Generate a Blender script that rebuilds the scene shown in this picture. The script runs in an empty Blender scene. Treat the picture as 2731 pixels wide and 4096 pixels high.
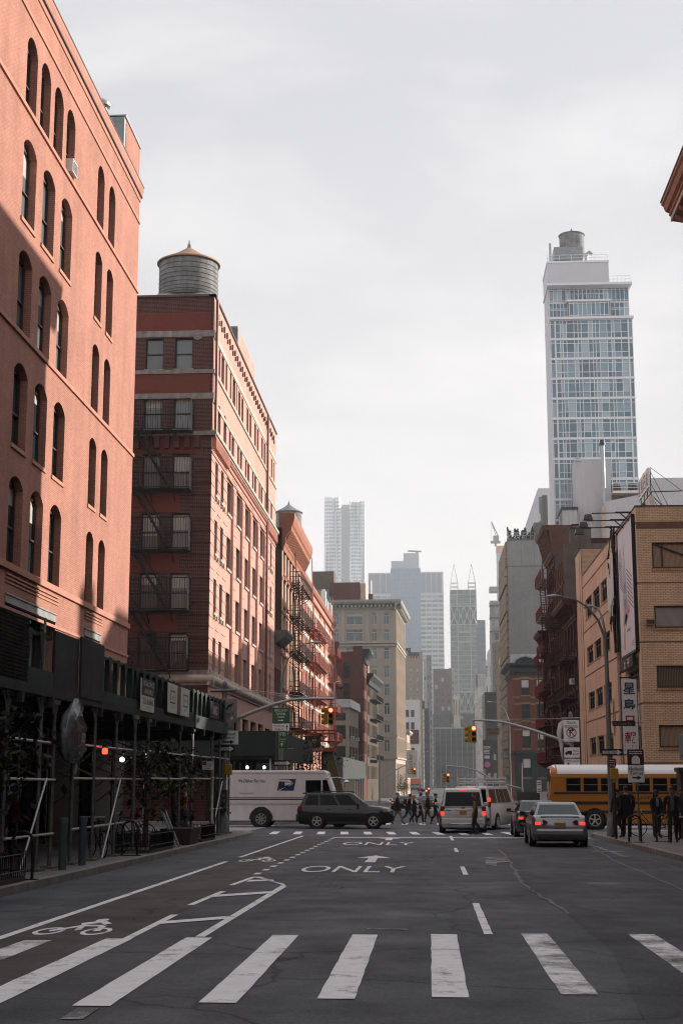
import bpy, math, random
from mathutils import Vector, Matrix
rnd = random.Random(7)
PI = math.pi
scene = bpy.context.scene
COL = scene.collection
SL = -0.01055
def gz(y): return SL * min(max(y, -40), 260)
def V(*a): return Vector(a)

# ---------------------------------------------------------------- materials
MATS = {}
def _new(name):
    m = bpy.data.materials.new(name); m.use_nodes = True
    nt = m.node_tree; b = nt.nodes['Principled BSDF']
    return m, nt, b
def rgb(c): return (c[0], c[1], c[2], 1)
def M(name, col, rough=.75, metal=0., var=.16, scale=1.2, spec=.4, emit=None, es=1., bump=0., streak=0., dirt=None, coat=0., alpha=None, trans=0.):
    if name in MATS: return MATS[name]
    m, nt, b = _new(name); N = nt.nodes; L = nt.links
    b.inputs['Roughness'].default_value = rough
    b.inputs['Metallic'].default_value = metal
    b.inputs['Specular IOR Level'].default_value = spec
    b.inputs['Base Color'].default_value = rgb(col)
    if coat: b.inputs['Coat Weight'].default_value = coat; b.inputs['Coat Roughness'].default_value = .06
    if trans: b.inputs['Transmission Weight'].default_value = trans
    if alpha is not None: b.inputs['Alpha'].default_value = alpha
    if var > 0:
        tc = N.new('ShaderNodeTexCoord')
        n1 = N.new('ShaderNodeTexNoise'); n1.inputs['Scale'].default_value = scale; n1.inputs['Detail'].default_value = 6; n1.inputs['Roughness'].default_value = .65
        L.new(tc.outputs['Object'], n1.inputs['Vector'])
        mr = N.new('ShaderNodeMapRange'); mr.inputs['From Min'].default_value = .25; mr.inputs['From Max'].default_value = .75
        mr.inputs['To Min'].default_value = 1 - var * 1.3; mr.inputs['To Max'].default_value = 1 + var
        L.new(n1.outputs['Fac'], mr.inputs['Value'])
        last = mr.outputs['Result']
        if streak:
            mp = N.new('ShaderNodeMapping'); mp.inputs['Scale'].default_value = (1.6, 1.6, .12)
            L.new(tc.outputs['Object'], mp.inputs['Vector'])
            n2 = N.new('ShaderNodeTexNoise'); n2.inputs['Scale'].default_value = 2.2; n2.inputs['Detail'].default_value = 5
            L.new(mp.outputs['Vector'], n2.inputs['Vector'])
            m2 = N.new('ShaderNodeMapRange'); m2.inputs['From Min'].default_value = .35; m2.inputs['From Max'].default_value = .7
            m2.inputs['To Min'].default_value = 1; m2.inputs['To Max'].default_value = 1 - streak
            L.new(n2.outputs['Fac'], m2.inputs['Value'])
            mu = N.new('ShaderNodeMath'); mu.operation = 'MULTIPLY'
            L.new(last, mu.inputs[0]); L.new(m2.outputs['Result'], mu.inputs[1]); last = mu.outputs[0]
        vm = N.new('ShaderNodeVectorMath'); vm.operation = 'SCALE'; vm.inputs[0].default_value = col[:3]
        L.new(last, vm.inputs['Scale']); L.new(vm.outputs['Vector'], b.inputs['Base Color'])
        if bump:
            bp = N.new('ShaderNodeBump'); bp.inputs['Strength'].default_value = bump; bp.inputs['Distance'].default_value = .02
            n3 = N.new('ShaderNodeTexNoise'); n3.inputs['Scale'].default_value = scale * 14; n3.inputs['Detail'].default_value = 4
            L.new(tc.outputs['Object'], n3.inputs['Vector']); L.new(n3.outputs['Fac'], bp.inputs['Height']); L.new(bp.outputs['Normal'], b.inputs['Normal'])
    if emit:
        b.inputs['Emission Color'].default_value = rgb(emit); b.inputs['Emission Strength'].default_value = es
    MATS[name] = m; return m

def BRICK(name, c1, c2, mortar, bw=.215, rh=.075, ms=.010, rough=.85, var=.2, vs=.25, streak=.15, bump=.35, offset=.5, pale=.45):
    if name in MATS: return MATS[name]
    m, nt, b = _new(name); N = nt.nodes; L = nt.links
    b.inputs['Roughness'].default_value = rough; b.inputs['Specular IOR Level'].default_value = .2
    uv = N.new('ShaderNodeUVMap'); tc = N.new('ShaderNodeTexCoord')
    br = N.new('ShaderNodeTexBrick'); br.offset = offset
    br.inputs['Color1'].default_value = rgb(c1); br.inputs['Color2'].default_value = rgb(c2); br.inputs['Mortar'].default_value = rgb(mortar)
    br.inputs['Scale'].default_value = 1; br.inputs['Mortar Size'].default_value = ms; br.inputs['Brick Width'].default_value = bw; br.inputs['Row Height'].default_value = rh
    br.inputs['Mortar Smooth'].default_value = .2
    L.new(uv.outputs['UV'], br.inputs['Vector'])
    n1 = N.new('ShaderNodeTexNoise'); n1.inputs['Scale'].default_value = vs; n1.inputs['Detail'].default_value = 9; n1.inputs['Roughness'].default_value = .7
    L.new(tc.outputs['Object'], n1.inputs['Vector'])
    mr = N.new('ShaderNodeMapRange'); mr.inputs['From Min'].default_value = .3; mr.inputs['From Max'].default_value = .7
    mr.inputs['To Min'].default_value = 1 - var; mr.inputs['To Max'].default_value = 1 + var
    L.new(n1.outputs['Fac'], mr.inputs['Value'])
    mp = N.new('ShaderNodeMapping'); mp.inputs['Scale'].default_value = (1.1, 1.1, .09); L.new(tc.outputs['Object'], mp.inputs['Vector'])
    n2 = N.new('ShaderNodeTexNoise'); n2.inputs['Scale'].default_value = 1.3; n2.inputs['Detail'].default_value = 6; L.new(mp.outputs['Vector'], n2.inputs['Vector'])
    m2 = N.new('ShaderNodeMapRange'); m2.inputs['From Min'].default_value = .4; m2.inputs['From Max'].default_value = .75
    m2.inputs['To Min'].default_value = 1; m2.inputs['To Max'].default_value = 1 - streak; L.new(n2.outputs['Fac'], m2.inputs['Value'])
    mu = N.new('ShaderNodeMath'); mu.operation = 'MULTIPLY'; L.new(mr.outputs['Result'], mu.inputs[0]); L.new(m2.outputs['Result'], mu.inputs[1])
    vm = N.new('ShaderNodeVectorMath'); vm.operation = 'SCALE'; L.new(br.outputs['Color'], vm.inputs[0]); L.new(mu.outputs[0], vm.inputs['Scale'])
    n4 = N.new('ShaderNodeTexNoise'); n4.inputs['Scale'].default_value = 2.6; n4.inputs['Detail'].default_value = 8; n4.inputs['Roughness'].default_value = .8; L.new(tc.outputs['Object'], n4.inputs['Vector'])
    m4 = N.new('ShaderNodeMapRange'); m4.inputs['From Min'].default_value = .60; m4.inputs['From Max'].default_value = .72; m4.inputs['To Max'].default_value = pale; L.new(n4.outputs['Fac'], m4.inputs['Value'])
    mxp = N.new('ShaderNodeMix'); mxp.data_type = 'RGBA'; L.new(m4.outputs['Result'], mxp.inputs[0]); L.new(vm.outputs['Vector'], mxp.inputs[6]); mxp.inputs[7].default_value = rgb([min(.8, q * 1.25 + .05) for q in c1])
    L.new(mxp.outputs[2], b.inputs['Base Color'])
    if bump:
        bp = N.new('ShaderNodeBump'); bp.inputs['Strength'].default_value = bump; bp.inputs['Distance'].default_value = .01; bp.invert = True
        L.new(br.outputs['Fac'], bp.inputs['Height']); L.new(bp.outputs['Normal'], b.inputs['Normal'])
    MATS[name] = m; return m

def GLASS(name, col=(.02, .028, .034), rough=.06, spec=.8, var=.0, wav=.05):
    """window glass seen from the street: dark, mirror-like, every pane slightly warped"""
    if name in MATS: return MATS[name]
    m, nt, b = _new(name); N = nt.nodes; L = nt.links
    b.inputs['Base Color'].default_value = rgb(col); b.inputs['Roughness'].default_value = rough; b.inputs['Specular IOR Level'].default_value = spec
    tc = N.new('ShaderNodeTexCoord'); oi = N.new('ShaderNodeObjectInfo')
    ad = N.new('ShaderNodeVectorMath'); ad.operation = 'ADD'; L.new(tc.outputs['Object'], ad.inputs[0])
    sc = N.new('ShaderNodeVectorMath'); sc.operation = 'SCALE'; sc.inputs[0].default_value = (7, 5, 3); L.new(oi.outputs['Random'], sc.inputs['Scale']); L.new(sc.outputs['Vector'], ad.inputs[1])
    n = N.new('ShaderNodeTexNoise'); n.inputs['Scale'].default_value = .9; n.inputs['Detail'].default_value = 2; L.new(ad.outputs['Vector'], n.inputs['Vector'])
    bp = N.new('ShaderNodeBump'); bp.inputs['Strength'].default_value = wav; bp.inputs['Distance'].default_value = .2; L.new(n.outputs['Fac'], bp.inputs['Height']); L.new(bp.outputs['Normal'], b.inputs['Normal'])
    if var:
        mr = N.new('ShaderNodeMapRange'); mr.inputs['To Min'].default_value = 1 - var; mr.inputs['To Max'].default_value = 1 + var; L.new(oi.outputs['Random'], mr.inputs['Value'])
        vm = N.new('ShaderNodeVectorMath'); vm.operation = 'SCALE'; vm.inputs[0].default_value = col; L.new(mr.outputs['Result'], vm.inputs['Scale']); L.new(vm.outputs['Vector'], b.inputs['Base Color'])
    MATS[name] = m; return m

# ---------------------------------------------------------------- mesh builder
OFF = {}
class MB:
    def __init__(s): s.v = []; s.f = []; s.m = []
    def each(s, name, mats, parent, **kw):
        """one object per separate piece"""
        par = list(range(len(s.v)))
        def fd(i):
            while par[i] != i: par[i] = par[par[i]]; i = par[i]
            return i
        for f in s.f:
            for q in f[1:]: par[fd(q)] = fd(f[0])
        gr = {}
        for i, f in enumerate(s.f): gr.setdefault(fd(f[0]), []).append(i)
        for fs in gr.values():
            n = MB(); mp = {}
            for i in fs:
                for q in s.f[i]:
                    if q not in mp: mp[q] = len(n.v); n.v.append(s.v[q])
                n.f.append([mp[q] for q in s.f[i]]); n.m.append(s.m[i])
            n.build(name, mats, parent, **kw)
    def face(s, pts, m=0):
        n = len(s.v); s.v += [Vector(p) for p in pts]; s.f.append(list(range(n, n + len(pts)))); s.m.append(m); return s
    def mesh(s, vs, fs, m=0):
        n = len(s.v); s.v += [Vector(p) for p in vs]
        for f in fs: s.f.append([i + n for i in f]); s.m.append(m)
        return s
    def hexa(s, p, m=0, skip=()):
        F = [(0, 3, 2, 1), (4, 5, 6, 7), (0, 1, 5, 4), (1, 2, 6, 5), (2, 3, 7, 6), (3, 0, 4, 7)]
        return s.mesh(p, [f for i, f in enumerate(F) if i not in skip], m)
    def box(s, x0, x1, y0, y1, z0, z1, m=0, skip=()):
        if x1 < x0: x0, x1 = x1, x0
        if y1 < y0: y0, y1 = y1, y0
        return s.hexa([(x0, y0, z0), (x1, y0, z0), (x1, y1, z0), (x0, y1, z0), (x0, y0, z1), (x1, y0, z1), (x1, y1, z1), (x0, y1, z1)], m, skip)
    def cbox(s, c, d, m=0, rz=0, rx=0, ry=0):
        R = Matrix.Rotation(rz, 3, 'Z') @ Matrix.Rotation(ry, 3, 'Y') @ Matrix.Rotation(rx, 3, 'X')
        c = Vector(c); h = [q / 2 for q in d]
        P = [(-1, -1, -1), (1, -1, -1), (1, 1, -1), (-1, 1, -1), (-1, -1, 1), (1, -1, 1), (1, 1, 1), (-1, 1, 1)]
        return s.hexa([c + R @ Vector((a * h[0], b * h[1], e * h[2])) for a, b, e in P], m)
    def tube(s, pts, r, n=6, m=0, cap=True):
        pts = [Vector(p) for p in pts]; rs = r if isinstance(r, (list, tuple)) else [r] * len(pts)
        rings = []; up = None
        for i, p in enumerate(pts):
            t = (pts[min(i + 1, len(pts) - 1)] - pts[max(i - 1, 0)])
            t = t.normalized() if t.length > 1e-9 else Vector((0, 0, 1))
            if up is None: up = Vector((0, 0, 1)) if abs(t.z) < .9 else Vector((1, 0, 0))
            a = t.cross(up)
            if a.length < 1e-4: a = t.cross(Vector((0, 1, .3)))
            a.normalize(); b = a.cross(t).normalized(); up = b
            rings.append([p + (a * math.cos(2 * PI * k / n) + b * math.sin(2 * PI * k / n)) * rs[i] for k in range(n)])
        base = len(s.v)
        for q in rings: s.v += q
        for i in range(len(rings) - 1):
            for k in range(n):
                k2 = (k + 1) % n
                s.f.append([base + i * n + k, base + i * n + k2, base + (i + 1) * n + k2, base + (i + 1) * n + k]); s.m.append(m)
        if cap:
            s.f.append([base + k for k in range(n)][::-1]); s.m.append(m)
            s.f.append([base + (len(rings) - 1) * n + k for k in range(n)]); s.m.append(m)
        return s
    def bar(s, p, q, w, m=0): return s.tube([p, q], w * .7071, 4, m)
    def lathe(s, prof, c, n=16, m=0, axis='Z', cap=True, a0=0, a1=2 * PI):
        c = Vector(c); base = len(s.v); full = abs(a1 - a0 - 2 * PI) < 1e-6; k = n if full else n + 1
        for r, z in prof:
            for i in range(k):
                a = a0 + (a1 - a0) * i / n
                q = {'Z': (r * math.cos(a), r * math.sin(a), z), 'Y': (r * math.cos(a), z, r * math.sin(a)), 'X': (z, r * math.cos(a), r * math.sin(a))}[axis]
                s.v.append(c + Vector(q))
        for j in range(len(prof) - 1):
            for i in range(n if full else n):
                i2 = (i + 1) % k
                s.f.append([base + j * k + i, base + j * k + i2, base + (j + 1) * k + i2, base + (j + 1) * k + i]); s.m.append(m)
        if cap and full:
            s.f.append([base + i for i in range(k)][::-1]); s.m.append(m)
            s.f.append([base + (len(prof) - 1) * k + i for i in range(k)]); s.m.append(m)
        return s
    def ext(s, pts, vec, m=0, m2=None):
        """extrude a planar polygon by vec"""
        pts = [Vector(p) for p in pts]; vec = Vector(vec); n = len(pts)
        s.mesh(pts + [p + vec for p in pts], [list(range(n))[::-1], list(range(n, 2 * n))] , m)
        b = len(s.v) - 2 * n
        for i in range(n):
            j = (i + 1) % n; s.f.append([b + i, b + j, b + n + j, b + n + i]); s.m.append(m if m2 is None else m2)
        return s
    def slab(s, poly, h0, h1, m=0, m2=None):
        """ground slab following the slope of the street"""
        n = len(poly); lo = [Vector((x, y, gz(y) + h0)) for x, y in poly]; hi = [Vector((x, y, gz(y) + h1)) for x, y in poly]
        s.face(hi, m)
        for i in range(n):
            j = (i + 1) % n; s.face([lo[i], lo[j], hi[j], hi[i]], m if m2 is None else m2)
        return s
    def flat(s, poly, h, m=0): return s.face([(x, y, gz(y) + h) for x, y in poly], m)
    def build(s, name, mats, parent=None, smooth=False, bevel=0, world=False, loc=None, rot=None, fix=True, sub=0):
        me = bpy.data.meshes.new(name)
        off = OFF.get(parent.name, Vector((0, 0, 0))) if (parent is not None and world) else Vector((0, 0, 0))
        me.from_pydata([v - off for v in s.v], [], s.f)
        if not isinstance(mats, (list, tuple)): mats = [mats]
        for q in mats: me.materials.append(q)
        me.polygons.foreach_set('material_index', s.m)
        uvl = me.uv_layers.new(name='UVMap')
        for p in me.polygons:
            nx, ny, nz = abs(p.normal.x), abs(p.normal.y), abs(p.normal.z)
            for li in p.loop_indices:
                c = s.v[me.loops[li].vertex_index]
                uvl.data[li].uv = (c.y, c.z) if nx >= ny and nx >= nz else ((c.x, c.z) if ny >= nz else (c.x, c.y))
        if fix:
            import bmesh
            b = bmesh.new(); b.from_mesh(me)
            bmesh.ops.remove_doubles(b, verts=b.verts, dist=1e-5)
            if fix != 'nonormals': bmesh.ops.recalc_face_normals(b, faces=b.faces)
            b.to_mesh(me); b.free()
        if smooth:
            me.polygons.foreach_set('use_smooth', [True] * len(me.polygons))
            if smooth != 'all': me.set_sharp_from_angle(angle=math.radians(smooth if smooth is not True else 38))
        o = bpy.data.objects.new(name, me); COL.objects.link(o)
        if parent is not None: o.parent = parent; OFF[o.name] = OFF.get(parent.name, Vector((0, 0, 0)))
        if loc is not None: o.location = loc
        if rot is not None: o.rotation_euler = rot
        if bevel and bevel > 0:
            md = o.modifiers.new('bevel', 'BEVEL'); md.width = bevel; md.segments = 2; md.limit_method = 'ANGLE'; md.angle_limit = .6
        if sub:
            md = o.modifiers.new('subd', 'SUBSURF'); md.levels = sub; md.render_levels = sub
        return o

def tag(o, label=None, cat=None, group=None, kind=None):
    if label: o['label'] = label
    if cat: o['category'] = cat
    if group: o['group'] = group
    if kind: o['kind'] = kind
    return o
def thing(name, label, cat, loc=(0, 0, 0), rz=0, group=None):
    o = bpy.data.objects.new(name, None); COL.objects.link(o); o.empty_display_size = .2
    o.location = loc; o.rotation_euler = (0, 0, rz); OFF[o.name] = Vector(loc)
    return tag(o, label, cat, group)
def dup(o, parent=None):
    c = o.copy(); COL.objects.link(c)
    if parent is not None: c.parent = parent
    for ch in list(o.children): dup(ch, c)
    return c
def struct(o): o['kind'] = 'structure'; return o

_fonts = {}
def text(s, name, mat, parent, loc, th=0, h=.2, w=None, d=.004, tilt=PI / 2, align='CENTER', shear=0., bold=.0, world=False, rx=None, spacing=1.):
    """lettering as mesh: stands on the plane whose outward normal is (sin th, -cos th)"""
    c = bpy.data.curves.new(name, 'FONT'); c.body = s; c.size = 1; c.align_x = align; c.align_y = 'CENTER'; c.extrude = 0; c.shear = shear; c.offset = bold; c.space_character = spacing; c.resolution_u = 3
    t = bpy.data.objects.new(name, c); COL.objects.link(t)
    dg = bpy.context.evaluated_depsgraph_get(); me = bpy.data.meshes.new_from_object(t.evaluated_get(dg)); bpy.data.objects.remove(t)
    xs = [v.co.x for v in me.vertices] or [0, 1]; ys = [v.co.y for v in me.vertices] or [0, 1]
    k = h / max(max(ys) - min(ys), 1e-3); kx = k if w is None else w / max(max(xs) - min(xs), 1e-3)
    cy = (max(ys) + min(ys)) / 2; cx = (max(xs) + min(xs)) / 2 if align == 'CENTER' else min(xs)
    R = Matrix.Rotation(th, 4, 'Z') @ Matrix.Rotation(tilt, 4, 'X')
    for v in me.vertices: v.co = R @ Vector(((v.co.x - cx) * kx, (v.co.y - cy) * k, d))
    me.materials.clear(); me.materials.append(mat)
    o = bpy.data.objects.new(name, me); COL.objects.link(o)
    loc = Vector(loc)
    if parent is not None:
        o.parent = parent; OFF[o.name] = OFF.get(parent.name, Vector((0, 0, 0)))
        if world: loc = loc - OFF[parent.name]
    o.location = loc
    return o

# ---------------------------------------------------------------- walls with openings
class Face:
    """a vertical wall plane: U=(cos th, sin th), outward normal N=(sin th,-cos th); d>0 goes into the wall"""
    def __init__(s, ox, oy, th): s.o = Vector((ox, oy, 0)); s.th = th; s.U = Vector((math.cos(th), math.sin(th), 0)); s.N = Vector((math.sin(th), -math.cos(th), 0))
    def P(s, u, z, d=0): return s.o + s.U * u - s.N * d + Vector((0, 0, z))
def FW(x): return Face(x, 0, PI / 2)      # facing +X, u = y
def FE(x): return Face(x, 0, -PI / 2)     # facing -X, u = -y
def FS(y): return Face(0, y, 0)           # facing -Y, u = x
def arch_pts(u0, u1, v1, rise, n=8):
    w = (u1 - u0) / 2; c = (u0 + u1) / 2
    if rise >= w * .98: return [(c - w * math.cos(PI * i / n), v1 + rise * math.sin(PI * i / n)) for i in range(n + 1)]
    R = (w * w + rise * rise) / (2 * rise); a = math.asin(w / R)
    return [(c + R * math.sin(-a + 2 * a * i / n), v1 + rise - R + R * math.cos(-a + 2 * a * i / n)) for i in range(n + 1)]
def wall(mb, F, u0, u1, v0, v1, ops=(), depth=.25, m=0, mr=None):
    """wall sheet with openings (a,b,c,d,rise) and their reveals"""
    mr = m if mr is None else mr
    ops = [tuple(o) + (0,) * (5 - len(o)) for o in ops]
    us = sorted({round(x, 4) for x in [u0, u1] + [q for o in ops for q in o[:2]] if u0 - 1e-6 <= x <= u1 + 1e-6})
    vs = sorted({round(x, 4) for x in [v0, v1] + [q for o in ops for q in (o[2], o[3] + o[4])] if v0 - 1e-6 <= x <= v1 + 1e-6})
    for j in range(len(vs) - 1):
        vm = (vs[j] + vs[j + 1]) / 2; run = None
        row = [o for o in ops if o[2] < vm < o[3] + o[4]]
        for i in range(len(us) - 1):
            um = (us[i] + us[i + 1]) / 2
            blocked = any(o[0] < um < o[1] for o in row)
            if not blocked and run is None: run = us[i]
            if run is not None and (blocked or i == len(us) - 2):
                e = us[i] if blocked else us[i + 1]
                mb.face([F.P(run, vs[j]), F.P(e, vs[j]), F.P(e, vs[j + 1]), F.P(run, vs[j + 1])], m); run = None
    for a, b, c, d, r in ops:
        top = arch_pts(a, b, d, r) if r else [(a, d), (b, d)]
        if r:
            for i in range(len(top) - 1):
                (ua, va), (ub, vb) = top[i], top[i + 1]
                mb.face([F.P(ua, va), F.P(ub, vb), F.P(ub, d + r), F.P(ua, d + r)], m)
        loop = [(a, c), (b, c)] + top[::-1]
        for i in range(len(loop)):
            p, q = loop[i], loop[(i + 1) % len(loop)]
            mb.face([F.P(*p), F.P(*q), F.P(*q, depth), F.P(*p, depth)], mr)
WC = {}
def win_mesh(w, h, kind, rise, blind):
    """frame mesh + pane mesh in window space (x right, z up, y into the wall)"""
    key = (round(w, 2), round(h, 2), kind, round(rise, 2), blind)
    if key in WC: return WC[key]
    fr = MB(); t = min(.075, w * .09); H = h + rise
    fr.box(0, t, -.05, .04, 0, H); fr.box(w - t, w, -.05, .04, 0, H); fr.box(t, w - t, -.05, .04, 0, t); fr.box(t, w - t, -.05, .04, H - t - rise * .5, H)
    if kind in ('sash', 'sash4'):
        fr.box(t, w - t, -.06, .03, h * .48, h * .48 + t * .8)
        if kind == 'sash4': fr.box(w / 2 - t * .3, w / 2 + t * .3, -.04, .03, t, h - t)
    elif kind == 'tee':
        fr.box(t, w - t, -.06, .03, h * .73, h * .73 + t); fr.box(w / 2 - t * .5, w / 2 + t * .5, -.05, .03, t, h * .73)
    elif kind == 'two': fr.box(w / 2 - t * .5, w / 2 + t * .5, -.05, .03, t, h - t)
    elif kind == 'three':
        for q in (1, 2): fr.box(w * q / 3 - t * .5, w * q / 3 + t * .5, -.05, .03, t, h - t)
        fr.box(t, w - t, -.045, .025, h * .72, h * .72 + t)
    pn = MB()
    def rect(x0, x1, z0, z1, y, m):
        pn.face([(x0, y, z0), (x1, y, z0), (x1, y, z1), (x0, y, z1)], m)
    if blind <= 0: rect(0, w, 0, H, .02, 0)
    elif blind >= 1: rect(0, w, 0, H, .02, 1)
    else: rect(0, w, 0, H * (1 - blind), .02, 0); rect(0, w, H * (1 - blind), H, .02, 1)
    WC[key] = (fr, pn, {}); return WC[key]
def window(parent, F, o, depth=.25, kind='sash', frame=None, glass=None, shade=None, blind=0, sill=None, sd=.07, sh=.12, split=True):
    """one window: frame object > pane (> sill); meshes are shared between equal windows"""
    a, b, c, d = o[:4]; rise = o[4] if len(o) > 4 else 0
    fr, pn, cache = win_mesh(b - a, d - c, kind, rise, blind)
    k = (frame.name, glass.name, shade.name if shade else '')
    if k not in cache:
        f0 = fr.build('window', frame); p0 = pn.build('pane', [glass, shade or glass])
        cache[k] = (f0.data, p0.data); bpy.data.objects.remove(f0); bpy.data.objects.remove(p0)
    f = bpy.data.objects.new('window', cache[k][0]); COL.objects.link(f); f.parent = parent
    f.location = F.P(a, c, depth) - OFF[parent.name]; f.rotation_euler = (0, 0, F.th); OFF[f.name] = OFF[parent.name]
    p = bpy.data.objects.new('pane', cache[k][1]); COL.objects.link(p); p.parent = f
    if sill:
        w = b - a
        s = MB().box(-.06, w + .06, -depth - sd, -.05, -sh, 0).build('sill', sill, f)
    return f
def band(mb, F, u0, u1, z0, z1, out, m=0, inn=.02):
    """moulding proud of a wall"""
    p = [F.P(u0, z0, inn), F.P(u1, z0, inn), F.P(u1, z0, -out), F.P(u0, z0, -out)]
    mb.hexa([*p, *[q + Vector((0, 0, z1 - z0)) for q in p]], m); return mb
def cornice(mb, F, u0, u1, prof, m=0):
    """extrude a profile [(out,z)...] along the wall"""
    n = len(prof)
    A = [F.P(u0, z, -o) for o, z in prof]; B = [F.P(u1, z, -o) for o, z in prof]
    mb.mesh(A + B, [list(range(n)), list(range(n, 2 * n))[::-1]] + [[i, (i + 1) % n, n + (i + 1) % n, n + i] for i in range(n)], m); return mb
# ================================================================ camera, sky, sun, air
cam_d = bpy.data.cameras.new('camera'); cam = bpy.data.objects.new('camera', cam_d); COL.objects.link(cam)
cam_d.sensor_fit = 'VERTICAL'; cam_d.sensor_height = 36; cam_d.lens = 50; cam_d.clip_start = .1; cam_d.clip_end = 6000
cam.location = (0, 0, 1.74); cam.rotation_euler = (math.radians(90 + 10.574), 0, math.radians(3.466))
scene.camera = cam
SUN_AZ, SUN_EL = 27.0, 16.3
sd = Vector((math.cos(math.radians(SUN_EL)) * math.cos(math.radians(SUN_AZ)), math.cos(math.radians(SUN_EL)) * math.sin(math.radians(SUN_AZ)), math.sin(math.radians(SUN_EL))))
sl = bpy.data.lights.new('sun', 'SUN'); sl.energy = 5.0; sl.angle = math.radians(.6); sl.color = (1, .91, .81)
so = bpy.data.objects.new('sun', sl); COL.objects.link(so); so.rotation_euler = sd.to_track_quat('Z', 'Y').to_euler(); so.location = (60, 40, 60)
w = bpy.data.worlds.new('World'); scene.world = w; w.use_nodes = True
N = w.node_tree.nodes; L = w.node_tree.links
bg = N['Background']; bg.inputs['Strength'].default_value = .1
sky = N.new('ShaderNodeTexSky'); sky.sky_type = 'NISHITA'; sky.sun_disc = False; sky.sun_elevation = math.radians(SUN_EL); sky.sun_rotation = math.radians(90 - SUN_AZ); sky.air_density = 1.2; sky.dust_density = 3
tc = N.new('ShaderNodeTexCoord'); sx = N.new('ShaderNodeSeparateXYZ'); L.new(tc.outputs['Generated'], sx.inputs[0])
zc = N.new('ShaderNodeMath'); zc.operation = 'MAXIMUM'; zc.inputs[1].default_value = 0; L.new(sx.outputs['Z'], zc.inputs[0])
za = N.new('ShaderNodeMath'); za.operation = 'ADD'; za.inputs[1].default_value = .22; L.new(zc.outputs[0], za.inputs[0])
cp = N.new('ShaderNodeVectorMath'); cp.operation = 'DIVIDE'; L.new(tc.outputs['Generated'], cp.inputs[0])
cmb = N.new('ShaderNodeCombineXYZ'); cmb.inputs[2].default_value = 1; L.new(za.outputs[0], cmb.inputs[0]); L.new(za.outputs[0], cmb.inputs[1]); L.new(cmb.outputs[0], cp.inputs[1])
mp = N.new('ShaderNodeMapping'); mp.inputs['Location'].default_value = (.4, .2, 0); mp.inputs['Scale'].default_value = (1.2, 1.9, .0); L.new(cp.outputs[0], mp.inputs['Vector'])
nz = N.new('ShaderNodeTexNoise'); nz.inputs['Scale'].default_value = 1.5; nz.inputs['Detail'].default_value = 9; nz.inputs['Roughness'].default_value = .56; nz.inputs['Distortion'].default_value = .35
L.new(mp.outputs[0], nz.inputs['Vector'])
cr = N.new('ShaderNodeValToRGB'); cr.color_ramp.elements[0].position = .44; cr.color_ramp.elements[0].color = (0, 0, 0, 1); cr.color_ramp.elements[1].position = .68; cr.color_ramp.elements[1].color = (1, 1, 1, 1); L.new(nz.outputs['Fac'], cr.inputs[0])
gr = N.new('ShaderNodeValToRGB'); e = gr.color_ramp.elements; e[0].position = 0; e[0].color = (.800, .775, .765, 1); e[1].position = .45; e[1].color = (.590, .586, .618, 1)
x = e.new(.17); x.color = (.760, .735, .735, 1)
L.new(zc.outputs[0], gr.inputs[0])
hz = N.new('ShaderNodeVectorMath'); hz.operation = 'SCALE'; hz.inputs['Scale'].default_value = 8.9; L.new(gr.outputs[0], hz.inputs[0])
mx = N.new('ShaderNodeMix'); mx.data_type = 'RGBA'; mx.inputs[0].default_value = .10; L.new(hz.outputs[0], mx.inputs[6]); L.new(sky.outputs[0], mx.inputs[7])
mc = N.new('ShaderNodeMix'); mc.data_type = 'RGBA'; mc.inputs[7].default_value = (7.1, 6.9, 6.88, 1); L.new(mx.outputs[2], mc.inputs[6])
cf = N.new('ShaderNodeMath'); cf.operation = 'MULTIPLY'; cf.inputs[1].default_value = .85; L.new(cr.outputs[0], cf.inputs[0]); L.new(cf.outputs[0], mc.inputs[0])
L.new(mc.outputs[2], bg.inputs['Color'])
vs_ = scene.view_settings; vs_.view_transform = 'Standard'; vs_.look = 'None'; vs_.gamma = 1; vs_.exposure = .42; vs_.use_curve_mapping = False
scene.cycles.max_bounces = 6; scene.cycles.diffuse_bounces = 1; scene.cycles.glossy_bounces = 3; scene.cycles.transparent_max_bounces = 6; scene.cycles.volume_bounces = 0; scene.cycles.caustics_reflective = False; scene.cycles.caustics_refractive = False
scene.cycles.use_adaptive_sampling = True; scene.cycles.adaptive_threshold = .006
scene.cycles.use_denoising = True; scene.cycles.pixel_filter_type = 'BLACKMAN_HARRIS'; scene.cycles.filter_width = 1.1
hm = bpy.data.materials.new('haze_air'); hm.use_nodes = True; hn = hm.node_tree; hn.nodes.remove(hn.nodes['Principled BSDF'])
pv = hn.nodes.new('ShaderNodeVolumePrincipled'); pv.inputs['Color'].default_value = (.88, .93, .98, 1); pv.inputs['Density'].default_value = .00030; pv.inputs['Anisotropy'].default_value = .2
hn.links.new(pv.outputs[0], hn.nodes['Material Output'].inputs['Volume'])
ho = MB().box(-160, 130, -70, 2000, -5, 352).build('haze', hm); tag(ho, kind='stuff')

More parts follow.
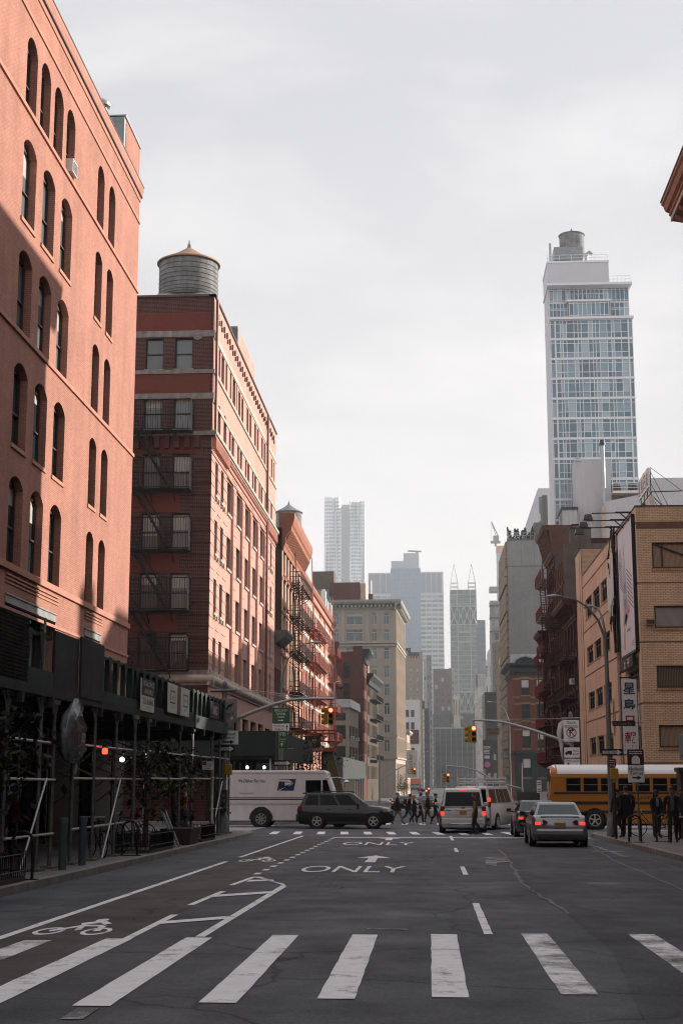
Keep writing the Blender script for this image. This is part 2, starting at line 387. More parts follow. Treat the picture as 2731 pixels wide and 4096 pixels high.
# ================================================================ street surfaces
def asphalt_mat(name, base, patch=.35, crack=.6):
    m, nt, b = _new(name); N = nt.nodes; L = nt.links
    b.inputs['Specular IOR Level'].default_value = .3
    tc = N.new('ShaderNodeTexCoord')
    def noise(sc, det, rough=.6, vec=None):
        n = N.new('ShaderNodeTexNoise'); n.inputs['Scale'].default_value = sc; n.inputs['Detail'].default_value = det; n.inputs['Roughness'].default_value = rough
        L.new(vec or tc.outputs['Object'], n.inputs['Vector']); return n.outputs['Fac']
    def rng(v, a, b_, c, d):
        r = N.new('ShaderNodeMapRange'); r.inputs[1].default_value = a; r.inputs[2].default_value = b_; r.inputs[3].default_value = c; r.inputs[4].default_value = d; L.new(v, r.inputs[0]); return r.outputs[0]
    def mul(a, b_):
        q = N.new('ShaderNodeMath'); q.operation = 'MULTIPLY'; L.new(a, q.inputs[0]); L.new(b_, q.inputs[1]); return q.outputs[0]
    mpp = N.new('ShaderNodeMapping'); mpp.inputs['Scale'].default_value = (.9, .16, 1); L.new(tc.outputs['Object'], mpp.inputs[0])
    v = rng(noise(.35, 8, .7), .3, .7, 1 - patch, 1 + patch)
    v = mul(v, rng(noise(1.2, 6, .6, mpp.outputs[0]), .3, .7, .78, 1.2))
    v = mul(v, rng(noise(38, 4, .85), .3, .7, .5, 1.5))
    v = mul(v, rng(noise(9, 4, .7), .3, .72, .9, 1.1))
    # hairline cracks
    ds = N.new('ShaderNodeTexNoise'); ds.inputs['Scale'].default_value = .8; ds.inputs['Detail'].default_value = 5; L.new(tc.outputs['Object'], ds.inputs[0])
    ad = N.new('ShaderNodeVectorMath'); ad.operation = 'ADD'; L.new(tc.outputs['Object'], ad.inputs[0]); L.new(ds.outputs['Color'], ad.inputs[1])
    vo = N.new('ShaderNodeTexVoronoi'); vo.feature = 'DISTANCE_TO_EDGE'; vo.inputs['Scale'].default_value = .28; L.new(ad.outputs[0], vo.inputs[0])
    ck = rng(vo.outputs['Distance'], .0, .012, 1 - crack, 1)
    msk = rng(noise(.12, 3), .38, .5, 0, 1)
    cm = N.new('ShaderNodeMix'); cm.inputs[2].default_value = 1; L.new(msk, cm.inputs[0]); L.new(ck, cm.inputs[3]); v = mul(v, cm.outputs[0])
    vm = N.new('ShaderNodeVectorMath'); vm.operation = 'SCALE'; vm.inputs[0].default_value = base; L.new(v, vm.inputs['Scale']); L.new(vm.outputs[0], b.inputs['Base Color'])
    L.new(rng(noise(1.1, 5), .3, .7, .62, .9), b.inputs['Roughness'])
    bp = N.new('ShaderNodeBump'); bp.inputs['Strength'].default_value = .45; bp.inputs['Distance'].default_value = .012; L.new(noise(70, 3, .8), bp.inputs['Height']); L.new(bp.outputs[0], b.inputs['Normal'])
    return m
def paint_mat(name, col, base, wear=.5, sc=2.2):
    m, nt, b = _new(name); N = nt.nodes; L = nt.links; b.inputs['Roughness'].default_value = .7
    tc = N.new('ShaderNodeTexCoord')
    n1 = N.new('ShaderNodeTexNoise'); n1.inputs['Scale'].default_value = sc; n1.inputs['Detail'].default_value = 10; n1.inputs['Roughness'].default_value = .72; L.new(tc.outputs['Object'], n1.inputs[0])
    n2 = N.new('ShaderNodeTexNoise'); n2.inputs['Scale'].default_value = 32; n2.inputs['Detail'].default_value = 5; n2.inputs['Roughness'].default_value = .8; L.new(tc.outputs['Object'], n2.inputs[0])
    a = N.new('ShaderNodeMath'); a.operation = 'MULTIPLY_ADD'; a.inputs[1].default_value = .38; L.new(n2.outputs['Fac'], a.inputs[0]); L.new(n1.outputs['Fac'], a.inputs[2])
    r = N.new('ShaderNodeMapRange'); r.inputs[1].default_value = .50 + .22 * wear - .12; r.inputs[2].default_value = .62 + .22 * wear - .06; L.new(a.outputs[0], r.inputs[0])
    mx = N.new('ShaderNodeMix'); mx.data_type = 'RGBA'; mx.inputs[6].default_value = rgb(base); mx.inputs[7].default_value = rgb(col); L.new(r.outputs[0], mx.inputs[0])
    n3 = N.new('ShaderNodeTexNoise'); n3.inputs['Scale'].default_value = 5; n3.inputs['Detail'].default_value = 6; L.new(tc.outputs['Object'], n3.inputs[0])
    r3 = N.new('ShaderNodeMapRange'); r3.inputs[1].default_value = .3; r3.inputs[2].default_value = .7; r3.inputs[3].default_value = .94; r3.inputs[4].default_value = 1.1; L.new(n3.outputs['Fac'], r3.inputs[0])
    vm = N.new('ShaderNodeVectorMath'); vm.operation = 'SCALE'; L.new(mx.outputs[2], vm.inputs[0]); L.new(r3.outputs[0], vm.inputs['Scale']); L.new(vm.outputs[0], b.inputs['Base Color'])
    return m
ASP = asphalt_mat('asphalt', (.094, .103, .114)); ASP2 = asphalt_mat('fresh_asphalt', (.074, .081, .089), .25, .3); ASPB = asphalt_mat('brown_lane', (.088, .085, .081), .25, .4); ASPT = asphalt_mat('tar', (.20, .205, .205), .3, .2)
PAINT = paint_mat('road_paint', (.94, .945, .96), (.094, .103, .114), .38); PAINTW = paint_mat('worn_road_paint', (.9, .9, .91), (.094, .103, .114), .95, 1.6); PAINTF = paint_mat('faded_road_paint', (.50, .50, .50), (.1, .107, .115), 1.25, 2.0)
CONC = M('pavement', (.20, .195, .19), .85, var=.3, scale=.9, bump=.3); CURB = M('curb_stone', (.27, .25, .22), .8, var=.3, scale=2)

g = MB(); ys = [-60, 0, 60, 120, 190, 260]
for a, b_ in zip(ys[:-1], ys[1:]): g.flat([(-140, a), (120, a), (120, b_), (-140, b_)], 0)
g.flat([(-140, 260), (120, 260), (120, 1980), (-140, 1980)], 0)
struct(g.build('road', ASP))
def rcorner(cx, cy, r, a0, a1, n=7): return [(cx + r * math.cos(math.radians(a0 + (a1 - a0) * i / n)), cy + r * math.sin(math.radians(a0 + (a1 - a0) * i / n))) for i in range(n + 1)]
def kerb(edge, inner_dir, w=.17):
    """kerb stones along an edge polyline; returns the inner edge"""
    mb = MB(); inner = []
    for i, p in enumerate(edge):
        a = Vector(edge[max(i - 1, 0)]); b_ = Vector(edge[min(i + 1, len(edge) - 1)]); t = (b_ - a).normalized(); nrm = Vector((-t.y, t.x)) * inner_dir
        inner.append((p[0] + nrm.x * w, p[1] + nrm.y * w))
    for i in range(len(edge) - 1): mb.slab([edge[i], edge[i + 1], inner[i + 1], inner[i]], -.02, .15)
    struct(mb.build('kerb', CURB)); return inner
def pavement(edge, inner_dir, rest):
    inn = kerb(edge, inner_dir); struct(MB().slab(inn + rest, -.02, .146).build('pavement', CONC))
pavement([(-7.25, -60), (-7.25, 20), (-7.25, 45), (-7.25, 59.5)] + rcorner(-11.75, 59.5, 4.5, 0, 90)[1:] + [(-60, 64)], 1, [(-60, -60)])
pavement([(60, 63.2)] + rcorner(10.4, 59.3, 3.9, 90, 180) + [(6.5, 45), (6.5, 20), (6.5, -60)], 1, [(60, -60)])
pavement([(-60, 80.5)] + rcorner(-11, 84.5, 4, -90, 0) + [(-7, 120), (-7, 190)], 1, [(-60, 190)])
pavement([(6.8, 190), (6.8, 120)] + rcorner(10.3, 84, 3.5, 180, 270) + [(60, 80.5)], 1, [(60, 190)])
pavement([(-60, 209), (-7.5, 209), (-5.2, 260)], 1, [(-5.2, 420), (-60, 420)])
pavement([(9.5, 420), (8.6, 209), (60, 209)], 1, [(60, 420)])
# darker resurfaced strips, tar seams and the brown cycle lane
struct(MB().flat([(2.15, 46), (2.1, 39), (1.82, 31), (1.8, 27), (1.9, 25.8), (2.0, 21.7), (2.02, 16.7), (1.66, 12), (1.5, 6), (6.5, 6), (6.5, 57), (2.6, 57)], .004).build('road_patch', ASP2))
struct(MB().flat([(-5.28, 3), (-3.72, 3), (-3.72, 60), (-5.2, 60)], .004).build('cycle_lane', ASPB))
sm = MB(); q = random.Random(3)
def seam(pts, w):
    P = []
    for (xa, ya), (xb, yb) in zip(pts[:-1], pts[1:]):
        for i in range(6): t = i / 6; P.append((xa + (xb - xa) * t + q.uniform(-.05, .05), ya + (yb - ya) * t))
    P.append(pts[-1])
    for i in range(len(P) - 1):
        w0, w1 = w * q.uniform(.4, 1.3), w * q.uniform(.4, 1.3)
        sm.flat([(P[i][0] - w0, P[i][1]), (P[i][0] + w0, P[i][1]), (P[i + 1][0] + w1, P[i + 1][1]), (P[i + 1][0] - w1, P[i + 1][1])], .008)
seam([(2.15, 46), (2.1, 39), (1.82, 31), (1.8, 27), (1.9, 25.8), (2.0, 21.7)], .035)
seam([(5.37, 48.7), (4.85, 40), (4.75, 35.8), (4.62, 27.1), (4.6, 22)], .03)
seam([(5.9, 40), (5.75, 30), (5.7, 24)], .02)
struct(sm.build('tar_seam', ASPT))
mk = MB(); H_ = .008
def stripe(mb, x0, x1, y0, y1, h=H_, skew=0.):
    n = max(1, int((y1 - y0) / .35)); e0 = [q.uniform(-.005, .005) for _ in range(n + 1)]; e1 = [q.uniform(-.005, .005) for _ in range(n + 1)]
    for i in range(n):
        a = y0 + (y1 - y0) * i / n; b_ = y0 + (y1 - y0) * (i + 1) / n; k0 = skew * i / n; k1 = skew * (i + 1) / n
        mb.flat([(x0 + e0[i] + k0, a), (x1 + e1[i] + k0, a), (x1 + e1[i + 1] + k1, b_), (x0 + e0[i + 1] + k1, b_)], h)
for x0, y0, y1 in ((-3.93, 12.0, 17.7), (-2.98, 12.2, 17.9), (-1.96, 12.45, 18.28), (-.98, 12.75, 18.4), (-.0, 12.9, 18.52)): stripe(mk, x0, x0 + .32, y0, y1)
struct(mk.build('crosswalk_stripes', PAINT))
mk = MB()
for x0, y0, y1 in ((-4.86, 12.0, 17.45), (1.13, 13.15, 18.66), (2.46, 13.4, 18.7)): stripe(mk, x0, x0 + .33, y0, y1)
struct(mk.build('worn_crosswalk_stripes', PAINTW))
mk = MB()
for i in range(17):
    x = -6.9 + i * 1.03
    if x > 6.3: break
    stripe(mk, x, x + .34, 62.2, 66.4, skew=-.25)
for i in range(15):
    x = -6.6 + i * 1.0
    if x > 6.6: break
    stripe(mk, x, x + .36, 81.6, 85.2)
for i in range(10):   # crossings over the side street
    y = 65.6 + i * 1.42; mk.flat([(-12.6, y), (-8.4, y), (-8.4, y + .55), (-12.6, y + .55)], H_); mk.flat([(8.4, y), (12.2, y), (12.2, y + .55), (8.4, y + .55)], H_)
struct(mk.build('far_crosswalk_stripes', PAINT))
mk = MB()
stripe(mk, -5.30, -5.17, 4, 37.4); stripe(mk, -5.27, -5.15, 39.9, 59.9)
mk.flat([(-2.89, 18), (-2.77, 18), (-2.71, 27.6), (-2.84, 28.4)], H_); mk.flat([(-2.84, 28.4), (-2.71, 27.6), (-3.55, 30.7), (-3.73, 30.7)], H_ + .002)
mk.flat([(-3.73, 17.7), (-3.62, 17.7), (-3.65, 21.2), (-3.76, 21.2)], H_)
mk.flat([(-3.68, 19.6), (-3.66, 20.1), (-2.78, 21.1), (-2.78, 20.6)], H_ + .002)
mk.flat([(-3.83, 23.0), (-3.72, 23.0), (-3.66, 26.2), (-3.77, 26.2)], H_); mk.flat([(-3.72, 24.7), (-3.70, 25.3), (-2.80, 26.3), (-2.80, 25.7)], H_ + .002)
mk.flat([(-3.86, 27.9), (-3.75, 27.9), (-3.64, 30.7), (-3.75, 30.7)], H_); mk.flat([(-3.66, 29.0), (-3.66, 29.6), (-3.2, 29.7), (-3.12, 29.3)], H_ + .002)
struct(mk.build('parking_lane_lines', PAINT))
mk = MB()
for i in range(17): stripe(mk, -3.84, -3.70, 31.6 + i * 1.62, 32.25 + i * 1.62)
for y0, y1 in ((18.55, 23.7), (31.8, 35.3), (43.9, 47.1), (54.6, 60)): stripe(mk, .66 + (y0 - 18) * .0035, .77 + (y0 - 18) * .0035, y0, y1)
stripe(mk, -3.7, 6.3, 57.7, 58.3)
struct(mk.build('lane_dashes', PAINT))
mk = MB(); stripe(mk, -.83, -.30, 19.08, 19.24); mk.flat([(-2.9, 11.5), (-2.72, 11.5), (-2.72, 12.1), (-2.9, 12.1)], H_)
mk.flat([(1.40, 40.0), (1.95, 38.2), (2.12, 40.2), (1.62, 40.5)], H_); mk.flat([(1.36, 36.2), (1.6, 35.6), (1.75, 38.6), (1.45, 38.9)], H_); mk.flat([(1.7, 37.2), (2.1, 37.8), (2.0, 38.4), (1.7, 38.2)], H_)
mk.flat([(1.2, 56.2), (2.4, 56.2), (2.0, 57.2), (1.5, 57.2)], H_)
for y in (44.5, 52.5): mk.flat([(4.9, y), (5.9, y + .2), (5.9, y + .75), (4.9, y + .6)], H_)
mk.flat([(5.35, 41), (5.5, 41), (5.6, 52), (5.45, 52)], H_)
struct(mk.build('faded_road_markings', PAINTF))
def ground_text(s, name, x0, x1, y0, y1, mat):
    t = text(s, name, mat, None, (0, 0, 0), h=1, w=1, tilt=0)
    for v in t.data.vertices:
        X = x0 + (v.co.x + .5) * (x1 - x0); Y = y0 + (v.co.y + .5) * (y1 - y0); v.co = (X, Y, gz(Y) + H_)
    return struct(t)
ground_text('ONLY', 'road_lettering', -2.98, -.58, 32.6, 35.4, PAINT); ground_text('ONLY', 'road_lettering', -3.05, -.55, 49.6, 52.5, PAINT)
mk = MB()
mk.flat([(-1.68, 37.3), (-1.40, 37.3), (-1.42, 39.7), (-1.66, 39.7)], H_); mk.flat([(-2.0, 39.7), (-1.06, 39.7), (-1.53, 41.4)], H_)
mk.flat([(-1.70, 54.6), (-1.42, 54.6), (-1.44, 56.6), (-1.68, 56.6)], H_); mk.flat([(-2.0, 56.5), (-1.1, 56.5), (-1.55, 57.6)], H_)
struct(mk.build('road_arrow', PAINT))
def bike_symbol(cx, cy, sx, sy):
    mb = MB()
    def ring(x, y, r0, r1, n=20):
        for i in range(n):
            a, b_ = 2 * PI * i / n, 2 * PI * (i + 1) / n
            mb.flat([(cx + (x + r0 * math.cos(a)) * sx, cy + (y + r0 * math.sin(a)) * sy), (cx + (x + r1 * math.cos(a)) * sx, cy + (y + r1 * math.sin(a)) * sy), (cx + (x + r1 * math.cos(b_)) * sx, cy + (y + r1 * math.sin(b_)) * sy), (cx + (x + r0 * math.cos(b_)) * sx, cy + (y + r0 * math.sin(b_)) * sy)], H_)
    def ln(x0, y0, x1, y1, w=.045, h=H_ + .002):
        t = Vector((x1 - x0, y1 - y0)).normalized(); n = Vector((-t.y, t.x)) * w
        mb.flat([(cx + (a) * sx, cy + b_ * sy) for a, b_ in ((x0 - n.x, y0 - n.y), (x1 - n.x, y1 - n.y), (x1 + n.x, y1 + n.y), (x0 + n.x, y0 + n.y))], h)
    ring(-.32, .0, .13, .19); ring(.32, 0, .13, .19); ring(.02, .62, 0, .085)
    ln(-.32, 0, -.05, .28); ln(-.05, .28, .24, .28, .04, H_ + .004); ln(.24, .28, .32, 0); ln(-.05, .28, .05, .02, .04, H_ + .006); ln(-.12, .36, .1, .52, .07, H_ + .004); ln(.1, .5, .26, .36, .05, H_ + .006)
    struct(mb.build('cycle_symbol', PAINT))
bike_symbol(-4.56, 18.6, .95, 2.6); bike_symbol(-4.5, 38.0, .95, 3.2)
for x, y, r in ((3.4, 29, .36), (-6.2, 36, .33), (1.1, 69, .36), (-2.6, 47, .34)):
    mh = MB(); mh.flat([(x + r * math.cos(2 * PI * i / 20), y + r * math.sin(2 * PI * i / 20)) for i in range(20)], .006); struct(mh.build('manhole_cover', M('iron_cover', (.07, .07, .072), .5, .4, var=.3, scale=8)))
# ================================================================ shared materials
SPINK = BRICK('salmon_brick', (.53, .25, .185), (.45, .20, .145), (.34, .175, .135), pale=.28, var=.15, streak=.16, ms=.014, vs=.4)
SPINK2 = M('salmon_trim', (.50, .23, .17), .8, var=.15)
GL = GLASS('window_glass'); GLB = GLASS('pale_window_glass', (.15, .17, .18), .1, .8, .45); SHADE = M('window_blind', (.46, .45, .41), .8, var=.12, scale=3)
BLKF = M('black_sash', (.022, .020, .020), .5, var=.1); BRNF = M('brown_sash', (.05, .032, .025), .5, var=.1)
SILL = M('brownstone_sill', (.46, .235, .15), .8, var=.2)
ROOF = M('roof_felt', (.09, .09, .09), .9, var=.2)
IRON = M('black_iron', (.012, .012, .013), .55, .3, var=.15); REDIRON = M('red_iron', (.13, .032, .030), .6, .2, var=.2)
STEEL = M('galvanised_steel', (.40, .42, .43), .45, .6, var=.2, scale=4); ALU = M('grey_pole', (.20, .21, .215), .5, .5, var=.2, scale=3)
WHITE = M('white_paint', (.78, .78, .77), .6, var=.06)
def roofbox(mb, x0, x1, y0, y1, z, m): mb.face([(x0, y0, z), (x1, y0, z), (x1, y1, z), (x0, y1, z)], m)

# ================================================================ big salmon brick building, left
B1 = thing('brick_building', 'tall salmon brick building with arched windows, left foreground, half in sunlight', 'building', (-13, 61.1, gz(61.1)))
F = FW(-13)
R1 = [(42.83, 44.08), (44.58, 45.80), (46.34, 47.56), (48.08, 49.30), (53.04, 54.22), (55.08, 56.26)]
RN = [(42.89, 44.44), (45.31, 46.87), (47.76, 49.30), (53.08, 54.25), (55.12, 56.28)]
XT = [(30.9, 32.4), (33.3, 34.8), (35.7, 37.2)]
ops = [(a, b, 23.56, 25.70, .46) for a, b in R1] + [(a - 12, b - 12, 23.56, 25.70, .46) for a, b in R1[:4]]
for z0, z1 in ((19.66, 22.22), (15.93, 18.36), (12.10, 14.55), (8.36, 10.83)):
    ops += [(a, b, z0, z1, .34 if b - a > 1.4 else .28) for a, b in RN] + [(a, b, z0, z1, .34) for a, b in XT]
low = [(42.96, 49.0, -.3, 7.34), (53.24, 55.9, -.3, 7.32)]
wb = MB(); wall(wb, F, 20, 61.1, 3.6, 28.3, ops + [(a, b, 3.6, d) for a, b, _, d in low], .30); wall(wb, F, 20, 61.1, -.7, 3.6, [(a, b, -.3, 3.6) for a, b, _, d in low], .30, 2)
wb.box(-45, -13.0, 20, 61.1, -.7, 28.3, 0, skip=(3,)); roofbox(wb, -45, -13, 20, 61.1, 28.31, 1)
wb.build('wall', [SPINK, ROOF, M('shaded_shopfront', (.018, .017, .016), .6, var=.3)], B1, world=True)  # ground floor cladding blackened: the dark under the shed put into its colour
tr = MB()
for z in (23.44, 15.80): band(tr, F, 20, 61.16, z - .05, z + .10, .07)
band(tr, F, 20, 61.16, 26.72, 26.84, .05)
band(tr, F, 20, 61.16, 8.10, 8.30, .09); band(tr, F, 20, 61.14, 6.86, 6.96, .05)
for z, o in ((7.98, .09), (7.86, .06), (7.74, .03)): 
    for a, b in ((42.96, 49.0), (53.24, 55.9)): band(tr, F, a - .1 + o, b + .32 - o, z - .05, z, .02 + o * .4)
tr.build('belt_course', SPINK2, B1, world=True)
cn = MB(); cornice(cn, F, 20, 61.18, [(-.02, 27.80), (.04, 27.80), (.06, 27.95), (.08, 28.0), (.14, 28.22), (.17, 28.3), (.17, 28.46), (-.25, 28.46)])
cn.build('cornice', SPINK2, B1, world=True)
cn = MB(); band(cn, F, 20, 61.16, 27.98, 28.06, .13); cornice(cn, F, 20, 61.2, [(-.3, 28.46), (.19, 28.46), (.19, 28.52), (-.3, 28.52)])
cn.build('coping', M('copper_coping', (.09, .055, .04), .5, .3), B1, world=True)
for i, o in enumerate(ops):
    wide = o[1] - o[0] > 1.4
    bl = 0 if o[2] > 23 else [.35, .0, .2, 0, .3][i % 5]
    window(B1, F, o, .30, 'sash', BRNF, GLB if (wide and o[2] > 15) else GL, SHADE, bl if wide else 0, SILL if o[2] not in (23.56, 15.93, 8.36) else None, .05, .13)
lt = MB()
for a, b, z0, z1 in ((42.96, 49.0, 7.08, 7.35), (53.24, 55.9, 7.05, 7.32)):
    lt.box(-13.10, -12.97, a, b, z0, z1); lt.box(-13.10, -12.93, a, b, z1 - .03, z1 + .015); lt.box(-13.10, -12.93, a, b, z0 - .02, z0 + .02)
lt.each('steel_lintel', M('grey_steel', (.36, .36, .35), .5, .3, var=.25, streak=.3), B1, world=True)
for a, b, z0, z1 in low:
    sf = MB(); sf.box(-13.75, -13.7, a, b, z0, z1)
    for k in range(5): y = a + (b - a) * k / 4; sf.box(-13.7, -13.55, y - .06, y + .06, z0, 6.9)
    sf.build('shopfront', [GL], B1, world=True)
    ld = MB()
    for k in range(3): y = a + (b - a) * (k + .7) / 3.4; ld.tube([(-13.1, y, 6.72), (-13.1, y + .0, 6.95)], .09, 8); 
    ld.build('floodlight', M('white_lamp_housing', (.6, .6, .58), .5), B1, world=True)
rb = MB(); rb.box(-15.2, -13.03, 58.0, 61.0, 28.5, 30.35, 0); rb.build('bulkhead', SPINK, B1, world=True)
rb = MB(); rb.box(-15.3, -13.05, 57.7, 57.99, 28.5, 30.4, 0); rb.box(-15.3, -12.98, 57.7, 61.05, 30.36, 30.46, 0); rb.build('bulkhead_cladding', M('zinc_cladding', (.42, .44, .46), .5, .2, streak=.3), B1, world=True)
rb = MB(); rb.tube([(-13.8, 56.6, 28.4), (-13.8, 56.6, 30.3)], .24, 12); rb.lathe([(.24, 30.2), (.36, 30.3), (.36, 30.45), (.12, 30.65), (0, 30.67)], (-13.8, 56.6, 0), 12); rb.build('roof_vent', STEEL, B1, smooth=True, world=True)
ac = thing('air_conditioner', 'white air conditioner sticking out of an arched top floor window', 'air conditioner', (-12.95, 48.65, 23.62))
MB().box(-.25, .16, -.34, .34, 0, .5).build('casing', WHITE, ac); gg = MB()
for k in range(7): gg.box(.16, .18, -.30, .30, .05 + k * .06, .075 + k * .06)
gg.build('grille', M('grey_grille', (.3, .3, .3), .5), ac)

# ================================================================ dark brick building across the side street, long sunlit flank
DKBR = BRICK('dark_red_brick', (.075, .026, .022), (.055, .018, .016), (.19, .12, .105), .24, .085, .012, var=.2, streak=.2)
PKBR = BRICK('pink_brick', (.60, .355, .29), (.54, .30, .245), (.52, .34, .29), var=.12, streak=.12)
REDP = BRICK('red_painted_brick', (.19, .056, .041), (.17, .048, .036), (.15, .045, .036), var=.12, streak=.1)
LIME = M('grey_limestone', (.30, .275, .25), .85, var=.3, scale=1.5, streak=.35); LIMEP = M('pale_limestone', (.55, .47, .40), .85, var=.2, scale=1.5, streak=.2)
B2 = thing('corner_brick_building', 'dark red brick corner building with black fire escape and long sunlit pink side', 'building', (-13, 84, gz(84)))
F = FW(-13); G = FS(84)
rows = [(18.93, 21.05), (15.27, 17.38), (11.62, 13.72), (8.05, 10.1)]
side = []; pairs = []; wide = []
for z0, z1 in rows:
    for a, b in ((85.55, 86.65), (88.0, 89.2), (114.0, 115.1), (116.55, 117.65)): side.append((a, b, z0, z1)); pairs.append(side[-1])
    for a in (90.9, 95.6, 100.2, 104.75, 109.4): side.append((a, a + 1.85, z0 - .12, z1 - .12)); wide.append(side[-1])
att = []; arc = []
for a, b in ((86.2, 86.95), (87.45, 88.65), (89.3, 90.1), (91.4, 92.15), (92.75, 94.1), (94.6, 95.0)): att.append((a, b, 26.72, 28.5))
y = 95.65
while y < 113.5: att += [(y, y + 1.1, 26.65, 28.4), (y + 1.7, y + 2.8, 26.65, 28.4)]; y += 4.62
att += [(114.2, 115.2, 26.6, 28.3), (116.6, 117.6, 26.6, 28.3), (118.3, 119.0, 26.6, 28.3)]
arc = [(86.25, 87.45, 22.95, 24.55, .38), (88.8, 90.0, 22.95, 24.55, .38), (114.3, 115.4, 22.9, 24.4, .38), (116.6, 117.7, 22.9, 24.4, .38)]
y = 91.3
while y < 113: arc += [(y, y + .9, 22.85, 24.38), (y + 1.35, y + 2.5, 22.85, 24.38)]; y += 4.2
gf = [(85.6, 87.2, .2, 5.6), (88.4, 90, .2, 5.6)] + [(a - .3, a + 3.0, .2, 5.8) for a in (91.2, 95.8, 100.4, 105, 109.6)] + [(114, 117.8, .2, 5.6)]
wb = MB(); wall(wb, F, 84, 120.4, -1.3, 31.2, side + att + arc + gf, .3, 0)
fw_ = [(-17.24, -16.11), (-15.40, -14.28)]
fr_ops = [(a, b, 26.56, 28.55) for a, b in fw_] + [(a, b, 22.75, 24.75) for a, b in fw_] + [(a, b, z0, z1 + .12) for z0, z1 in rows for a, b in fw_] + [(a - 8, b - 8, z0, z1) for z0, z1 in rows for a, b in fw_]
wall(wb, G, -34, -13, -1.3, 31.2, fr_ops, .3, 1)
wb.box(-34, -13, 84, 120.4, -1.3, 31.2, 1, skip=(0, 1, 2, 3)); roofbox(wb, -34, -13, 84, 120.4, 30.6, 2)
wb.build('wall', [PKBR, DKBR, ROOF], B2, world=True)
pb = MB()
for z0, z1 in ((28.98, 30.15), (25.02, 26.22)): band(pb, G, -34, -13.2, z0, z1, .03)
band(pb, G, -34, -13.6, 20.98 + .3, 22.25, .03)
for z0, _ in rows[1:]: band(pb, G, -34, -14.9, z0 + 2.3, z0 + 3.45, .025)
pb.build('painted_band', REDP, B2, world=True)
bd = MB()
for z0, z1, o in ((28.6, 29.0, .06), (26.24, 26.5, .08), (24.62, 25.0, .06), (22.28, 22.55, .22), (7.75, 8.02, .12)):
    band(bd, G, -34, -12.98 + o, z0, z1, o)
bd.lathe([(.32, 0), (.32, .1), (.2, .1), (.2, .14), (.08, .14), (.08, .18)], (-14.0, 84.02, 28.72), 16, axis='Y'); 
for v in bd.v[-96:]: v.y = 168.04 - v.y
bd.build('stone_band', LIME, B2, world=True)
bp_ = MB()
for z0, z1, o in ((28.55, 28.95, .05), (26.3, 26.5, .09), (24.42, 24.65, .05)): band(bp_, F, 84, 120.4, z0, z1, o)
band(bp_, F, 83.8, 120.6, 22.40, 22.62, .30); band(bp_, F, 83.9, 120.5, 22.28, 22.40, .2)
cornice(bp_, F, 83.7, 120.5, [(-.02, 7.1), (.1, 7.1), (.14, 7.2), (.3, 7.3), (.38, 7.42), (.38, 7.56), (.3, 7.68), (.12, 7.72), (.08, 8.0), (-.02, 8.0)])
cornice(bp_, G, -34, -12.65, [(-.02, 7.1), (.1, 7.1), (.14, 7.2), (.3, 7.3), (.38, 7.42), (.38, 7.56), (.3, 7.68), (.12, 7.72), (.08, 8.0), (-.02, 8.0)])
bp_.build('stone_course', LIMEP, B2, world=True)
dt = MB()     # corbels under the main string course, rustication joints, pilasters
for k in range(30): 
    y = 84.2 + k * .42
    if y < 90.4 or 113.4 < y: dt.box(-13.0, -12.76, y, y + .2, 21.55, 22.28)
for k in range(19): y = 113.6 + k * .36; dt.box(-13.0, -12.78, y, y + .18, 21.55, 22.28)
for k in range(58): y = 90.6 + k * .39; dt.box(-13.0, -12.85, y, y + .18, 22.02, 22.28)
band(dt, F, 90.4, 113.4, 21.72, 21.95, .09); band(dt, F, 84, 120.4, 21.2, 21.34, .06)
dg = MB()
for k in range(9): x = -19 + k * .62; dg.box(x, x + .3, 83.72, 84, 21.5, 22.28)
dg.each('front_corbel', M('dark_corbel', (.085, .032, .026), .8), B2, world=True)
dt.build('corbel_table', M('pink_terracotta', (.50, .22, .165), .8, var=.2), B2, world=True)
pl = MB()
for a in (90.9, 95.6, 100.2, 104.75, 109.4):
    pl.box(-13.0, -12.88, a + 1.98, a + 2.32, 7.95, 20.95); pl.box(-13.0, -12.84, a + 2.06, a + 2.24, 7.95, 20.75)
    band(pl, F, a - .3, a + 2.32, 21.02, 21.1, .14)
pl.each('pilaster', M('pink_pier', (.52, .27, .21), .8, var=.2), B2, world=True)
jt = MB(); jg = MB()
for z0, z1 in rows:
    for k in range(5):
        z = z0 - .35 + k * .73
        for a, b in ((84, 85.55), (86.65, 88), (89.2, 90.9)) : band(jt, F, a + .02, b - .02, z, z + .07, .035)
        for a in (92.75, 97.45, 102.05, 106.6): band(jt, F, a + .5, a + 2.75, z, z + .06, .03)
        for a, b in ((111.3, 114), (115.1, 116.55), (117.65, 120.3)): band(jt, F, a + .5 if a == 111.3 else a + .02, b - .02, z, z + .07, .035)
        if z > 8: band(jg, G, -14.2, -13, z, z + .07, .04); band(jg, G, -34, -17.4, z, z + .07, .04)
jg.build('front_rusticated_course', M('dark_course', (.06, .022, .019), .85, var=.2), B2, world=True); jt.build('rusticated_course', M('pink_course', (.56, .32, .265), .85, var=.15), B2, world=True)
cp_ = MB(); band(cp_, F, 83.9, 120.5, 31.2, 31.34, .1, inn=.3); band(cp_, G, -34, -12.9, 31.2, 31.34, .1, inn=.3)
for k in range(26): y = 85.5 + k * 1.3; cp_.box(-13, -12.9, y, y + .18, 30.2, 30.55); cp_.box(-13, -12.9, y + .3, y + .42, 29.9, 30.2)
cp_.build('coping', M('dark_coping', (.12, .07, .055), .7, var=.2), B2, world=True)
dp = MB(); dp.tube([(-12.85, 84.35, 31), (-12.85, 84.35, 22.7)], .09, 8); dp.tube([(-12.85, 112.9, 31), (-12.85, 112.9, 8)], .1, 8); dp.each('downpipe', M('red_pipe', (.2, .06, .04), .5), B2, smooth=True, world=True)
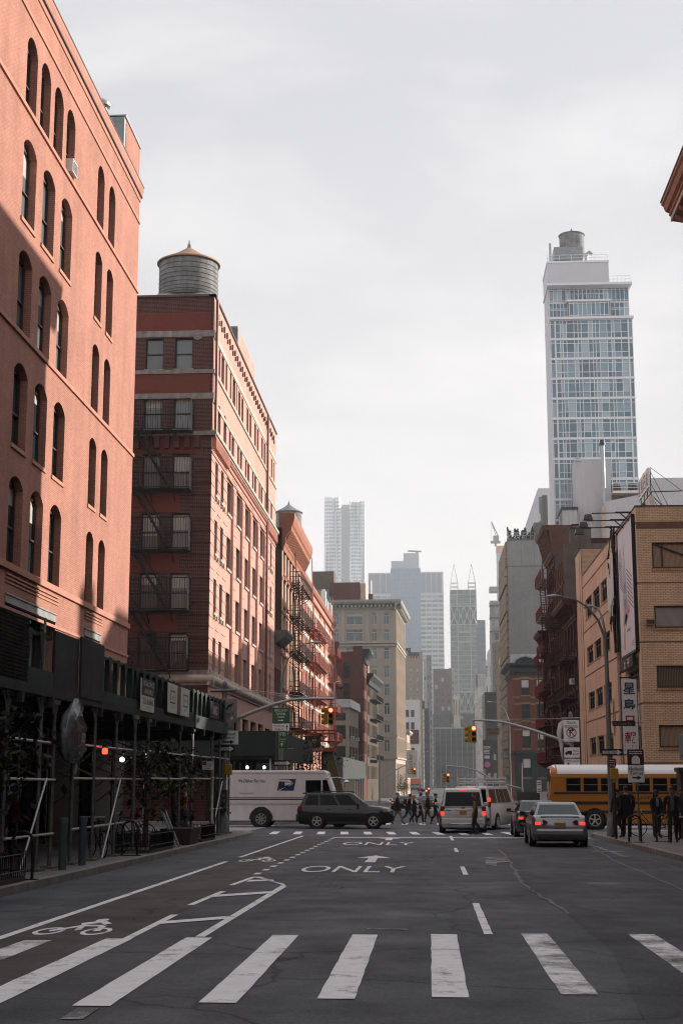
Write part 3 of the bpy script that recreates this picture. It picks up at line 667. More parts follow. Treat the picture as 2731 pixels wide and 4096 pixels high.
blk = M('iron_shutter', (.02, .018, .018), .6)
for o in side + att + arc:
    wdw = o in pairs or o in wide
    window(B2, F, o, .3, 'sash', BRNF, GL, SHADE, 0, LIMEP if o in pairs or o in wide else None, .1, .16, )
for i, o in enumerate(fr_ops): window(B2, G, o, .22, 'sash', BLKF, GLB if o[2] > 8.5 else GL, SHADE, [.0, .0, .3, .15, .0, .5, .6, .45, .3, .4, 0, .2][i % 12], LIME, .06, .12)
for o in gf: 
    s_ = MB(); s_.box(-13.5, -13.42, o[0], o[1], o[2] - 1.3, o[3]); s_.build('shopfront', GL, B2, world=True)
sc = MB()
for o in pairs:
    for k in (.12, .9): sc.box(-13.0, -12.84, o[0] + k * (o[1] - o[0]) - .08, o[0] + k * (o[1] - o[0]) + .08, o[2] - .42, o[2] - .16)
sc.each('sill_bracket', LIMEP, B2, world=True)
rb = MB(); rb.box(-19, -13.6, 99.5, 109.5, 30.6, 34.2); rb.build('penthouse', PKBR, B2, world=True)
rb = MB(); rb.box(-19.05, -13.62, 99.3, 99.49, 30.6, 34.25)
for k in range(22): rb.box(-19.05, -13.62, 99.26, 99.3, 30.8 + k * .155, 30.86 + k * .155)
rb.build('louvred_end', M('louvre_metal', (.20, .225, .24), .5, .3), B2, world=True)
# ================================================================ right side: tan brick newspaper building
TANB = BRICK('tan_brick', (.62, .425, .28), (.54, .36, .225), (.24, .165, .11), .29, .098, .013, var=.14, streak=.12, bump=.5)
TANS = BRICK('bounce_lit_tan_brick', (.72, .52, .395), (.67, .48, .36), (.54, .38, .285), .29, .098, .008, var=.10, streak=.22)  # street side paler and pinker: bounce from sunlit facades put into the colour
def CURT(name, c1, c2, sc=9):
    m, nt, b = _new(name); N = nt.nodes; L = nt.links; b.inputs['Roughness'].default_value = .25; b.inputs['Specular IOR Level'].default_value = .6
    tc = N.new('ShaderNodeTexCoord'); wv = N.new('ShaderNodeTexWave'); wv.bands_direction = 'X'; wv.inputs['Scale'].default_value = sc / 2; wv.inputs['Distortion'].default_value = 2.5; wv.inputs['Detail'].default_value = 2; wv.inputs['Detail Scale'].default_value = .6
    L.new(tc.outputs['Object'], wv.inputs[0]); mx = N.new('ShaderNodeMix'); mx.data_type = 'RGBA'; mx.inputs[6].default_value = rgb(c1); mx.inputs[7].default_value = rgb(c2); L.new(wv.outputs['Fac'], mx.inputs[0]); L.new(mx.outputs[2], b.inputs['Base Color']); return m
CUR1 = CURT('beige_curtain', (.30, .21, .145), (.15, .095, .06)); CUR2 = CURT('grey_curtain', (.33, .32, .31), (.10, .10, .10), 12); CUR3 = CURT('olive_curtain', (.13, .11, .075), (.04, .034, .024), 7)
B3 = thing('tan_brick_building', 'tan brick office building with strip windows, tall billboard and vertical newspaper sign', 'building', (12.1, 82, gz(82)))
F = FE(12.1); G = FS(82)
zr = [(13.58, 15.08), (10.14, 11.42), (6.74, 8.0), (3.40, 4.65)]
sops = []
for z0, z1 in zr: sops += [(-y1, -y0, z0, z1) for y0, y1 in ((105.45, 109.6), (100.5, 104.7), (95.55, 99.8), (83.0, 87.35))]
strip = (-92.45, -90.6, 1.5, 16.0)
fops = []
for z0, z1 in zr: fops += [(12.94, 16.6, z0, z1), (18.6, 22.2, z0, z1), (24.2, 27.8, z0, z1)]
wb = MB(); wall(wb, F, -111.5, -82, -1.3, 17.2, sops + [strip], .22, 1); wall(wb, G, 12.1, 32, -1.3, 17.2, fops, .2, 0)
wb.box(12.1, 32, 82, 111.5, -1.3, 17.2, 0, skip=(0, 1, 2, 5)); roofbox(wb, 12.1, 32, 82, 111.5, 16.7, 2)
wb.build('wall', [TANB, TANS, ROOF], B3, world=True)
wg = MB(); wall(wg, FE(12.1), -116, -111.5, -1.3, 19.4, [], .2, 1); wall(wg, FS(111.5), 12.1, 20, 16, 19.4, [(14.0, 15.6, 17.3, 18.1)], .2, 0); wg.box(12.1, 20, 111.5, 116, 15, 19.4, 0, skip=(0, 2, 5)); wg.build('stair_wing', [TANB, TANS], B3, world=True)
jl = MB()
for z in (16.27, 12.75, 9.35, 5.9, 2.55):
    for a, b in ((-111.45, -92.5), (-90.55, -82.0)): band(jl, F, a, b, z - .05, z + .03, .02)
    band(jl, G, 12.1, 32, z - .04, z + .03, .015)
jl.box(12.07, 12.1, 111.45, 111.56, 0, 19.3); jl.box(12.08, 12.1, 113, 113.06, 0, 19.3); band(jl, G, 12.1, 32, 15.9, 16.22, .012)
jl.build('expansion_joint', M('dark_joint', (.13, .07, .045), .9, var=.2), B3, world=True)
cp_ = MB(); band(cp_, F, -111.5, -81.95, 17.2, 17.27, .04, inn=.3); band(cp_, G, 12.05, 32, 17.2, 17.27, .04, inn=.3); cp_.build('coping', M('black_coping', (.03, .03, .03), .6), B3, world=True)
for i, o in enumerate(sops): window(B3, F, o, .2, 'three', BLKF, GL, SHADE, [0, .0, .3, 0, .2][i % 5], M('tan_sill', (.36, .22, .14), .8), .04, .1)
fcur = [(CUR1, CUR1), (CUR2, GL), (CUR3, CUR3), (CUR1, CUR1)]
for i, o in enumerate(fops):
    c1, c2 = fcur[i // 3]
    fr = MB(); w_, h_ = o[1] - o[0], o[3] - o[2]; t = .09
    fr.box(0, t, -.06, .03, 0, h_); fr.box(w_ - t, w_, -.06, .03, 0, h_); fr.box(t, w_ - t, -.06, .03, 0, t); fr.box(t, w_ - t, -.06, .03, h_ - t, h_)
    for q in ((.16, .52) if i // 3 == 0 else (.47,)): fr.box(w_ * q - .04, w_ * q + .04, -.05, .03, t, h_ - t)
    if i // 3 == 0: fr.tube([(w_ * .05, -.055, h_ - .1), (w_ - .05, -.055, .08)], .05, 5)
    f_ = fr.build('window', BLKF, B3, loc=G.P(o[0], o[2], .16) - OFF[B3.name])
    pn = MB(); q = .47; pn.face([(0, .01, 0), (w_ * q, .01, 0), (w_ * q, .01, h_), (0, .01, h_)], 0); pn.face([(w_ * q, .01, 0), (w_, .01, 0), (w_, .01, h_), (w_ * q, .01, h_)], 1)
    pn.build('pane', [c1, c2], f_)
    MB().box(-.05, w_ + .05, -.22, -.05, -.16, 0).build('sill', BRICK('sill_brick', (.42, .25, .14), (.33, .18, .09), (.12, .08, .05), .1, .3), f_)
sg = MB(); sg.face([F.P(strip[0], 1.5, .15), F.P(strip[1], 1.5, .15), F.P(strip[1], 16, .15), F.P(strip[0], 16, .15)]); o_ = sg.build('stair_window', GLASS('green_glass', (.07, .10, .095), .1, .7), B3, world=True)
fr = MB()
for z in (1.5, 4.4, 6.3, 8.3, 10.3, 12.3, 14.3, 15.95): fr.box(12.2, 12.26, 90.6, 92.45, z - .04, z + .04)
fr.box(12.19, 12.26, 91.5, 91.58, 1.5, 16); fr.build('mullion', BLKF, o_, world=True)
ac = thing('air_conditioner', 'small tan air conditioner on the wide third floor window of the tan brick front', 'air conditioner', (12.62, 81.9, 10.3))
MB().box(-.18, .3, -.22, .3, 0, .32).build('casing', M('tan_casing', (.30, .2, .13), .6), ac); MB().box(-.15, .27, -.24, -.22, .04, .28).build('grille', BLKF, ac)
dm = MB()
for z in (12.4, 5.6):
    for yy in (94.6,):
        P = [(12.07, yy + .45, z), (12.07, yy, z + 1.2), (12.07, yy - .45, z), (12.07, yy, z - 1.2)]
        for k in range(4): dm.bar(P[k], P[(k + 1) % 4], .05)
dm.build('diamond_relief', M('relief_brick', (.38, .21, .13), .85), B3, world=True)
# lattice sculpture over the stair window
ls = thing('lattice_sculpture', 'black and white zigzag metal lattice above the glass stair strip of the tan building', 'sculpture', (12.0, 91.6, 10))
bk = MB(); q = random.Random(5)
for pts in ([(93.6, 15.9), (92.4, 17.6), (91.2, 10.2)], [(93.7, 15.6), (92.0, 9.6)], [(90.2, 16.9), (92.3, 9.6)], [(91.3, 17.7), (90.4, 14.0), (91.6, 9.6)], [(90.1, 17.4), (92.6, 16.2)], [(90.2, 16.3), (92.3, 15.1)], [(93.6, 13.2), (90.2, 14.6)], [(93.5, 11.6), (90.6, 13.0)]):
    bk.tube([(11.9 + .1 * k, y, z) for k, (y, z) in enumerate(pts)], .07, 5)
bk.build('black_tube', IRON, ls, world=True)
wt = MB()
for k in range(11):
    y = 90.5 + k * .29; z0 = 12.2 + q.uniform(-.6, .6) + abs(k - 5) * .12; z1 = z0 + q.uniform(1.8, 3.2)
    wt.box(11.76, 11.80, y, y + .17, z0, min(z1, 16.2))
wt.build('white_slat', WHITE, ls, world=True)
# billboard
bb = thing('billboard', 'tall pale poster on tan wall with a zigzag striped figure and a golden bottle', 'billboard', (12.0, 85.7, 9))
MB().box(11.93, 12.05, 82.5, 88.97, 9.0, 16.75).build('panel', M('pale_poster', (.60, .58, .64), .45, var=.05, scale=.4), bb, world=True)
fr = MB()
for a, b, c_, d_ in ((82.42, 82.5, 8.95, 16.82), (88.97, 89.05, 8.95, 16.82)): fr.box(11.88, 12.08, a, b, c_, d_)
fr.box(11.88, 12.08, 82.42, 89.05, 16.75, 16.85); fr.box(11.88, 12.08, 82.42, 89.05, 8.86, 9.0)
for k in range(9): fr.tube([(11.95, 82.7 + k * .75, 8.86), (11.95, 83.1 + k * .75, 8.62)], .03, 4)
fr.build('frame', IRON, bb, world=True)
ZX = 11.925
def poly(mb, P, m=0, x=ZX): mb.face([(x, y, z) for y, z in P], m)
pr = MB()
# striped dress figure: a long triangular skirt, bodice, arm and hat, with chevrons
poly(pr, [(86.6, 14.9), (86.2, 14.9), (85.1, 11.2), (87.6, 10.7)], 0, ZX)
poly(pr, [(86.6, 15.0), (86.5, 16.4), (86.35, 15.2), (86.2, 14.9)], 2, ZX - .003)
poly(pr, [(88.6, 15.2), (87.6, 15.7), (87.3, 14.6), (88.5, 14.2)], 0, ZX - .002); 
for k in range(9):
    z = 14.9 - k * .2; poly(pr, [(88.75 - k * .05, z), (87.2 - k * .03, z - .55), (87.2 - k * .03, z - .47), (88.75 - k * .05, z + .09)], 1, ZX - .004)
for k in range(8):
    z = 14.2 - k * .27; poly(pr, [(85.5 - k * .04, z - .2), (83.4 - k * .06, z - .9), (83.4 - k * .06, z - .82), (85.5 - k * .04, z - .1)], 1, ZX - .004)
for k in range(3):
    z = 13.4 - k * .95; s_ = .34 + k * .12; poly(pr, [(86.6 + s_ * .4, z), (86.3, z - .18), (86.3 - s_, z), (86.3 - s_ * .9, z - .55), (86.3, z - .8), (86.6 + s_ * .5, z - .5)], 3, ZX - .005)
poly(pr, [(87.5, 10.75), (86.4, 11.5), (85.2, 11.2), (86.6, 10.9)], 3, ZX - .005)
poly(pr, [(86.75, 13.5), (86.66, 13.5), (86.4, 10.9), (86.5, 10.9)], 2, ZX - .006)
pr.build('printed_figure', [M('poster_lilac', (.36, .35, .43), .5, var=.05), M('poster_navy', (.12, .12, .18), .5), M('poster_skin', (.42, .24, .17), .5), M('poster_violet', (.15, .14, .22), .5)], bb, world=True)
bt = MB(); poly(bt, [(87.35, 9.5), (86.9, 9.5), (86.75, 12.0), (87.3, 12.0)], 0, ZX - .002); poly(bt, [(87.45, 9.35), (87.0, 9.35), (87.0, 10.6), (87.35, 11.9)], 1, ZX - .004); poly(bt, [(87.2, 12.0), (86.95, 12.0), (87.0, 12.6), (87.1, 12.6)], 2, ZX - .002); poly(bt, [(87.4, 9.35), (87.1, 9.35), (87.1, 10.4), (87.3, 10.5)], 2, ZX - .006)
bt.build('printed_bottle', [M('poster_amber', (.55, .26, .08), .4), M('poster_cream', (.62, .50, .30), .4), M('poster_olive', (.15, .16, .07), .4)], bb, world=True)
tx = MB()
for k, (a, b) in enumerate(((0, .1), (.16, .26), (.32, .4), (.46, .56))): poly(tx, [(85.9 - a * 2.2, 11.35), (85.9 - b * 2.2, 11.35), (85.9 - b * 2.2, 11.85), (85.9 - a * 2.2, 11.85)], 0, ZX - .002)
for k in range(10): poly(tx, [(86.0 - k * .16, 10.3), (86.1 - k * .16, 10.3), (86.1 - k * .16, 10.45), (86.0 - k * .16, 10.45)], 1, ZX - .002)
for z in (9.55, 9.42, 9.29): poly(tx, [(84.2, z), (83.1, z), (83.1, z + .06), (84.2, z + .06)], 1, ZX - .002)
tx.build('lettering', [M('poster_red', (.55, .10, .12), .5), M('poster_grey', (.30, .29, .33), .5)], bb, world=True)
ss = thing('shop_sign', 'black slatted sign with two white characters under the pale billboard', 'sign', (11.8, 85.8, 8.1)); s_ = MB(); s_.box(11.75, 11.95, 82.9, 88.6, 8.05, 8.72)
for k in range(3): s_.box(11.72, 11.75, 82.9, 88.6, 8.1 + k * .22, 8.2 + k * .22)
s_.build('panel', IRON, ss, world=True)
text('中', 'lettering', WHITE, ss, (11.70, 84.4, 8.4), -PI / 2, .55, .75, world=True); text('文', 'lettering', WHITE, ss, (11.70, 86.0, 8.32), -PI / 2, .5, .75, world=True)
for i, (y, lab) in enumerate(((83.6, 'nearest black floodlight on a long arm above the billboard, beside the tan front'), (86.1, 'middle black floodlight on a long arm above the billboard'), (88.6, 'black floodlight on the arm farthest along the billboard top'))):
    fl = thing('billboard_floodlight', lab, 'floodlight', (12.1, y, 16.9), 0, 'floodlights over the billboard')
    a = MB(); a.tube([(.1, 0, -.4), (-.05, 0, .25), (-2.35, 0, .22)], .035, 6); a.tube([(-.05, 0, -.35), (-.65, 0, .2)], .04, 5); a.cbox((-.5, 0, .26), (.9, .1, .1)); a.build('arm', IRON, fl)
    h = MB(); h.mesh([(-2.85, -.28, -.16), (-2.3, -.28, -.2), (-2.3, .28, -.2), (-2.85, .28, -.16), (-2.78, -.2, .12), (-2.4, -.2, .16), (-2.4, .2, .16), (-2.78, .2, .12)], [(0, 3, 2, 1), (4, 5, 6, 7), (0, 1, 5, 4), (1, 2, 6, 5), (2, 3, 7, 6), (3, 0, 4, 7)]); h.build('lamp_head', M('black_lamp', (.04, .04, .042), .35), fl)
# vertical newspaper sign
vsg = thing('newspaper_sign', 'tall white projecting sign with blue and red vertical characters on the tan corner', 'sign', (11.5, 83.2, 3.2))
MB().box(11.06, 11.94, 83.1, 83.34, 3.05, 7.3).build('panel', M('white_sign', (.62, .62, .60), .5, var=.08), vsg, world=True)
br = MB(); br.box(11.0, 12.2, 83.14, 83.3, 7.36, 7.44); br.box(11.02, 11.06, 83.08, 83.36, 3.0, 7.36); br.box(11.94, 11.98, 83.08, 83.36, 3.0, 7.36); br.box(11.0, 12.2, 83.16, 83.28, 2.98, 3.05); br.build('bracket', IRON, vsg, world=True)
NAVY = M('sign_navy', (.012, .03, .08), .5); SRED = M('sign_red', (.25, .012, .02), .5)
for k, ch in enumerate('星島日報'): text(ch, 'character', NAVY if k < 2 else SRED, vsg, (11.5, 83.095, 6.78 - k * .93), 0, .66 if ch != '日' else .62, .68 if ch != '日' else .5, world=True, bold=.02)
s_ = MB()
for r in range(3):
    for k in range(4): s_.box(11.16 + k * .2, 11.18 + k * .2, 83.09, 83.1, 3.35 - 0 + r * .0 if False else 3.3 + r * .0, 3.31) if False else s_.box(11.16 + k * .2, 11.19 + k * .2, 83.088, 83.1, 3.25 + r * .2, 3.36 + r * .2)
s_.build('small_lettering', M('sign_grey', (.2, .2, .2), .6), vsg, world=True)
# roof sign and dish
rs = thing('roof_sign', 'rooftop sign of four white panels on a black truss on the tan building', 'sign', (13.3, 85.5, 16.7))
for k, ch in enumerate('報日島星'):
    p = MB().box(13.2, 13.3, 84.0 + k * 1.0, 84.92 + k * 1.0, 18.75 - k * .02, 19.95 - k * .02).build('panel', WHITE, rs, world=True)
    text(ch, 'character', SRED if k < 2 else NAVY, p, (13.19, 84.46 + k, 19.3), -PI / 2, .85, .8, world=True)
tr = MB()
for y in (84, 85.3, 86.6, 87.9):
    tr.tube([(13.35, y, 16.7), (13.35, y, 19.9)], .035, 5); tr.tube([(13.35, y, 18.3), (14.6, y - .6, 16.7)], .03, 5); tr.tube([(13.35, y, 19.7), (14.6, y - .6, 16.7)], .02, 5)
for z in (17.2, 17.8, 18.4): tr.tube([(13.35, 83.8, z), (13.35, 88, z)], .03, 5)
for k in range(8): y = 83.9 + k * .5; tr.tube([(13.35, y, 17.2 + .6 * (k % 2)), (13.35, y + .5, 17.8 - .6 * (k % 2))], .025, 4)
tr.tube([(13.3, 83.7, 18.4), (15.0, 83.0, 18.3)], .03, 4); tr.tube([(13.3, 83.7, 19.9), (15.0, 83.0, 18.3)], .015, 4); tr.build('truss', IRON, rs, world=True)
MB().box(13.15, 13.4, 83.2, 85.0, 17.35, 18.1).build('lamp_box', M('cream_box', (.55, .52, .46), .6), rs, world=True)
ds = thing('satellite_dish', 'grey satellite dish on the parapet of the tan brick building', 'satellite dish', (13.5, 86.5, 16.7)); d_ = MB(); d_.tube([(0, 0, 0), (0, 0, .9)], .05, 6); d_.build('mast', IRON, ds)
d_ = MB(); d_.lathe([(0, .22), (.25, .18), (.45, .06), (.55, -.04), (.53, -.06), (.43, .03), (.24, .14), (0, .17)], (0, -.1, 1.05), 18, axis='Y', cap=False); d_.build('dish', M('dish_grey', (.16, .165, .17), .6), ds, smooth=True)

# ================================================================ near right corner building (its cornice shows at the frame edge)
B4 = thing('corniced_brick_building', 'brown brick building whose heavy bracketed cornice juts in at the right edge', 'building', (12, 59.9, gz(59.9)))
F = FE(12.0); no = []
for z in range(6): no += [(-y - 1.3, -y, 1 + z * 4, 3.6 + z * 4) for y in range(24, 58, 3)]
BRW = BRICK('brown_brick', (.26, .11, .07), (.22, .09, .06), (.2, .12, .09))
wb = MB(); wall(wb, F, -59.3, -18, -.7, 25.4, no, .3, 0); wb.box(12, 34, 18, 59.3, -.7, 25.4, 0, skip=(5,)); wb.build('wall', [BRW], B4, world=True)
for o in no[-12:]: window(B4, F, o, .28, 'sash', BLKF, GL)
TERRA = M('terracotta', (.36, .17, .105), .75, var=.25, scale=3); TERL = M('pale_terracotta', (.46, .33, .28), .75)
cn = MB(); cornice(cn, F, -60.3, -18, [(-.3, 25.45), (.25, 25.45), (.25, 25.8), (1.05, 25.95), (1.05, 26.15), (1.14, 26.2), (1.14, 26.32), (1.28, 26.38), (1.36, 26.55), (1.36, 26.62), (1.46, 26.68), (1.46, 26.82), (-.3, 26.82)])
cn.build('cornice', TERRA, B4, world=True)
c2 = MB(); cornice(c2, F, -60.32, -18, [(1.0, 25.93), (1.07, 25.93), (1.07, 26.14), (1.0, 26.14)]); c2.build('cornice_fillet', TERL, B4, world=True)
c3 = MB(); cornice(c3, F, -60.36, -18, [(1.0, 26.82), (1.5, 26.82), (1.5, 26.88), (1.0, 26.88)]); c3.build('gutter', M('copper_coping', (.09, .055, .04)), B4, world=True)
for k in range(30):
    y = 59.6 - k * 1.05; m_ = MB(); m_.mesh([(11.0, y - .17, 25.86), (11.9, y - .17, 25.3), (11.9, y + .17, 25.3), (11.0, y + .17, 25.86), (11.0, y - .17, 25.95), (11.9, y - .17, 25.9), (11.9, y + .17, 25.9), (11.0, y + .17, 25.95)], [(0, 3, 2, 1), (4, 5, 6, 7), (0, 1, 5, 4), (1, 2, 6, 5), (2, 3, 7, 6), (3, 0, 4, 7)]); m_.build('modillion', TERRA, B4, bevel=.04, world=True)
# taller block along the side street, out of frame: it shades the lower part of the salmon facade
B5 = thing('side_street_building', 'brick block beyond the tan building along the side street, outside the picture', 'building', (26, 83, gz(83)))
wb = MB(); wall(wb, FS(83), 34.5, 80, -1.3, 24.3, [(36 + i * 2.6, 37.3 + i * 2.6, 2.5 + j * 4, 4.7 + j * 4) for i in range(16) for j in range(5)], .25); wb.box(34.5, 80, 83, 105, -1.3, 24.3, skip=(2,)); wb.box(46.4, 48.2, 83.4, 85, 24.3, 28.6); wb.build('wall', BRW, B5, world=True)

# ================================================================ dark red row beyond
def fire_escape(name, label, F, u0, u1, levels, out=1.1, mat=IRON, loc=(0, 0, 0), dense=.13, solid=False, stair=True, top_ladder=None, rail=.95, group=None):
    fe = thing(name, label, 'fire escape', loc, 0, group)
    for i, z in enumerate(levels):
        p = MB(); ns = max(3, int(out / .17))
        for k in range(ns): d0 = out * (k + .12) / ns; p.hexa([F.P(u0, z - .05, -d0), F.P(u1, z - .05, -d0), F.P(u1, z - .05, -d0 - .07), F.P(u0, z - .05, -d0 - .07), F.P(u0, z, -d0), F.P(u1, z, -d0), F.P(u1, z, -d0 - .07), F.P(u0, z, -d0 - .07)])
        k = 0
        while u0 + .3 + k * 1.4 < u1: p.bar(F.P(u0 + .3 + k * 1.4, z - .1, -.02), F.P(u0 + .3 + k * 1.4, z - .1, -out), .05); p.bar(F.P(u0 + .3 + k * 1.4, z - .7, 0), F.P(u0 + .3 + k * 1.4, z - .12, -out * .8), .045); k += 1
        p.build('platform', mat, fe, world=True)
        r = MB()
        for h in (rail, rail * .5, .06):
            r.bar(F.P(u0, z + h, -out), F.P(u1, z + h, -out), .04)
            for u in (u0, u1): r.bar(F.P(u, z + h, -.02), F.P(u, z + h, -out), .04)
        n = int((u1 - u0) / dense)
        for k in range(n + 1): u = u0 + (u1 - u0) * k / n; r.bar(F.P(u, z, -out), F.P(u, z + rail, -out), .03 if not solid else .05)
        for k in range(int(out / dense) + 1): 
            for u in (u0, u1): r.bar(F.P(u, z, -k * dense), F.P(u, z + rail, -k * dense), .022 if not solid else .05)
        r.build('railing', mat, fe, world=True)
        if stair and i + 1 < len(levels):
            z2 = levels[i + 1]; s_ = MB(); ua, ub = u0 + .7, u0 + min(u1 - u0 - .8, 2.9)
            if i % 2 and solid: ua, ub = ub, ua
            for d_ in (-.35, -.85): s_.bar(F.P(ub, z, d_), F.P(ua, z2, d_), .09); s_.bar(F.P(ub, z + .8, d_), F.P(ua, z2 + .8, d_), .035)
            for k in range(1, 13): t = k / 13; c = F.P(ub + (ua - ub) * t, z + (z2 - z) * t, -.6); s_.cbox(c, (.5, .2, .03) if abs(F.N.x) > .5 else (.2, .5, .03))
            s_.build('stair', mat, fe, world=True)
    if top_ladder:
        l = MB(); z = levels[-1]; u = top_ladder[0]
        for du in (-.22, .22): l.bar(F.P(u + du, z, -out * .5), F.P(u + du, top_ladder[1], -out * .3), .05)
        k = 0
        while z + .3 + k * .35 < top_ladder[1]: l.bar(F.P(u - .22, z + .3 + k * .35, -out * .45), F.P(u + .22, z + .3 + k * .35, -out * .45), .03); k += 1
        l.build('ladder', mat, fe, world=True)
    return fe
MARB = BRICK('maroon_brick', (.055, .020, .015), (.042, .015, .012), (.035, .015, .013), var=.25, streak=.25); MAR = M('maroon_trim', (.062, .020, .016), .7, var=.25, streak=.2); OCH = M('rust_trim', (.12, .045, .02), .75, var=.3, streak=.3)
PARTY = BRICK('party_wall_brick', (.12, .10, .085), (.075, .05, .043), (.17, .155, .14), .24, .085, .02, var=.4, streak=.4)
def row_house(name, label, y0, y1, z1, rows, x=12.1, wallm=MARB, cor=True, sidem=PARTY, trimm=MAR, nwin=3, depth=14, frame=BLKF, cz=1.4, lip=1.2, arch=.18):
    b = thing(name, label, 'building', (x, y0, gz(y0))); F = FE(x)
    st = (y1 - y0) / nwin; ops = []
    for z in rows: ops += [(-(y0 + st * (k + .5) + .55), -(y0 + st * (k + .5) - .55), z, z + 2.1, arch) for k in range(nwin)]
    m_ = MB(); wall(m_, F, -y1, -y0, gz(y0) - .5, z1, ops, .3, 0); m_.box(x, x + depth, y0, y1, gz(y0) - .5, z1, 1, skip=(5, 0)); m_.build('wall', [wallm, sidem], b, world=True)
    for i, o in enumerate(ops): window(b, F, o, .28, 'sash', frame, GL, SHADE, (0, .3, .5, 0)[i % 4], trimm, .08, .16)
    t = MB()
    for k in range(nwin + 1): y = y0 + st * k; t.box(x - .09, x, max(y - .2, y0), min(y + .2, y1), gz(y0), z1 - cz)
    t.each('pilaster', trimm, b, world=True); t = MB()
    for z in rows: band(t, F, -y1, -y0, z + 2.4, z + 2.62, .09); band(t, F, -y1, -y0, z - .32, z - .17, .06)
    t.each('string_course', trimm, b, world=True)
    if cor:
        c = MB(); cornice(c, F, -y1 - .1, -y0 + .15, [(-.3, z1 - cz), (.18, z1 - cz), (.22, z1 - cz + .2), (.35, z1 - cz + .3), (.45, z1 - .55), (lip - .15, z1 - .4), (lip, z1 - .15), (lip, z1), (-.3, z1)]); c.build('cornice', trimm, b, world=True)
        n = int((y1 - y0) / .8)
        bk = MB()
        for k in range(n): y = y0 + .3 + (y1 - y0 - .6) * k / max(n - 1, 1); bk.hexa([(x - lip * .8, y - .1, z1 - .42), (x - .3, y - .1, z1 - cz + .1), (x - .3, y + .1, z1 - cz + .1), (x - lip * .8, y + .1, z1 - .42), (x - lip * .8, y - .1, z1 - .3), (x - .3, y - .1, z1 - .4), (x - .3, y + .1, z1 - .4), (x - lip * .8, y + .1, z1 - .3)])
        bk.each('cornice_bracket', trimm, b, world=True)
    return b
R2 = row_house('row_building', 'low dark maroon building squeezed next to the tan brick stair wing', 116, 126, 16.0, [1.2, 5.2, 9.0, 12.0], nwin=4)
R3 = row_house('row_building', 'dark red building with mottled grey party wall, chimney and black roof edge', 126, 134.5, 22.2, [1.2, 5.0, 8.7, 12.4, 16.2], nwin=5, cor=False, trimm=OCH)
c = MB(); c.box(12.76, 14.6, 126.01, 127.3, 22.2, 23.55); c.build('chimney', PARTY, R3, world=True); c = MB(); c.box(12.7, 14.66, 125.95, 127.36, 23.55, 23.7); c.box(12.9, 14.4, 126.1, 127.2, 23.95, 24.0)
for xx in (13, 14.3): c.box(xx, xx + .05, 126.5, 126.55, 23.7, 23.95)
c.build('chimney_cap', IRON, R3, world=True); c = MB(); c.box(14.6, 26, 126.0, 126.4, 22.2, 22.7); c.build('parapet', MARB, R3, world=True)
R4 = row_house('row_building', 'tall maroon building with a deep bracketed cornice and a red fire escape', 134.5, 143, 25.4, [1.2, 5.0, 8.7, 12.4, 16.1, 19.2], nwin=4, cz=3.0, lip=1.15, depth=1.7, sidem=M('maroon_stucco', (.13, .055, .036), .85, var=.25, streak=.2), trimm=OCH)
R5 = row_house('row_building', 'lower maroon building with small cornice behind the red fire escape', 143, 149.5, 16.2, [1.2, 4.9, 8.6, 11.4], nwin=3, lip=1.1)
MB().box(13.8, 26, 134.5, 143, -2, 21.6).build('rear_wing', STUC if 'STUC' in globals() else PARTY, R4, world=True)
fire_escape('red_fire_escape', 'tall dark red fire escape with open stairs on the maroon building', FE(12.1), -143.2, -135.6, [3.2, 6.6, 9.9, 13.5, 17.0, 20.4], 1.25, REDIRON, (11.5, 139, 3.2), .34, True, top_ladder=(-142.4, 26.6))
fire_escape('red_fire_escape', 'shorter dark red fire escape beyond the tall one on the right row', FE(12.1), -149, -144.2, [3.2, 6.6, 9.9, 13.0], 1.1, REDIRON, (11.5, 146, 3.2), .34, True)
fire_escape('black_fire_escape', 'black fire escape on the low maroon building beside the tan brick wall', FE(12.1), -125, -117.5, [4.4, 8.2, 11.4], 1.1, M('dark_maroon_iron', (.05, .016, .014), .6), (11.5, 121, 4.4), .4)
fire_escape('black_fire_escape', 'black fire escape on the dark red building below its grey party wall', FE(12.1), -134, -127.5, [4.4, 8.1, 11.8, 15.4], 1.1, M('dark_maroon_iron', (.05, .016, .014), .6), (11.5, 132, 4.4), .4)
for y, z, lab in ((118.9, 9.3, 'white air conditioner in a window of the low maroon building, upper one'), (118.9, 5.4, 'white air conditioner in a window of the low maroon building, lower one')):
    a = thing('air_conditioner', lab, 'air conditioner', (11.95, y, z)); MB().box(-.3, .1, -.32, .32, 0, .45).build('casing', WHITE, a); MB().box(-.2, .05, -.335, -.32, .06, .38).build('grille', M('grey_grille', (.3, .3, .3)), a)

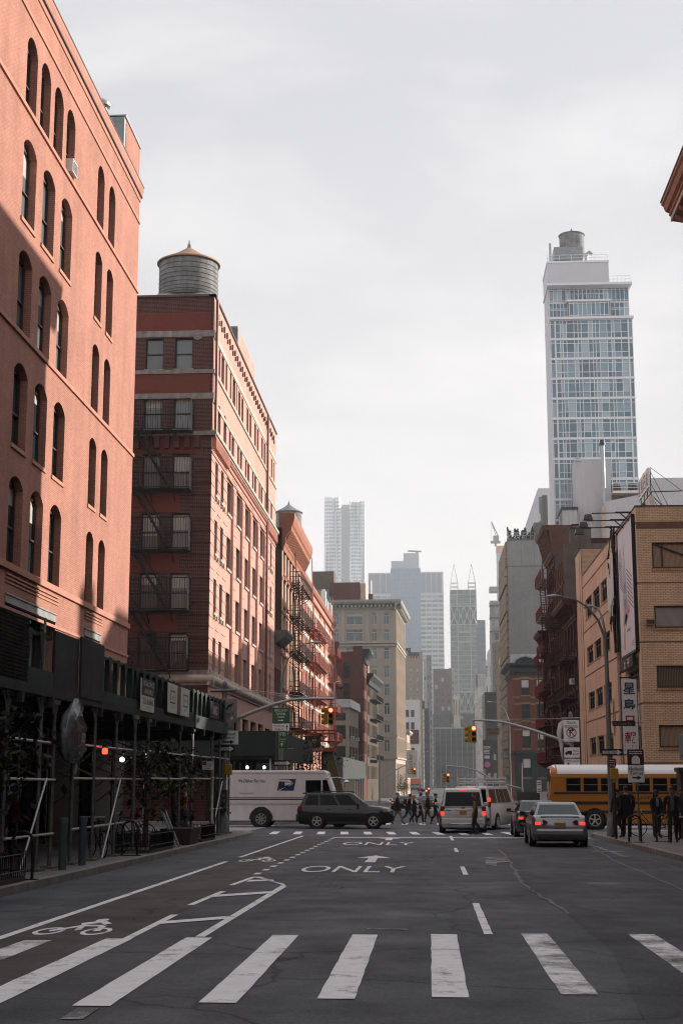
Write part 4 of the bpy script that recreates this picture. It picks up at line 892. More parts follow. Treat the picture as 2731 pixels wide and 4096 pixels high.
# white stucco mass and roof terrace behind the row
STUC = M('white_stucco', (.52, .515, .53), .85, var=.07, scale=.5, streak=.10); 
B6 = thing('white_stucco_building', 'white stucco building with a tall blank shaft and roof terrace behind the tan brick roof', 'building', (24, 226, 0))  # all coordinates of this building scaled up about the camera from a nearer position
m_ = MB(); m_.box(23.85, 29.5, 225, 230, 0, 52.0); m_.box(23.85, 24.75, 224.8, 225, 51.7, 52.25); m_.build('shaft', STUC, B6, world=True)
m_ = MB(); m_.box(21.5, 23.8, 223.5, 230, 0, 43.5); m_.build('pier', M('rust_stained_stucco', (.50, .49, .49), .85, var=.1, streak=.28, scale=2), B6, world=True); m_ = MB(); m_.box(21.3, 24.0, 223.3, 230, 43.5, 43.9); m_.build('pier_cap', IRON, B6, world=True)
m_ = MB(); m_.ext([(27.9, 221.2, 0), (45, 221.2, 0), (45, 221.2, 46.2), (34.2, 221.2, 45.5), (27.9, 221.2, 44.3)], (0, 3.4, 0)); m_.build('wall', STUC, B6, world=True); m_ = MB(); m_.box(27.4, 27.9, 221, 223.5, 29, 43.5); m_.build('edge_pier', M('peach_stucco', (.50, .36, .27), .8), B6, world=True)
m_ = MB(); m_.tube([(28.15, 223.6, 35), (28.15, 223.6, 54)], .33, 10); m_.build('flue', STEEL, B6, smooth=True, world=True); m_ = MB(); m_.tube([(28.15, 223.6, 53.9), (28.15, 223.6, 54.3)], .5, 10); m_.tube([(28.15, 223.6, 54.3), (28.15, 223.6, 54.8)], .4, 10); m_.build('flue_cap', IRON, B6, world=True)
m_ = MB(); m_.box(29.55, 34.1, 223.5, 229.5, 46.15, 46.5); m_.build('terrace', WHITE, B6, world=True); m_ = MB()
for k in range(4): m_.box(29.7, 33.9, 223.7 + k * 1.5, 224.3 + k * 1.5, 45.95, 46.15)
m_.build('terrace_soffit', M('wood_soffit', (.40, .24, .13), .7), B6, world=True); m_ = MB()
for z in (47.0, 47.4, 47.85, 48.25): m_.tube([(29.55, 223.5, z), (34.1, 223.5, z), (34.1, 229.5, z)], .045, 5)
for x_ in (29.55, 31.8, 34.1): m_.tube([(x_, 223.5, 46.5), (x_, 223.5, 48.3)], .05, 5)
m_.build('terrace_railing', WHITE, B6, world=True); m_ = MB()
for x_ in (30.3, 32.85): m_.lathe([(.75, 46.5), (.82, 47.1), (.68, 47.9), (0, 48.0)], (x_, 225.4, 0), 10)
m_.each('terrace_drum', IRON, B6, world=True); m_ = MB(); m_.box(34.5, 45, 226, 230.5, 30, 49.0); m_.build('rear_wall', STUC, B6, world=True)
for x_, z_, r_ in ((34.9, 48.9, .63), (34.3, 47.7, .45)):
    m_ = MB(); m_.lathe([(0, .24), (r_ * .7, .15), (r_, 0), (r_ * .95, -.03), (0, .12)], (x_, 223.8, z_), 14, axis='Y', cap=False); m_.tube([(x_, 224, 46), (x_, 224, z_)], .045, 5); m_.build('terrace_dish', M('dish_pale', (.4, .4, .4), .5), B6, smooth=True, world=True)

# white glass hotel tower
B7 = thing('hotel_tower', 'tall white and blue glass tower on the right with a water tank on top', 'tower', (28, 235, 0))
WALLW = BRICK('white_glazed_brick', (.66, .66, .69), (.63, .63, .66), (.46, .46, .49), .5, .17, .02, var=.05, streak=.05); TW = M('tower_white', (.76, .76, .79), .6, var=.04)
m_ = MB(); m_.box(21.0, 34.8, 231.35, 240, 0, 77.6); m_.box(21.0, 34.6, 232.6, 240, 77.6, 83.7); m_.build('wall', WALLW, B7, world=True)
m_ = MB(); m_.box(20.9, 31.15, 230.9, 240, 83.85, 87.4); m_.build('penthouse', WALLW, B7, world=True)
m_ = MB(); m_.box(20.8, 34.95, 230.8, 240.1, 83.45, 83.85); m_.box(20.8, 31.25, 230.8, 240.1, 87.4, 87.75); m_.box(20.95, 35.0, 230.7, 240.1, 77.45, 77.85); m_.box(24.0, 31.4, 231.2, 233, 80.7, 81.0); m_.build('parapet', TW, B7, world=True)
TG = [GLASS('tower_glass_' + c_, col, .08, .8) for c_, col in (('deep', (.06, .135, .19)), ('mid', (.10, .20, .265)), ('pale', (.20, .31, .39)), ('curtained', (.34, .44, .51)))]
qr = random.Random(11)
def glazing(parent, y, x0, x1, z0, z1, cols, rws, seed, fm=None, gl=None, t=.11, nm='window'):
    f = MB(); p = MB(); r = random.Random(seed); gl = gl or TG
    for x_ in cols: f.box(x_ - t / 2, x_ + t / 2, y - .1, y + .05, z0, z1)
    for z_ in rws: f.box(x0, x1, y - .09, y + .05, z_ - t / 2, z_ + t / 2)
    o = f.build(nm, fm or TW, parent, world=True)
    for a, b_ in zip(cols[:-1], cols[1:]):
        cm = r.choice([0, 0, 1, 1, 2, 3])
        for c_, d_ in zip(rws[:-1], rws[1:]): 
            k = cm if r.random() < .75 else r.choice([0, 1, 2])
            p.face([(a, y, c_), (b_, y, c_), (b_, y, d_), (a, y, d_)], k)
    p.build('pane', gl, o, world=True)
xs = [22.0]
for w_ in (.75, .45, .62, 1.25, .65, .55, 1.2, .7, .5, .65, 1.25, .72, .48, 1.15, 1.13): xs.append(xs[-1] + w_)
k = 12.0 / (xs[-1] - 22.0); xs = [22.0 + (x_ - 22.0) * k for x_ in xs]
for i in range(16):
    zt = 77.35 - i * 3.43; zb = zt - 3.12
    if zb < 22: break
    glazing(B7, 231.3, 22.0, 34.0, zb, zt, xs, [zb, zb + .95, zt - .62, zt], 40 + i)
    glazing(B7, 231.32, 21.15, 21.85, zb, zt, [21.15, 21.85], [zb, zt - .62, zt], 80 + i); glazing(B7, 231.32, 34.15, 34.75, zb, zt, [34.15, 34.75], [zb, zt - .62, zt], 120 + i)
glazing(B7, 232.55, 21.2, 34.5, 80.9, 83.4, [21.2 + 13.3 * i / 19 for i in range(20)], [80.9, 81.2, 83.1, 83.4], 5)
glazing(B7, 231.5, 24.4, 31.0, 77.9, 80.7, [24.4 + 6.6 * i / 9 for i in range(10)], [77.9, 78.3, 80.4, 80.7], 6)
glazing(B7, 232.55, 21.2, 24.2, 77.9, 80.8, [21.2 + 3 * i / 5 for i in range(6)], [77.9, 79.8, 80.8], 7); glazing(B7, 232.55, 31.4, 34.5, 77.9, 80.8, [31.4 + 3.1 * i / 4 for i in range(5)], [77.9, 79.8, 80.8], 8)
m_ = MB()
for i in range(17): z = 77.6 - i * 3.43; m_.box(20.95, 34.85, 231.15, 231.34, z - .26, z + .02)
for x_ in (21.92, 34.08): m_.box(x_ - .1, x_ + .1, 231.1, 231.34, 0, 77.5)
m_.build('floor_edge', TW, B7, world=True)
m_ = MB()
for (xa, xb, z) in ((20.9, 31.1, 87.75), (31.2, 34.7, 83.85)):
    for h in (.55, 1.1): m_.tube([(xa, 231, z + h), (xb, 231, z + h)], .04, 5)
    for k in range(6): x_ = xa + (xb - xa) * k / 5; m_.tube([(x_, 231, z), (x_, 231, z + 1.1)], .04, 5)
for k in range(9): x_ = 24.2 + k * .85; m_.tube([(x_, 231.3, 81), (x_, 231.3, 82)], .03, 4)
m_.tube([(24.2, 231.3, 82), (31, 231.3, 82)], .04, 4); m_.tube([(21.2, 230.8, 79), (24, 230.8, 79)], .04, 4); m_.tube([(31.4, 230.8, 79), (34.6, 230.8, 79)], .04, 4)
m_.build('railing', TW, B7, world=True)
MB().box(22.2, 27.0, 232, 236, 88.4, 90.7).build('cooling_unit', M('plant_grey', (.25, .28, .29), .5, .3), B7, world=True)
m_ = MB(); m_.tube([(21.5, 231.6, 87.7), (21.5, 231.6, 91.2)], .2, 8); m_.tube([(27.6, 232, 87.7), (27.6, 232, 89.3), (28.1, 232, 89.7), (28.6, 232, 89.2)], .3, 8); m_.build('vent_pipe', STEEL, B7, smooth=True, world=True)
WOODG = M('weathered_wood', (.26, .265, .265), .8, var=.35, scale=1.2, streak=.35)
def water_tank(label, loc, r, h, roofm, rh=1.0, group=None, legs=2.3):
    t = thing('water_tank', label, 'water tank', loc, 0, group)
    b = MB(); b.lathe([(r * .98, 0), (r, .1), (r, h)], (0, 0, legs), 40); b.build('barrel', WOODG, t, smooth=True)
    hp = MB()
    for k in range(9): z = legs + .12 + h * (k / 8.6) ** 1.25; hp.lathe([(r + .015, z - .02), (r + .035, z), (r + .015, z + .02)], (0, 0, 0), 40, cap=False)
    hp.build('hoop', M('rusty_hoop', (.12, .12, .12), .6, .3), t)
    rf = MB(); rf.lathe([(r + .16, legs + h - .08), (r + .17, legs + h), (r * .5, legs + h + rh * .48), (.18, legs + h + rh * .92), (0, legs + h + rh * .94)], (0, 0, 0), 32); rf.build('roof', roofm, t, smooth=True)
    fn = MB(); fn.lathe([(.17, legs + h + rh * .88), (.12, legs + h + rh * 1.1), (.04, legs + h + rh * 1.25), (.04, legs + h + rh * 1.38), (0, legs + h + rh * 1.4)], (0, 0, 0), 8); fn.build('finial', WOODG, t)
    st = MB()
    for a in range(6): x_, y_ = r * .75 * math.cos(a * PI / 3 + .3), r * .75 * math.sin(a * PI / 3 + .3); st.box(x_ - .08, x_ + .08, y_ - .08, y_ + .08, 0, legs - .25)
    for k in range(5): y_ = -r * .8 + k * r * .4; st.box(-r * .9, r * .9, y_ - .08, y_ + .08, legs - .25, legs)
    st.build('stand', STEEL, t); return t
water_tank('weathered wooden water tank on top of the white glass tower', (25.5, 234.5, 87.75), 2.1, 3.9, M('tank_roof_grey', (.2, .21, .22), .7), 1.0, legs=2.0)
water_tank('big silver grey water tank with tan conical roof on the dark brick corner building', (-15.87, 91, 30.6), 1.97, 2.6, M('tan_tank_roof', (.42, .25, .15), .8, var=.15), 1.25, legs=2.75)
# low white wing and olive stair head behind the grey block
B8 = thing('white_wing_building', 'white building with slim windows stepping up behind the grey blank wall', 'building', (20, 250, 0))
m_ = MB(); m_.ext([(18.1, 250, 0), (24, 250, 0), (24, 250, 52.4), (19.9, 250, 52.4), (18.1, 250, 47.2)], (0, 8, 0)); m_.build('wall', WALLW, B8, world=True)
for z in (39.5, 43.5, 47.8): 
    f_ = MB(); f_.box(20.0, 20.6, 249.9, 249.99, z, z + 3); f_.build('window', TG[1], B8, world=True)
B9 = thing('grey_concrete_building', 'grey blank concrete and block wall with a planted roof terrace', 'building', (12.6, 222, 0))
CB = BRICK('grey_block', (.275, .285, .28), (.24, .25, .245), (.26, .265, .26), .4, .13, .02, var=.12, streak=.12); CP = M('grey_panel', (.29, .295, .285), .85, var=.10, scale=.8, streak=.15)
m_ = MB(); m_.box(12.6, 20.5, 222, 245, 0, 34.3, 0); m_.box(12.6, 20.5, 222, 245, 34.36, 38.45, 1); m_.box(12.62, 20.4, 222.05, 245, 34.3, 34.36, 1)
m_.build('wall', [CB, CP], B9, world=True); m_ = MB()
for x_ in (14.75, 16.75): m_.box(x_, x_ + .04, 221.985, 222, 34.4, 38.4)
m_.box(12.55, 20.5, 221.9, 222, 38.45, 38.6); m_.box(12.6, 20.5, 221.97, 222, 34.25, 34.38); m_.build('panel_joint', M('joint_grey', (.13, .13, .12), .9), B9, world=True)
m_ = MB(); qq = random.Random(9)
for k in range(26): z = 2 + k * 1.4; m_.box(12.35 - qq.random() * .2, 12.6, 222.1 + qq.random() * .2, 244, z, z + 1.25)
m_.build('stone_flank', M('brown_stone', (.30, .21, .15), .85, var=.3, streak=.3), B9, world=True)
MB().box(16.95, 19.1, 223, 228, 38.6, 41.4).build('stair_head', M('olive_render', (.135, .14, .115), .85, var=.1), B9, world=True); MB().box(18.4, 19.2, 223.5, 228, 41.4, 45.9).build('lift_shaft', M('olive_render', (.135, .14, .115)), B9, world=True)
# brick corner house with arched pediment
B10 = thing('pediment_brick_building', 'red brick corner house with dark green cornice and arched pediment', 'building', (12.1, 206, gz(206)))
RBR = BRICK('red_house_brick', (.17, .052, .036), (.15, .045, .032), (.13, .05, .04), var=.15); GRN = M('dark_green_paint', (.022, .034, .035), .6, var=.2); OLV = M('olive_stone', (.19, .17, .12), .85, var=.2)
G = FS(206); po = [(13.24, 14.42, z0, z1) for z0, z1 in ((13.33, 15.6), (9.75, 12.05), (5.83, 8.45), (1.75, 4.45))] + [(15.4, 16.58, z0, z1) for z0, z1 in ((13.33, 15.6), (9.75, 12.05), (5.83, 8.45), (1.75, 4.45))] + [(18, 19.2, z0, z1) for z0, z1 in ((13.33, 15.6), (9.75, 12.05), (5.83, 8.45), (1.75, 4.45))]
m_ = MB(); wall(m_, G, 12.1, 22, 5.4, 18.1, [o for o in po if o[2] > 5], .25, 0); wall(m_, G, 12.1, 22, -2.6, 5.4, [o for o in po if o[2] < 5], .25, 1); m_.box(12.1, 22, 206, 221.9, -2.6, 18.1, 0, skip=(2,)); m_.build('wall', [RBR, GRN], B10, world=True)
for i, o in enumerate(po): window(B10, G, o, .2, 'sash', GRN, GL, M('white_blind', (.55, .55, .54), .7), (.55, .0, .35, .5, .5, 0)[i % 6], OLV, .08, .18)
m_ = MB()
for o in po:
    if o[2] > 5: band(m_, G, o[0] - .15, o[1] + .15, o[3], o[3] + .28, .05); 
for z in (15.62, 13.0, 12.05, 9.45, 8.45): band(m_, G, 12.1, 13.1, z - .12, z + .12, .03); band(m_, G, 14.55, 15.2, z - .12, z + .12, .03)
m_.each('stone_trim', OLV, B10, world=True)
m_ = MB(); cornice(m_, G, 11.7, 22, [(-.1, 16.2), (.1, 16.2), (.15, 16.5), (.3, 16.6), (.35, 17.2), (.8, 17.5), (.95, 17.6), (.95, 17.85), (-.1, 17.85)]); cornice(m_, FE(12.1), -221.9, -205.6, [(-.1, 16.2), (.1, 16.2), (.15, 16.5), (.3, 16.6), (.35, 17.2), (.8, 17.5), (.95, 17.6), (.95, 17.85), (-.1, 17.85)]); band(m_, G, 11.9, 22, 5.1, 5.5, .35); band(m_, FE(12.1), -221, -205.7, 5.1, 5.5, .35); m_.build('cornice', GRN, B10, world=True)
m_ = MB(); n = 16; cx_, z0 = 13.95, 17.85
for i in range(n):
    a, b_ = PI * i / n, PI * (i + 1) / n
    P = [(cx_ + r * math.cos(t), 205.3 + d_, z0 + r * .55 * math.sin(t)) for d_ in (0, .5) for r, t in ((1.55, a), (1.9, a), (1.9, b_), (1.55, b_))]; m_.hexa(P)
m_.build('pediment_arch', M('zinc_grey', (.30, .33, .36), .5, .2), B10, smooth=True, world=True); m_ = MB(); m_.face([(cx_ + 1.56 * math.cos(PI * i / 16), 205.6, z0 + .86 * math.sin(PI * i / 16)) for i in range(17)]); m_.build('pediment_panel', GRN, B10, world=True)
MB().box(11.9, 17, 207.5, 207.8, 17.85, 19.3).build('roof_screen', M('zinc_pale', (.42, .45, .49), .5, .1), B10, world=True)
# ================================================================ left row beyond the corner building
def local(root): OFF[root.name] = Vector((0, 0, 0)); return root
PEACH = M('peach_stone', (.62, .40, .30), .8, var=.18, streak=.15); RTERR = M('rust_cornice', (.34, .125, .07), .7, var=.2); RBK = BRICK('rust_party_brick', (.085, .045, .025), (.07, .036, .02), (.12, .08, .05), var=.3)
L0 = row = thing('low_row_building', 'low dark building with projecting cornice wedged between two taller brick blocks', 'building', (-13, 120.4, gz(120)))
F = FW(-13); m_ = MB(); ops = [(121 + k * 1.7, 122.1 + k * 1.7, z, z + 2, 0) for k in range(3) for z in (5.2, 9)]; wall(m_, F, 120.4, 126, -2, 13.6, ops, .25); m_.box(-26, -13, 120.4, 126, -2, 13.6, skip=(3,)); m_.build('wall', M('dark_red_stone', (.15, .05, .04), .8), L0, world=True)
for o in ops: window(L0, F, o, .22, 'sash', BLKF, GL)
m_ = MB(); cornice(m_, F, 120.42, 126, [(-.1, 13), (.3, 13.1), (.9, 13.6), (1.1, 13.9), (1.1, 14.1), (-.1, 14.1)]); m_.build('cornice', M('slate_cornice', (.10, .10, .11), .6), L0, world=True)
L3 = thing('ornate_building', 'rust and peach building with deep toothed cornice and black fire escape, left row', 'building', (-13, 126, gz(126)))
ops = [(127.2 + k * 2.85, 128.75 + k * 2.85, z, z + 2.5, .22) for k in range(6) for z in (5.4, 9.6, 13.4, 17.0, 19.6)] + [(127 + k * 2.9, 129.2 + k * 2.9, -1, 3.8) for k in range(6)]
m_ = MB(); wall(m_, F, 126, 146, -2, 23.9, ops, .45, 0); m_.box(-28, -13, 126, 146, -2, 23.95, 1, skip=(3,)); m_.build('wall', [PEACH, RBK], L3, world=True)
for o in ops: window(L3, F, o, .42, 'sash', BRNF, GL)
m_ = MB()
for k in range(7): y = 126.1 + k * 2.85; m_.box(-13, -12.93, y, y + .55, -1, 22.2); m_.box(-13, -12.88, y - .08, y + .63, 19.2, 19.5)
m_.each('pilaster', M('peach_pier', (.66, .44, .33), .8, var=.15), L3, world=True); m_ = MB()
for z in (4.6, 8.6, 12.4, 16.2): band(m_, F, 126, 146, z, z + .22, .14)
for o in ops[:30]: band(m_, F, o[0] - .25, o[1] + .25, o[3] + .28, o[3] + .5, .12); band(m_, F, o[0] - .1, o[1] + .1, o[2] - .25, o[2], .2)
m_.build('string_course', RTERR, L3, world=True)
m_ = MB(); cornice(m_, F, 126, 146.3, [(-.3, 21.9), (.15, 21.9), (.2, 22.3), (.3, 22.45), (.36, 23.1), (.86, 23.75), (.86, 24.05), (1.0, 24.25), (1.12, 24.8), (1.12, 25.3), (-.3, 25.3)]); m_.build('cornice', RTERR, L3, world=True)
m_ = MB()
for k in range(30): y = 126.3 + k * .67; m_.hexa([(-12.66, y, 22.6), (-12.15, y, 23.65), (-12.15, y + .26, 23.65), (-12.66, y + .26, 22.6), (-12.66, y, 23.2), (-12.15, y, 23.95), (-12.15, y + .26, 23.95), (-12.66, y + .26, 23.2)])
m_.each('cornice_bracket', RTERR, L3, world=True)
fire_escape('black_fire_escape', 'long black fire escape with screened ends on the ornate rust building', F, 132.5, 145.8, [6.3, 9.6, 13.4, 16.7, 19.9], 1.15, IRON, (-12.4, 139, 6.3), .6, top_ladder=(134, 26))
water_tank('grey water tank whose pointed roof shows over the ornate left cornice', (-18.7, 190, 22), 1.75, 3.6, M('tank_roof_slate', (.24, .26, .28), .6), 1.15, legs=11.7)
PNK2 = BRICK('rose_brick', (.60, .32, .255), (.54, .28, .215), (.50, .28, .23), var=.12); WLIN = M('white_lintel', (.66, .58, .51), .8, var=.12)
L4 = thing('rose_brick_building', 'rose brick building with rows of white lintels and red fire escapes, left row', 'building', (-13, 146.2, gz(146)))
ops = [(147.2 + k * 2.05, 148.4 + k * 2.05, z, z + 2.3, 0) for k in range(24) for z in (-.4, 3.3, 7.0, 10.6, 14.2, 17.8)]
m_ = MB(); wall(m_, F, 146.2, 197, -2.2, 22.7, ops, .35, 0); m_.box(-28, -13, 146.2, 197, -2.2, 22.7, 0, skip=(3,)); m_.build('wall', PNK2, L4, world=True)
for o in ops: 
    if o[2] > 0: window(L4, F, o, .32, 'sash', BRNF, GL)
m_ = MB()
for o in ops:
    if o[2] > 2: band(m_, F, o[0] - .18, o[1] + .18, o[3], o[3] + .42, .09); m_.box(-13, -12.92, o[0] - .2, o[0] - .02, o[3] - .2, o[3] + .2)
m_.build('lintel', WLIN, L4, world=True); m_ = MB()
for y in (146.4, 160.6, 170.9, 178, 187.6): m_.box(-13, -12.86, y, y + .5, -1, 21.4)
band(m_, F, 146.2, 197, 21.2, 21.45, .25); cornice(m_, F, 146.2, 197.2, [(-.2, 22.3), (.2, 22.3), (.35, 22.6), (.35, 22.85), (-.2, 22.85)]); m_.build('pilaster', M('dark_rose', (.36, .145, .10), .8), L4, world=True)
REDF = M('red_oxide_iron', (.30, .07, .045), .6, .1)
for a, b, lab in ((151.5, 169, 'nearer red fire escape with a gooseneck ladder on the rose brick building'), (185.5, 196.5, 'farther red fire escape at the end of the rose brick building')):
    fire_escape('red_fire_escape', lab, F, a, b, [6.5, 10.2, 13.9, 17.5], 1.25, REDF, (-12.4, a, 6.5), .7, top_ladder=(a + 3, 25.5))
for k, (y, z, h) in enumerate(((180, 22.8, 2.6), (184, 22.8, 1.8), (191, 22.8, 2.2))):
    m_ = MB(); m_.box(-13.4, -13.0, y, y + .3, z, z + h); m_.box(-13.5, -12.9, y - .3, y + .6, z + .4, z + h - .3); m_.build('antenna_panel', WHITE, L4, world=True)

# ================================================================ blocks past the second crossing: the street bends right
def corner_block(name, label, x, y, W, Ls, z1, fm, sm, fops, sops, kind='sash', frame=BLKF, glass=None, rz=-.042, blind=(0,), sill=None, depth=.25, cat='building', sglass=None):
    b = local(thing(name, label, cat, (x, y, gz(y)), rz)); g0 = gz(y); FF = Face(0, 0, 0); SF = Face(0, 0, PI / 2)
    fo = [(a, b_, c - g0, d - g0) + tuple(r) for a, b_, c, d, *r in fops]; so_ = [(a, b_, c - g0, d - g0) + tuple(r) for a, b_, c, d, *r in sops]
    m = MB(); wall(m, FF, -W, 0, -1, z1 - g0, fo, depth, 0); wall(m, SF, 0, Ls, -1, z1 - g0, so_, depth, 1); m.box(-W, 0, 0, Ls, -1, z1 - g0, 0, skip=(2, 3)); m.build('wall', [fm, sm], b)
    for i, o in enumerate(fo): window(b, FF, o, depth - .04, kind, frame, glass or GL, SHADE, blind[i % len(blind)], sill, .05, .12)
    for i, o in enumerate(so_): window(b, SF, o, depth - .04, 'sash', frame, sglass or GL, SHADE, 0)
    return b, FF, SF, g0
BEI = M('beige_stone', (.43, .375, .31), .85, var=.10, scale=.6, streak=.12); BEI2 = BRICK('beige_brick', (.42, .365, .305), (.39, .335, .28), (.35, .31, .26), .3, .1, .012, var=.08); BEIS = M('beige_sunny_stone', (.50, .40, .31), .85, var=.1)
TANC = M('tan_concrete', (.33, .26, .19), .85, var=.12, streak=.2)
zs = [1.6, 5.4, 9.0]
b, FF, SF, g0 = corner_block('ribbon_window_building', 'low tan building with dark ribbon windows and a red and yellow banner', -12.3, 222, 12, 16.2, 12.4, TANC, TANC, [(-4.6 + .0, -.5, z, z + 2.1) for z in (4.4, 7.6)] + [(-10, -5.4, z, z + 2.1) for z in (4.4, 7.6)] + [(-5, -.5, 10.4, 11.6)], [(.6, 4.9, z, z + 2.1) for z in (4.4, 7.6)] + [(5.4, 10, z, z + 2.1) for z in (4.4, 7.6)] + [(10.5, 15.5, z, z + 2.1) for z in (4.4, 7.6)], 'three', BRNF)
m_ = MB(); cornice(m_, FF, -12, .3, [(0, 12.4 - g0), (.35, 12.4 - g0), (.25, 13.7 - g0), (0, 13.7 - g0)]); cornice(m_, SF, -.3, 16.2, [(0, 12.4 - g0), (.35, 12.4 - g0), (.25, 13.7 - g0), (0, 13.7 - g0)]); m_.build('roof_edge', M('pale_metal', (.42, .42, .43), .5, .3, var=.2), b)
m_ = MB(); band(m_, FF, -9, 0, 1.6 - g0, 4.0 - g0, .06); m_.build('red_banner', M('banner_red', (.40, .035, .03), .6), b); m_ = MB(); band(m_, SF, 0, 13, 1.6 - g0, 4.0 - g0, .06); m_.build('yellow_banner', M('banner_yellow', (.52, .36, .05), .6), b)
m_ = MB(); m_.box(-3.4, -2.0, -.16, -.06, 3.0 - g0, 3.5 - g0); m_.box(-1.2, -.6, -.12, -.06, 1.7 - g0, 2.1 - g0); m_.build('banner_print', M('banner_tan', (.35, .16, .09), .6), b)
for i, (u, z, l) in enumerate(((3.2, 7.6, 'upper'), (3.2, 4.4, 'lower'), (12, 7.6, 'far upper'))):
    a = thing('air_conditioner', l + ' white air conditioner in the ribbon windows of the low tan building', 'air conditioner', (-12.1 + u * .04, 222 + u, z)); MB().box(-.2, .3, -.35, .35, 0, .5).build('casing', WHITE, a); MB().box(-.1, .25, -.37, -.35, .06, .42).build('grille', M('grey_grille', (.3, .3, .3)), a)
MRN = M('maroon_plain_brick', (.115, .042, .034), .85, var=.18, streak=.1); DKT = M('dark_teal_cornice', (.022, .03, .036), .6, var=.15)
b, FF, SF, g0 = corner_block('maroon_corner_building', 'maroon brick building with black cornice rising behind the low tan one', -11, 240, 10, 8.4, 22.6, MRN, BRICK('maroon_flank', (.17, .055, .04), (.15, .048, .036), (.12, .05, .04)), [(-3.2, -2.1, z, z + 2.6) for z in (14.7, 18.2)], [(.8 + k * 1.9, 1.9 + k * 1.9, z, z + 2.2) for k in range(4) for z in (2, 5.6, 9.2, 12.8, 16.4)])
m_ = MB(); cornice(m_, SF, -.1, 8.5, [(0, 20.8 - g0), (.3, 20.9 - g0), (.5, 21.6 - g0), (1.2, 22.6 - g0), (1.2, 23.1 - g0), (0, 23.1 - g0)]); m_.build('cornice', DKT, b); m_ = MB(); m_.box(-10, -4, 0, .4, 22.6 - g0, 24.4 - g0); m_.box(-1.6, 0, 0, .4, 22.6 - g0, 23.6 - g0); m_.build('parapet', MRN, b)
b, FF, SF, g0 = corner_block('dark_walkup_building', 'narrow dark walk-up with black fire escapes beside the maroon building', -10.6, 248.5, 8, 24.5, 19.2, MRN, M('umber_front', (.075, .055, .036), .85, var=.3), [], [(1 + k * 2.6, 2.3 + k * 2.6, z, z + 2.2) for k in range(9) for z in (1.5, 5.2, 8.9, 12.6, 15.8)])
m_ = MB(); cornice(m_, SF, -.1, 24.5, [(0, 17.6 - g0), (.3, 17.7 - g0), (.5, 18.4 - g0), (1.1, 19.2 - g0), (1.1, 19.6 - g0), (0, 19.6 - g0)]); m_.build('cornice', DKT, b)
m_ = MB(); m_.ext([(-.3, 1, 19.6 - g0), (-.3, 5.4, 19.6 - g0), (-.3, 5.0, 21 - g0), (-.3, 3.2, 22 - g0), (-.3, 1.4, 21 - g0)], (.3, 0, 0)); m_.build('gable', M('umber_gable', (.2, .16, .11), .8), b)
for i, z in enumerate((4.8, 8.4, 12, 15.4)):
    p = MB(); p.box(0, 1.2, 6, 22, z - g0 - .1, z - g0); 
    for k in range(60): p.box(1.17, 1.2, 6 + k * .27, 6.03 + k * .27, z - g0, z - g0 + .9)
    p.box(1.15, 1.22, 6, 22, z - g0 + .88, z - g0 + .94); p.box(0, 1.2, 21.9, 22, z - g0, z - g0 + .9); p.build('fire_balcony', IRON, b)
cols = [(-2.3, -1.2), (-4.75, -3.65), (-9.85, -6.5), (-12.4, -11.3), (-14.8, -13.7)]
zt = [32.0, 28.65, 25.0, 21.3, 17.7, 14.0, 10.4, 6.7]
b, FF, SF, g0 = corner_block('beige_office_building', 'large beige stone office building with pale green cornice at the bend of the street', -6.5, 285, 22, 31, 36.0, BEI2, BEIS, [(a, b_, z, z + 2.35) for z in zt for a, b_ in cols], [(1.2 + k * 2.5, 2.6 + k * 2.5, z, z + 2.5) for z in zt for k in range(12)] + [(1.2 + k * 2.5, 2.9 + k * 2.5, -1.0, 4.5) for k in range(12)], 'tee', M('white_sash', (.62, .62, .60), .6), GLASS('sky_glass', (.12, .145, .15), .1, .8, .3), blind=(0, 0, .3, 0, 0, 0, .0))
CORN = M('verdigris_stone', (.29, .30, .265), .8, var=.15, scale=1)
m_ = MB()
pf = [(0, 35.0 - g0), (.15, 35.0 - g0), (.2, 35.6 - g0), (.6, 35.9 - g0), (1.2, 36.2 - g0), (1.35, 36.5 - g0), (1.35, 36.9 - g0), (0, 36.9 - g0)]
cornice(m_, FF, -22, 1.3, pf); cornice(m_, SF, -1.3, 31.5, pf); m_.build('cornice', CORN, b); m_ = MB()
for k in range(28): m_.box(-21.6 + k * .8, -21.35 + k * .8, -.95, -.2, 35.45 - g0, 35.85 - g0)
for k in range(38): m_.box(.2, .95, .2 + k * .8, .45 + k * .8, 35.45 - g0, 35.85 - g0)
m_.build('modillion', M('pale_modillion', (.45, .45, .41), .8), b); m_ = MB()
for z, o in ((27.6, .3), (28.2, .4), (5.4, .3), (9.6, .12)): band(m_, FF, -22, .3 if z != 28.2 else .4, z - g0, z - g0 + .35, o); band(m_, SF, -.3, 31, z - g0, z - g0 + .35, o)
m_.build('belt_course', BEI, b); m_ = MB()
for k in range(13): m_.box(0, .25, .15 + k * 2.5, .75 + k * 2.5, 28.6 - g0, 35 - g0); m_.box(0, .2, .15 + k * 2.5, .75 + k * 2.5, 5.8 - g0, 27.6 - g0)
m_.build('pilaster', BEIS, b); m_ = MB()
for a, c in ((-5.9, -5.2), (-10.9, -10.2)): 
    m_.box(a, c, -.12, 0, 28.6 - g0, 35 - g0)
m_.build('front_pier', BEI, b)
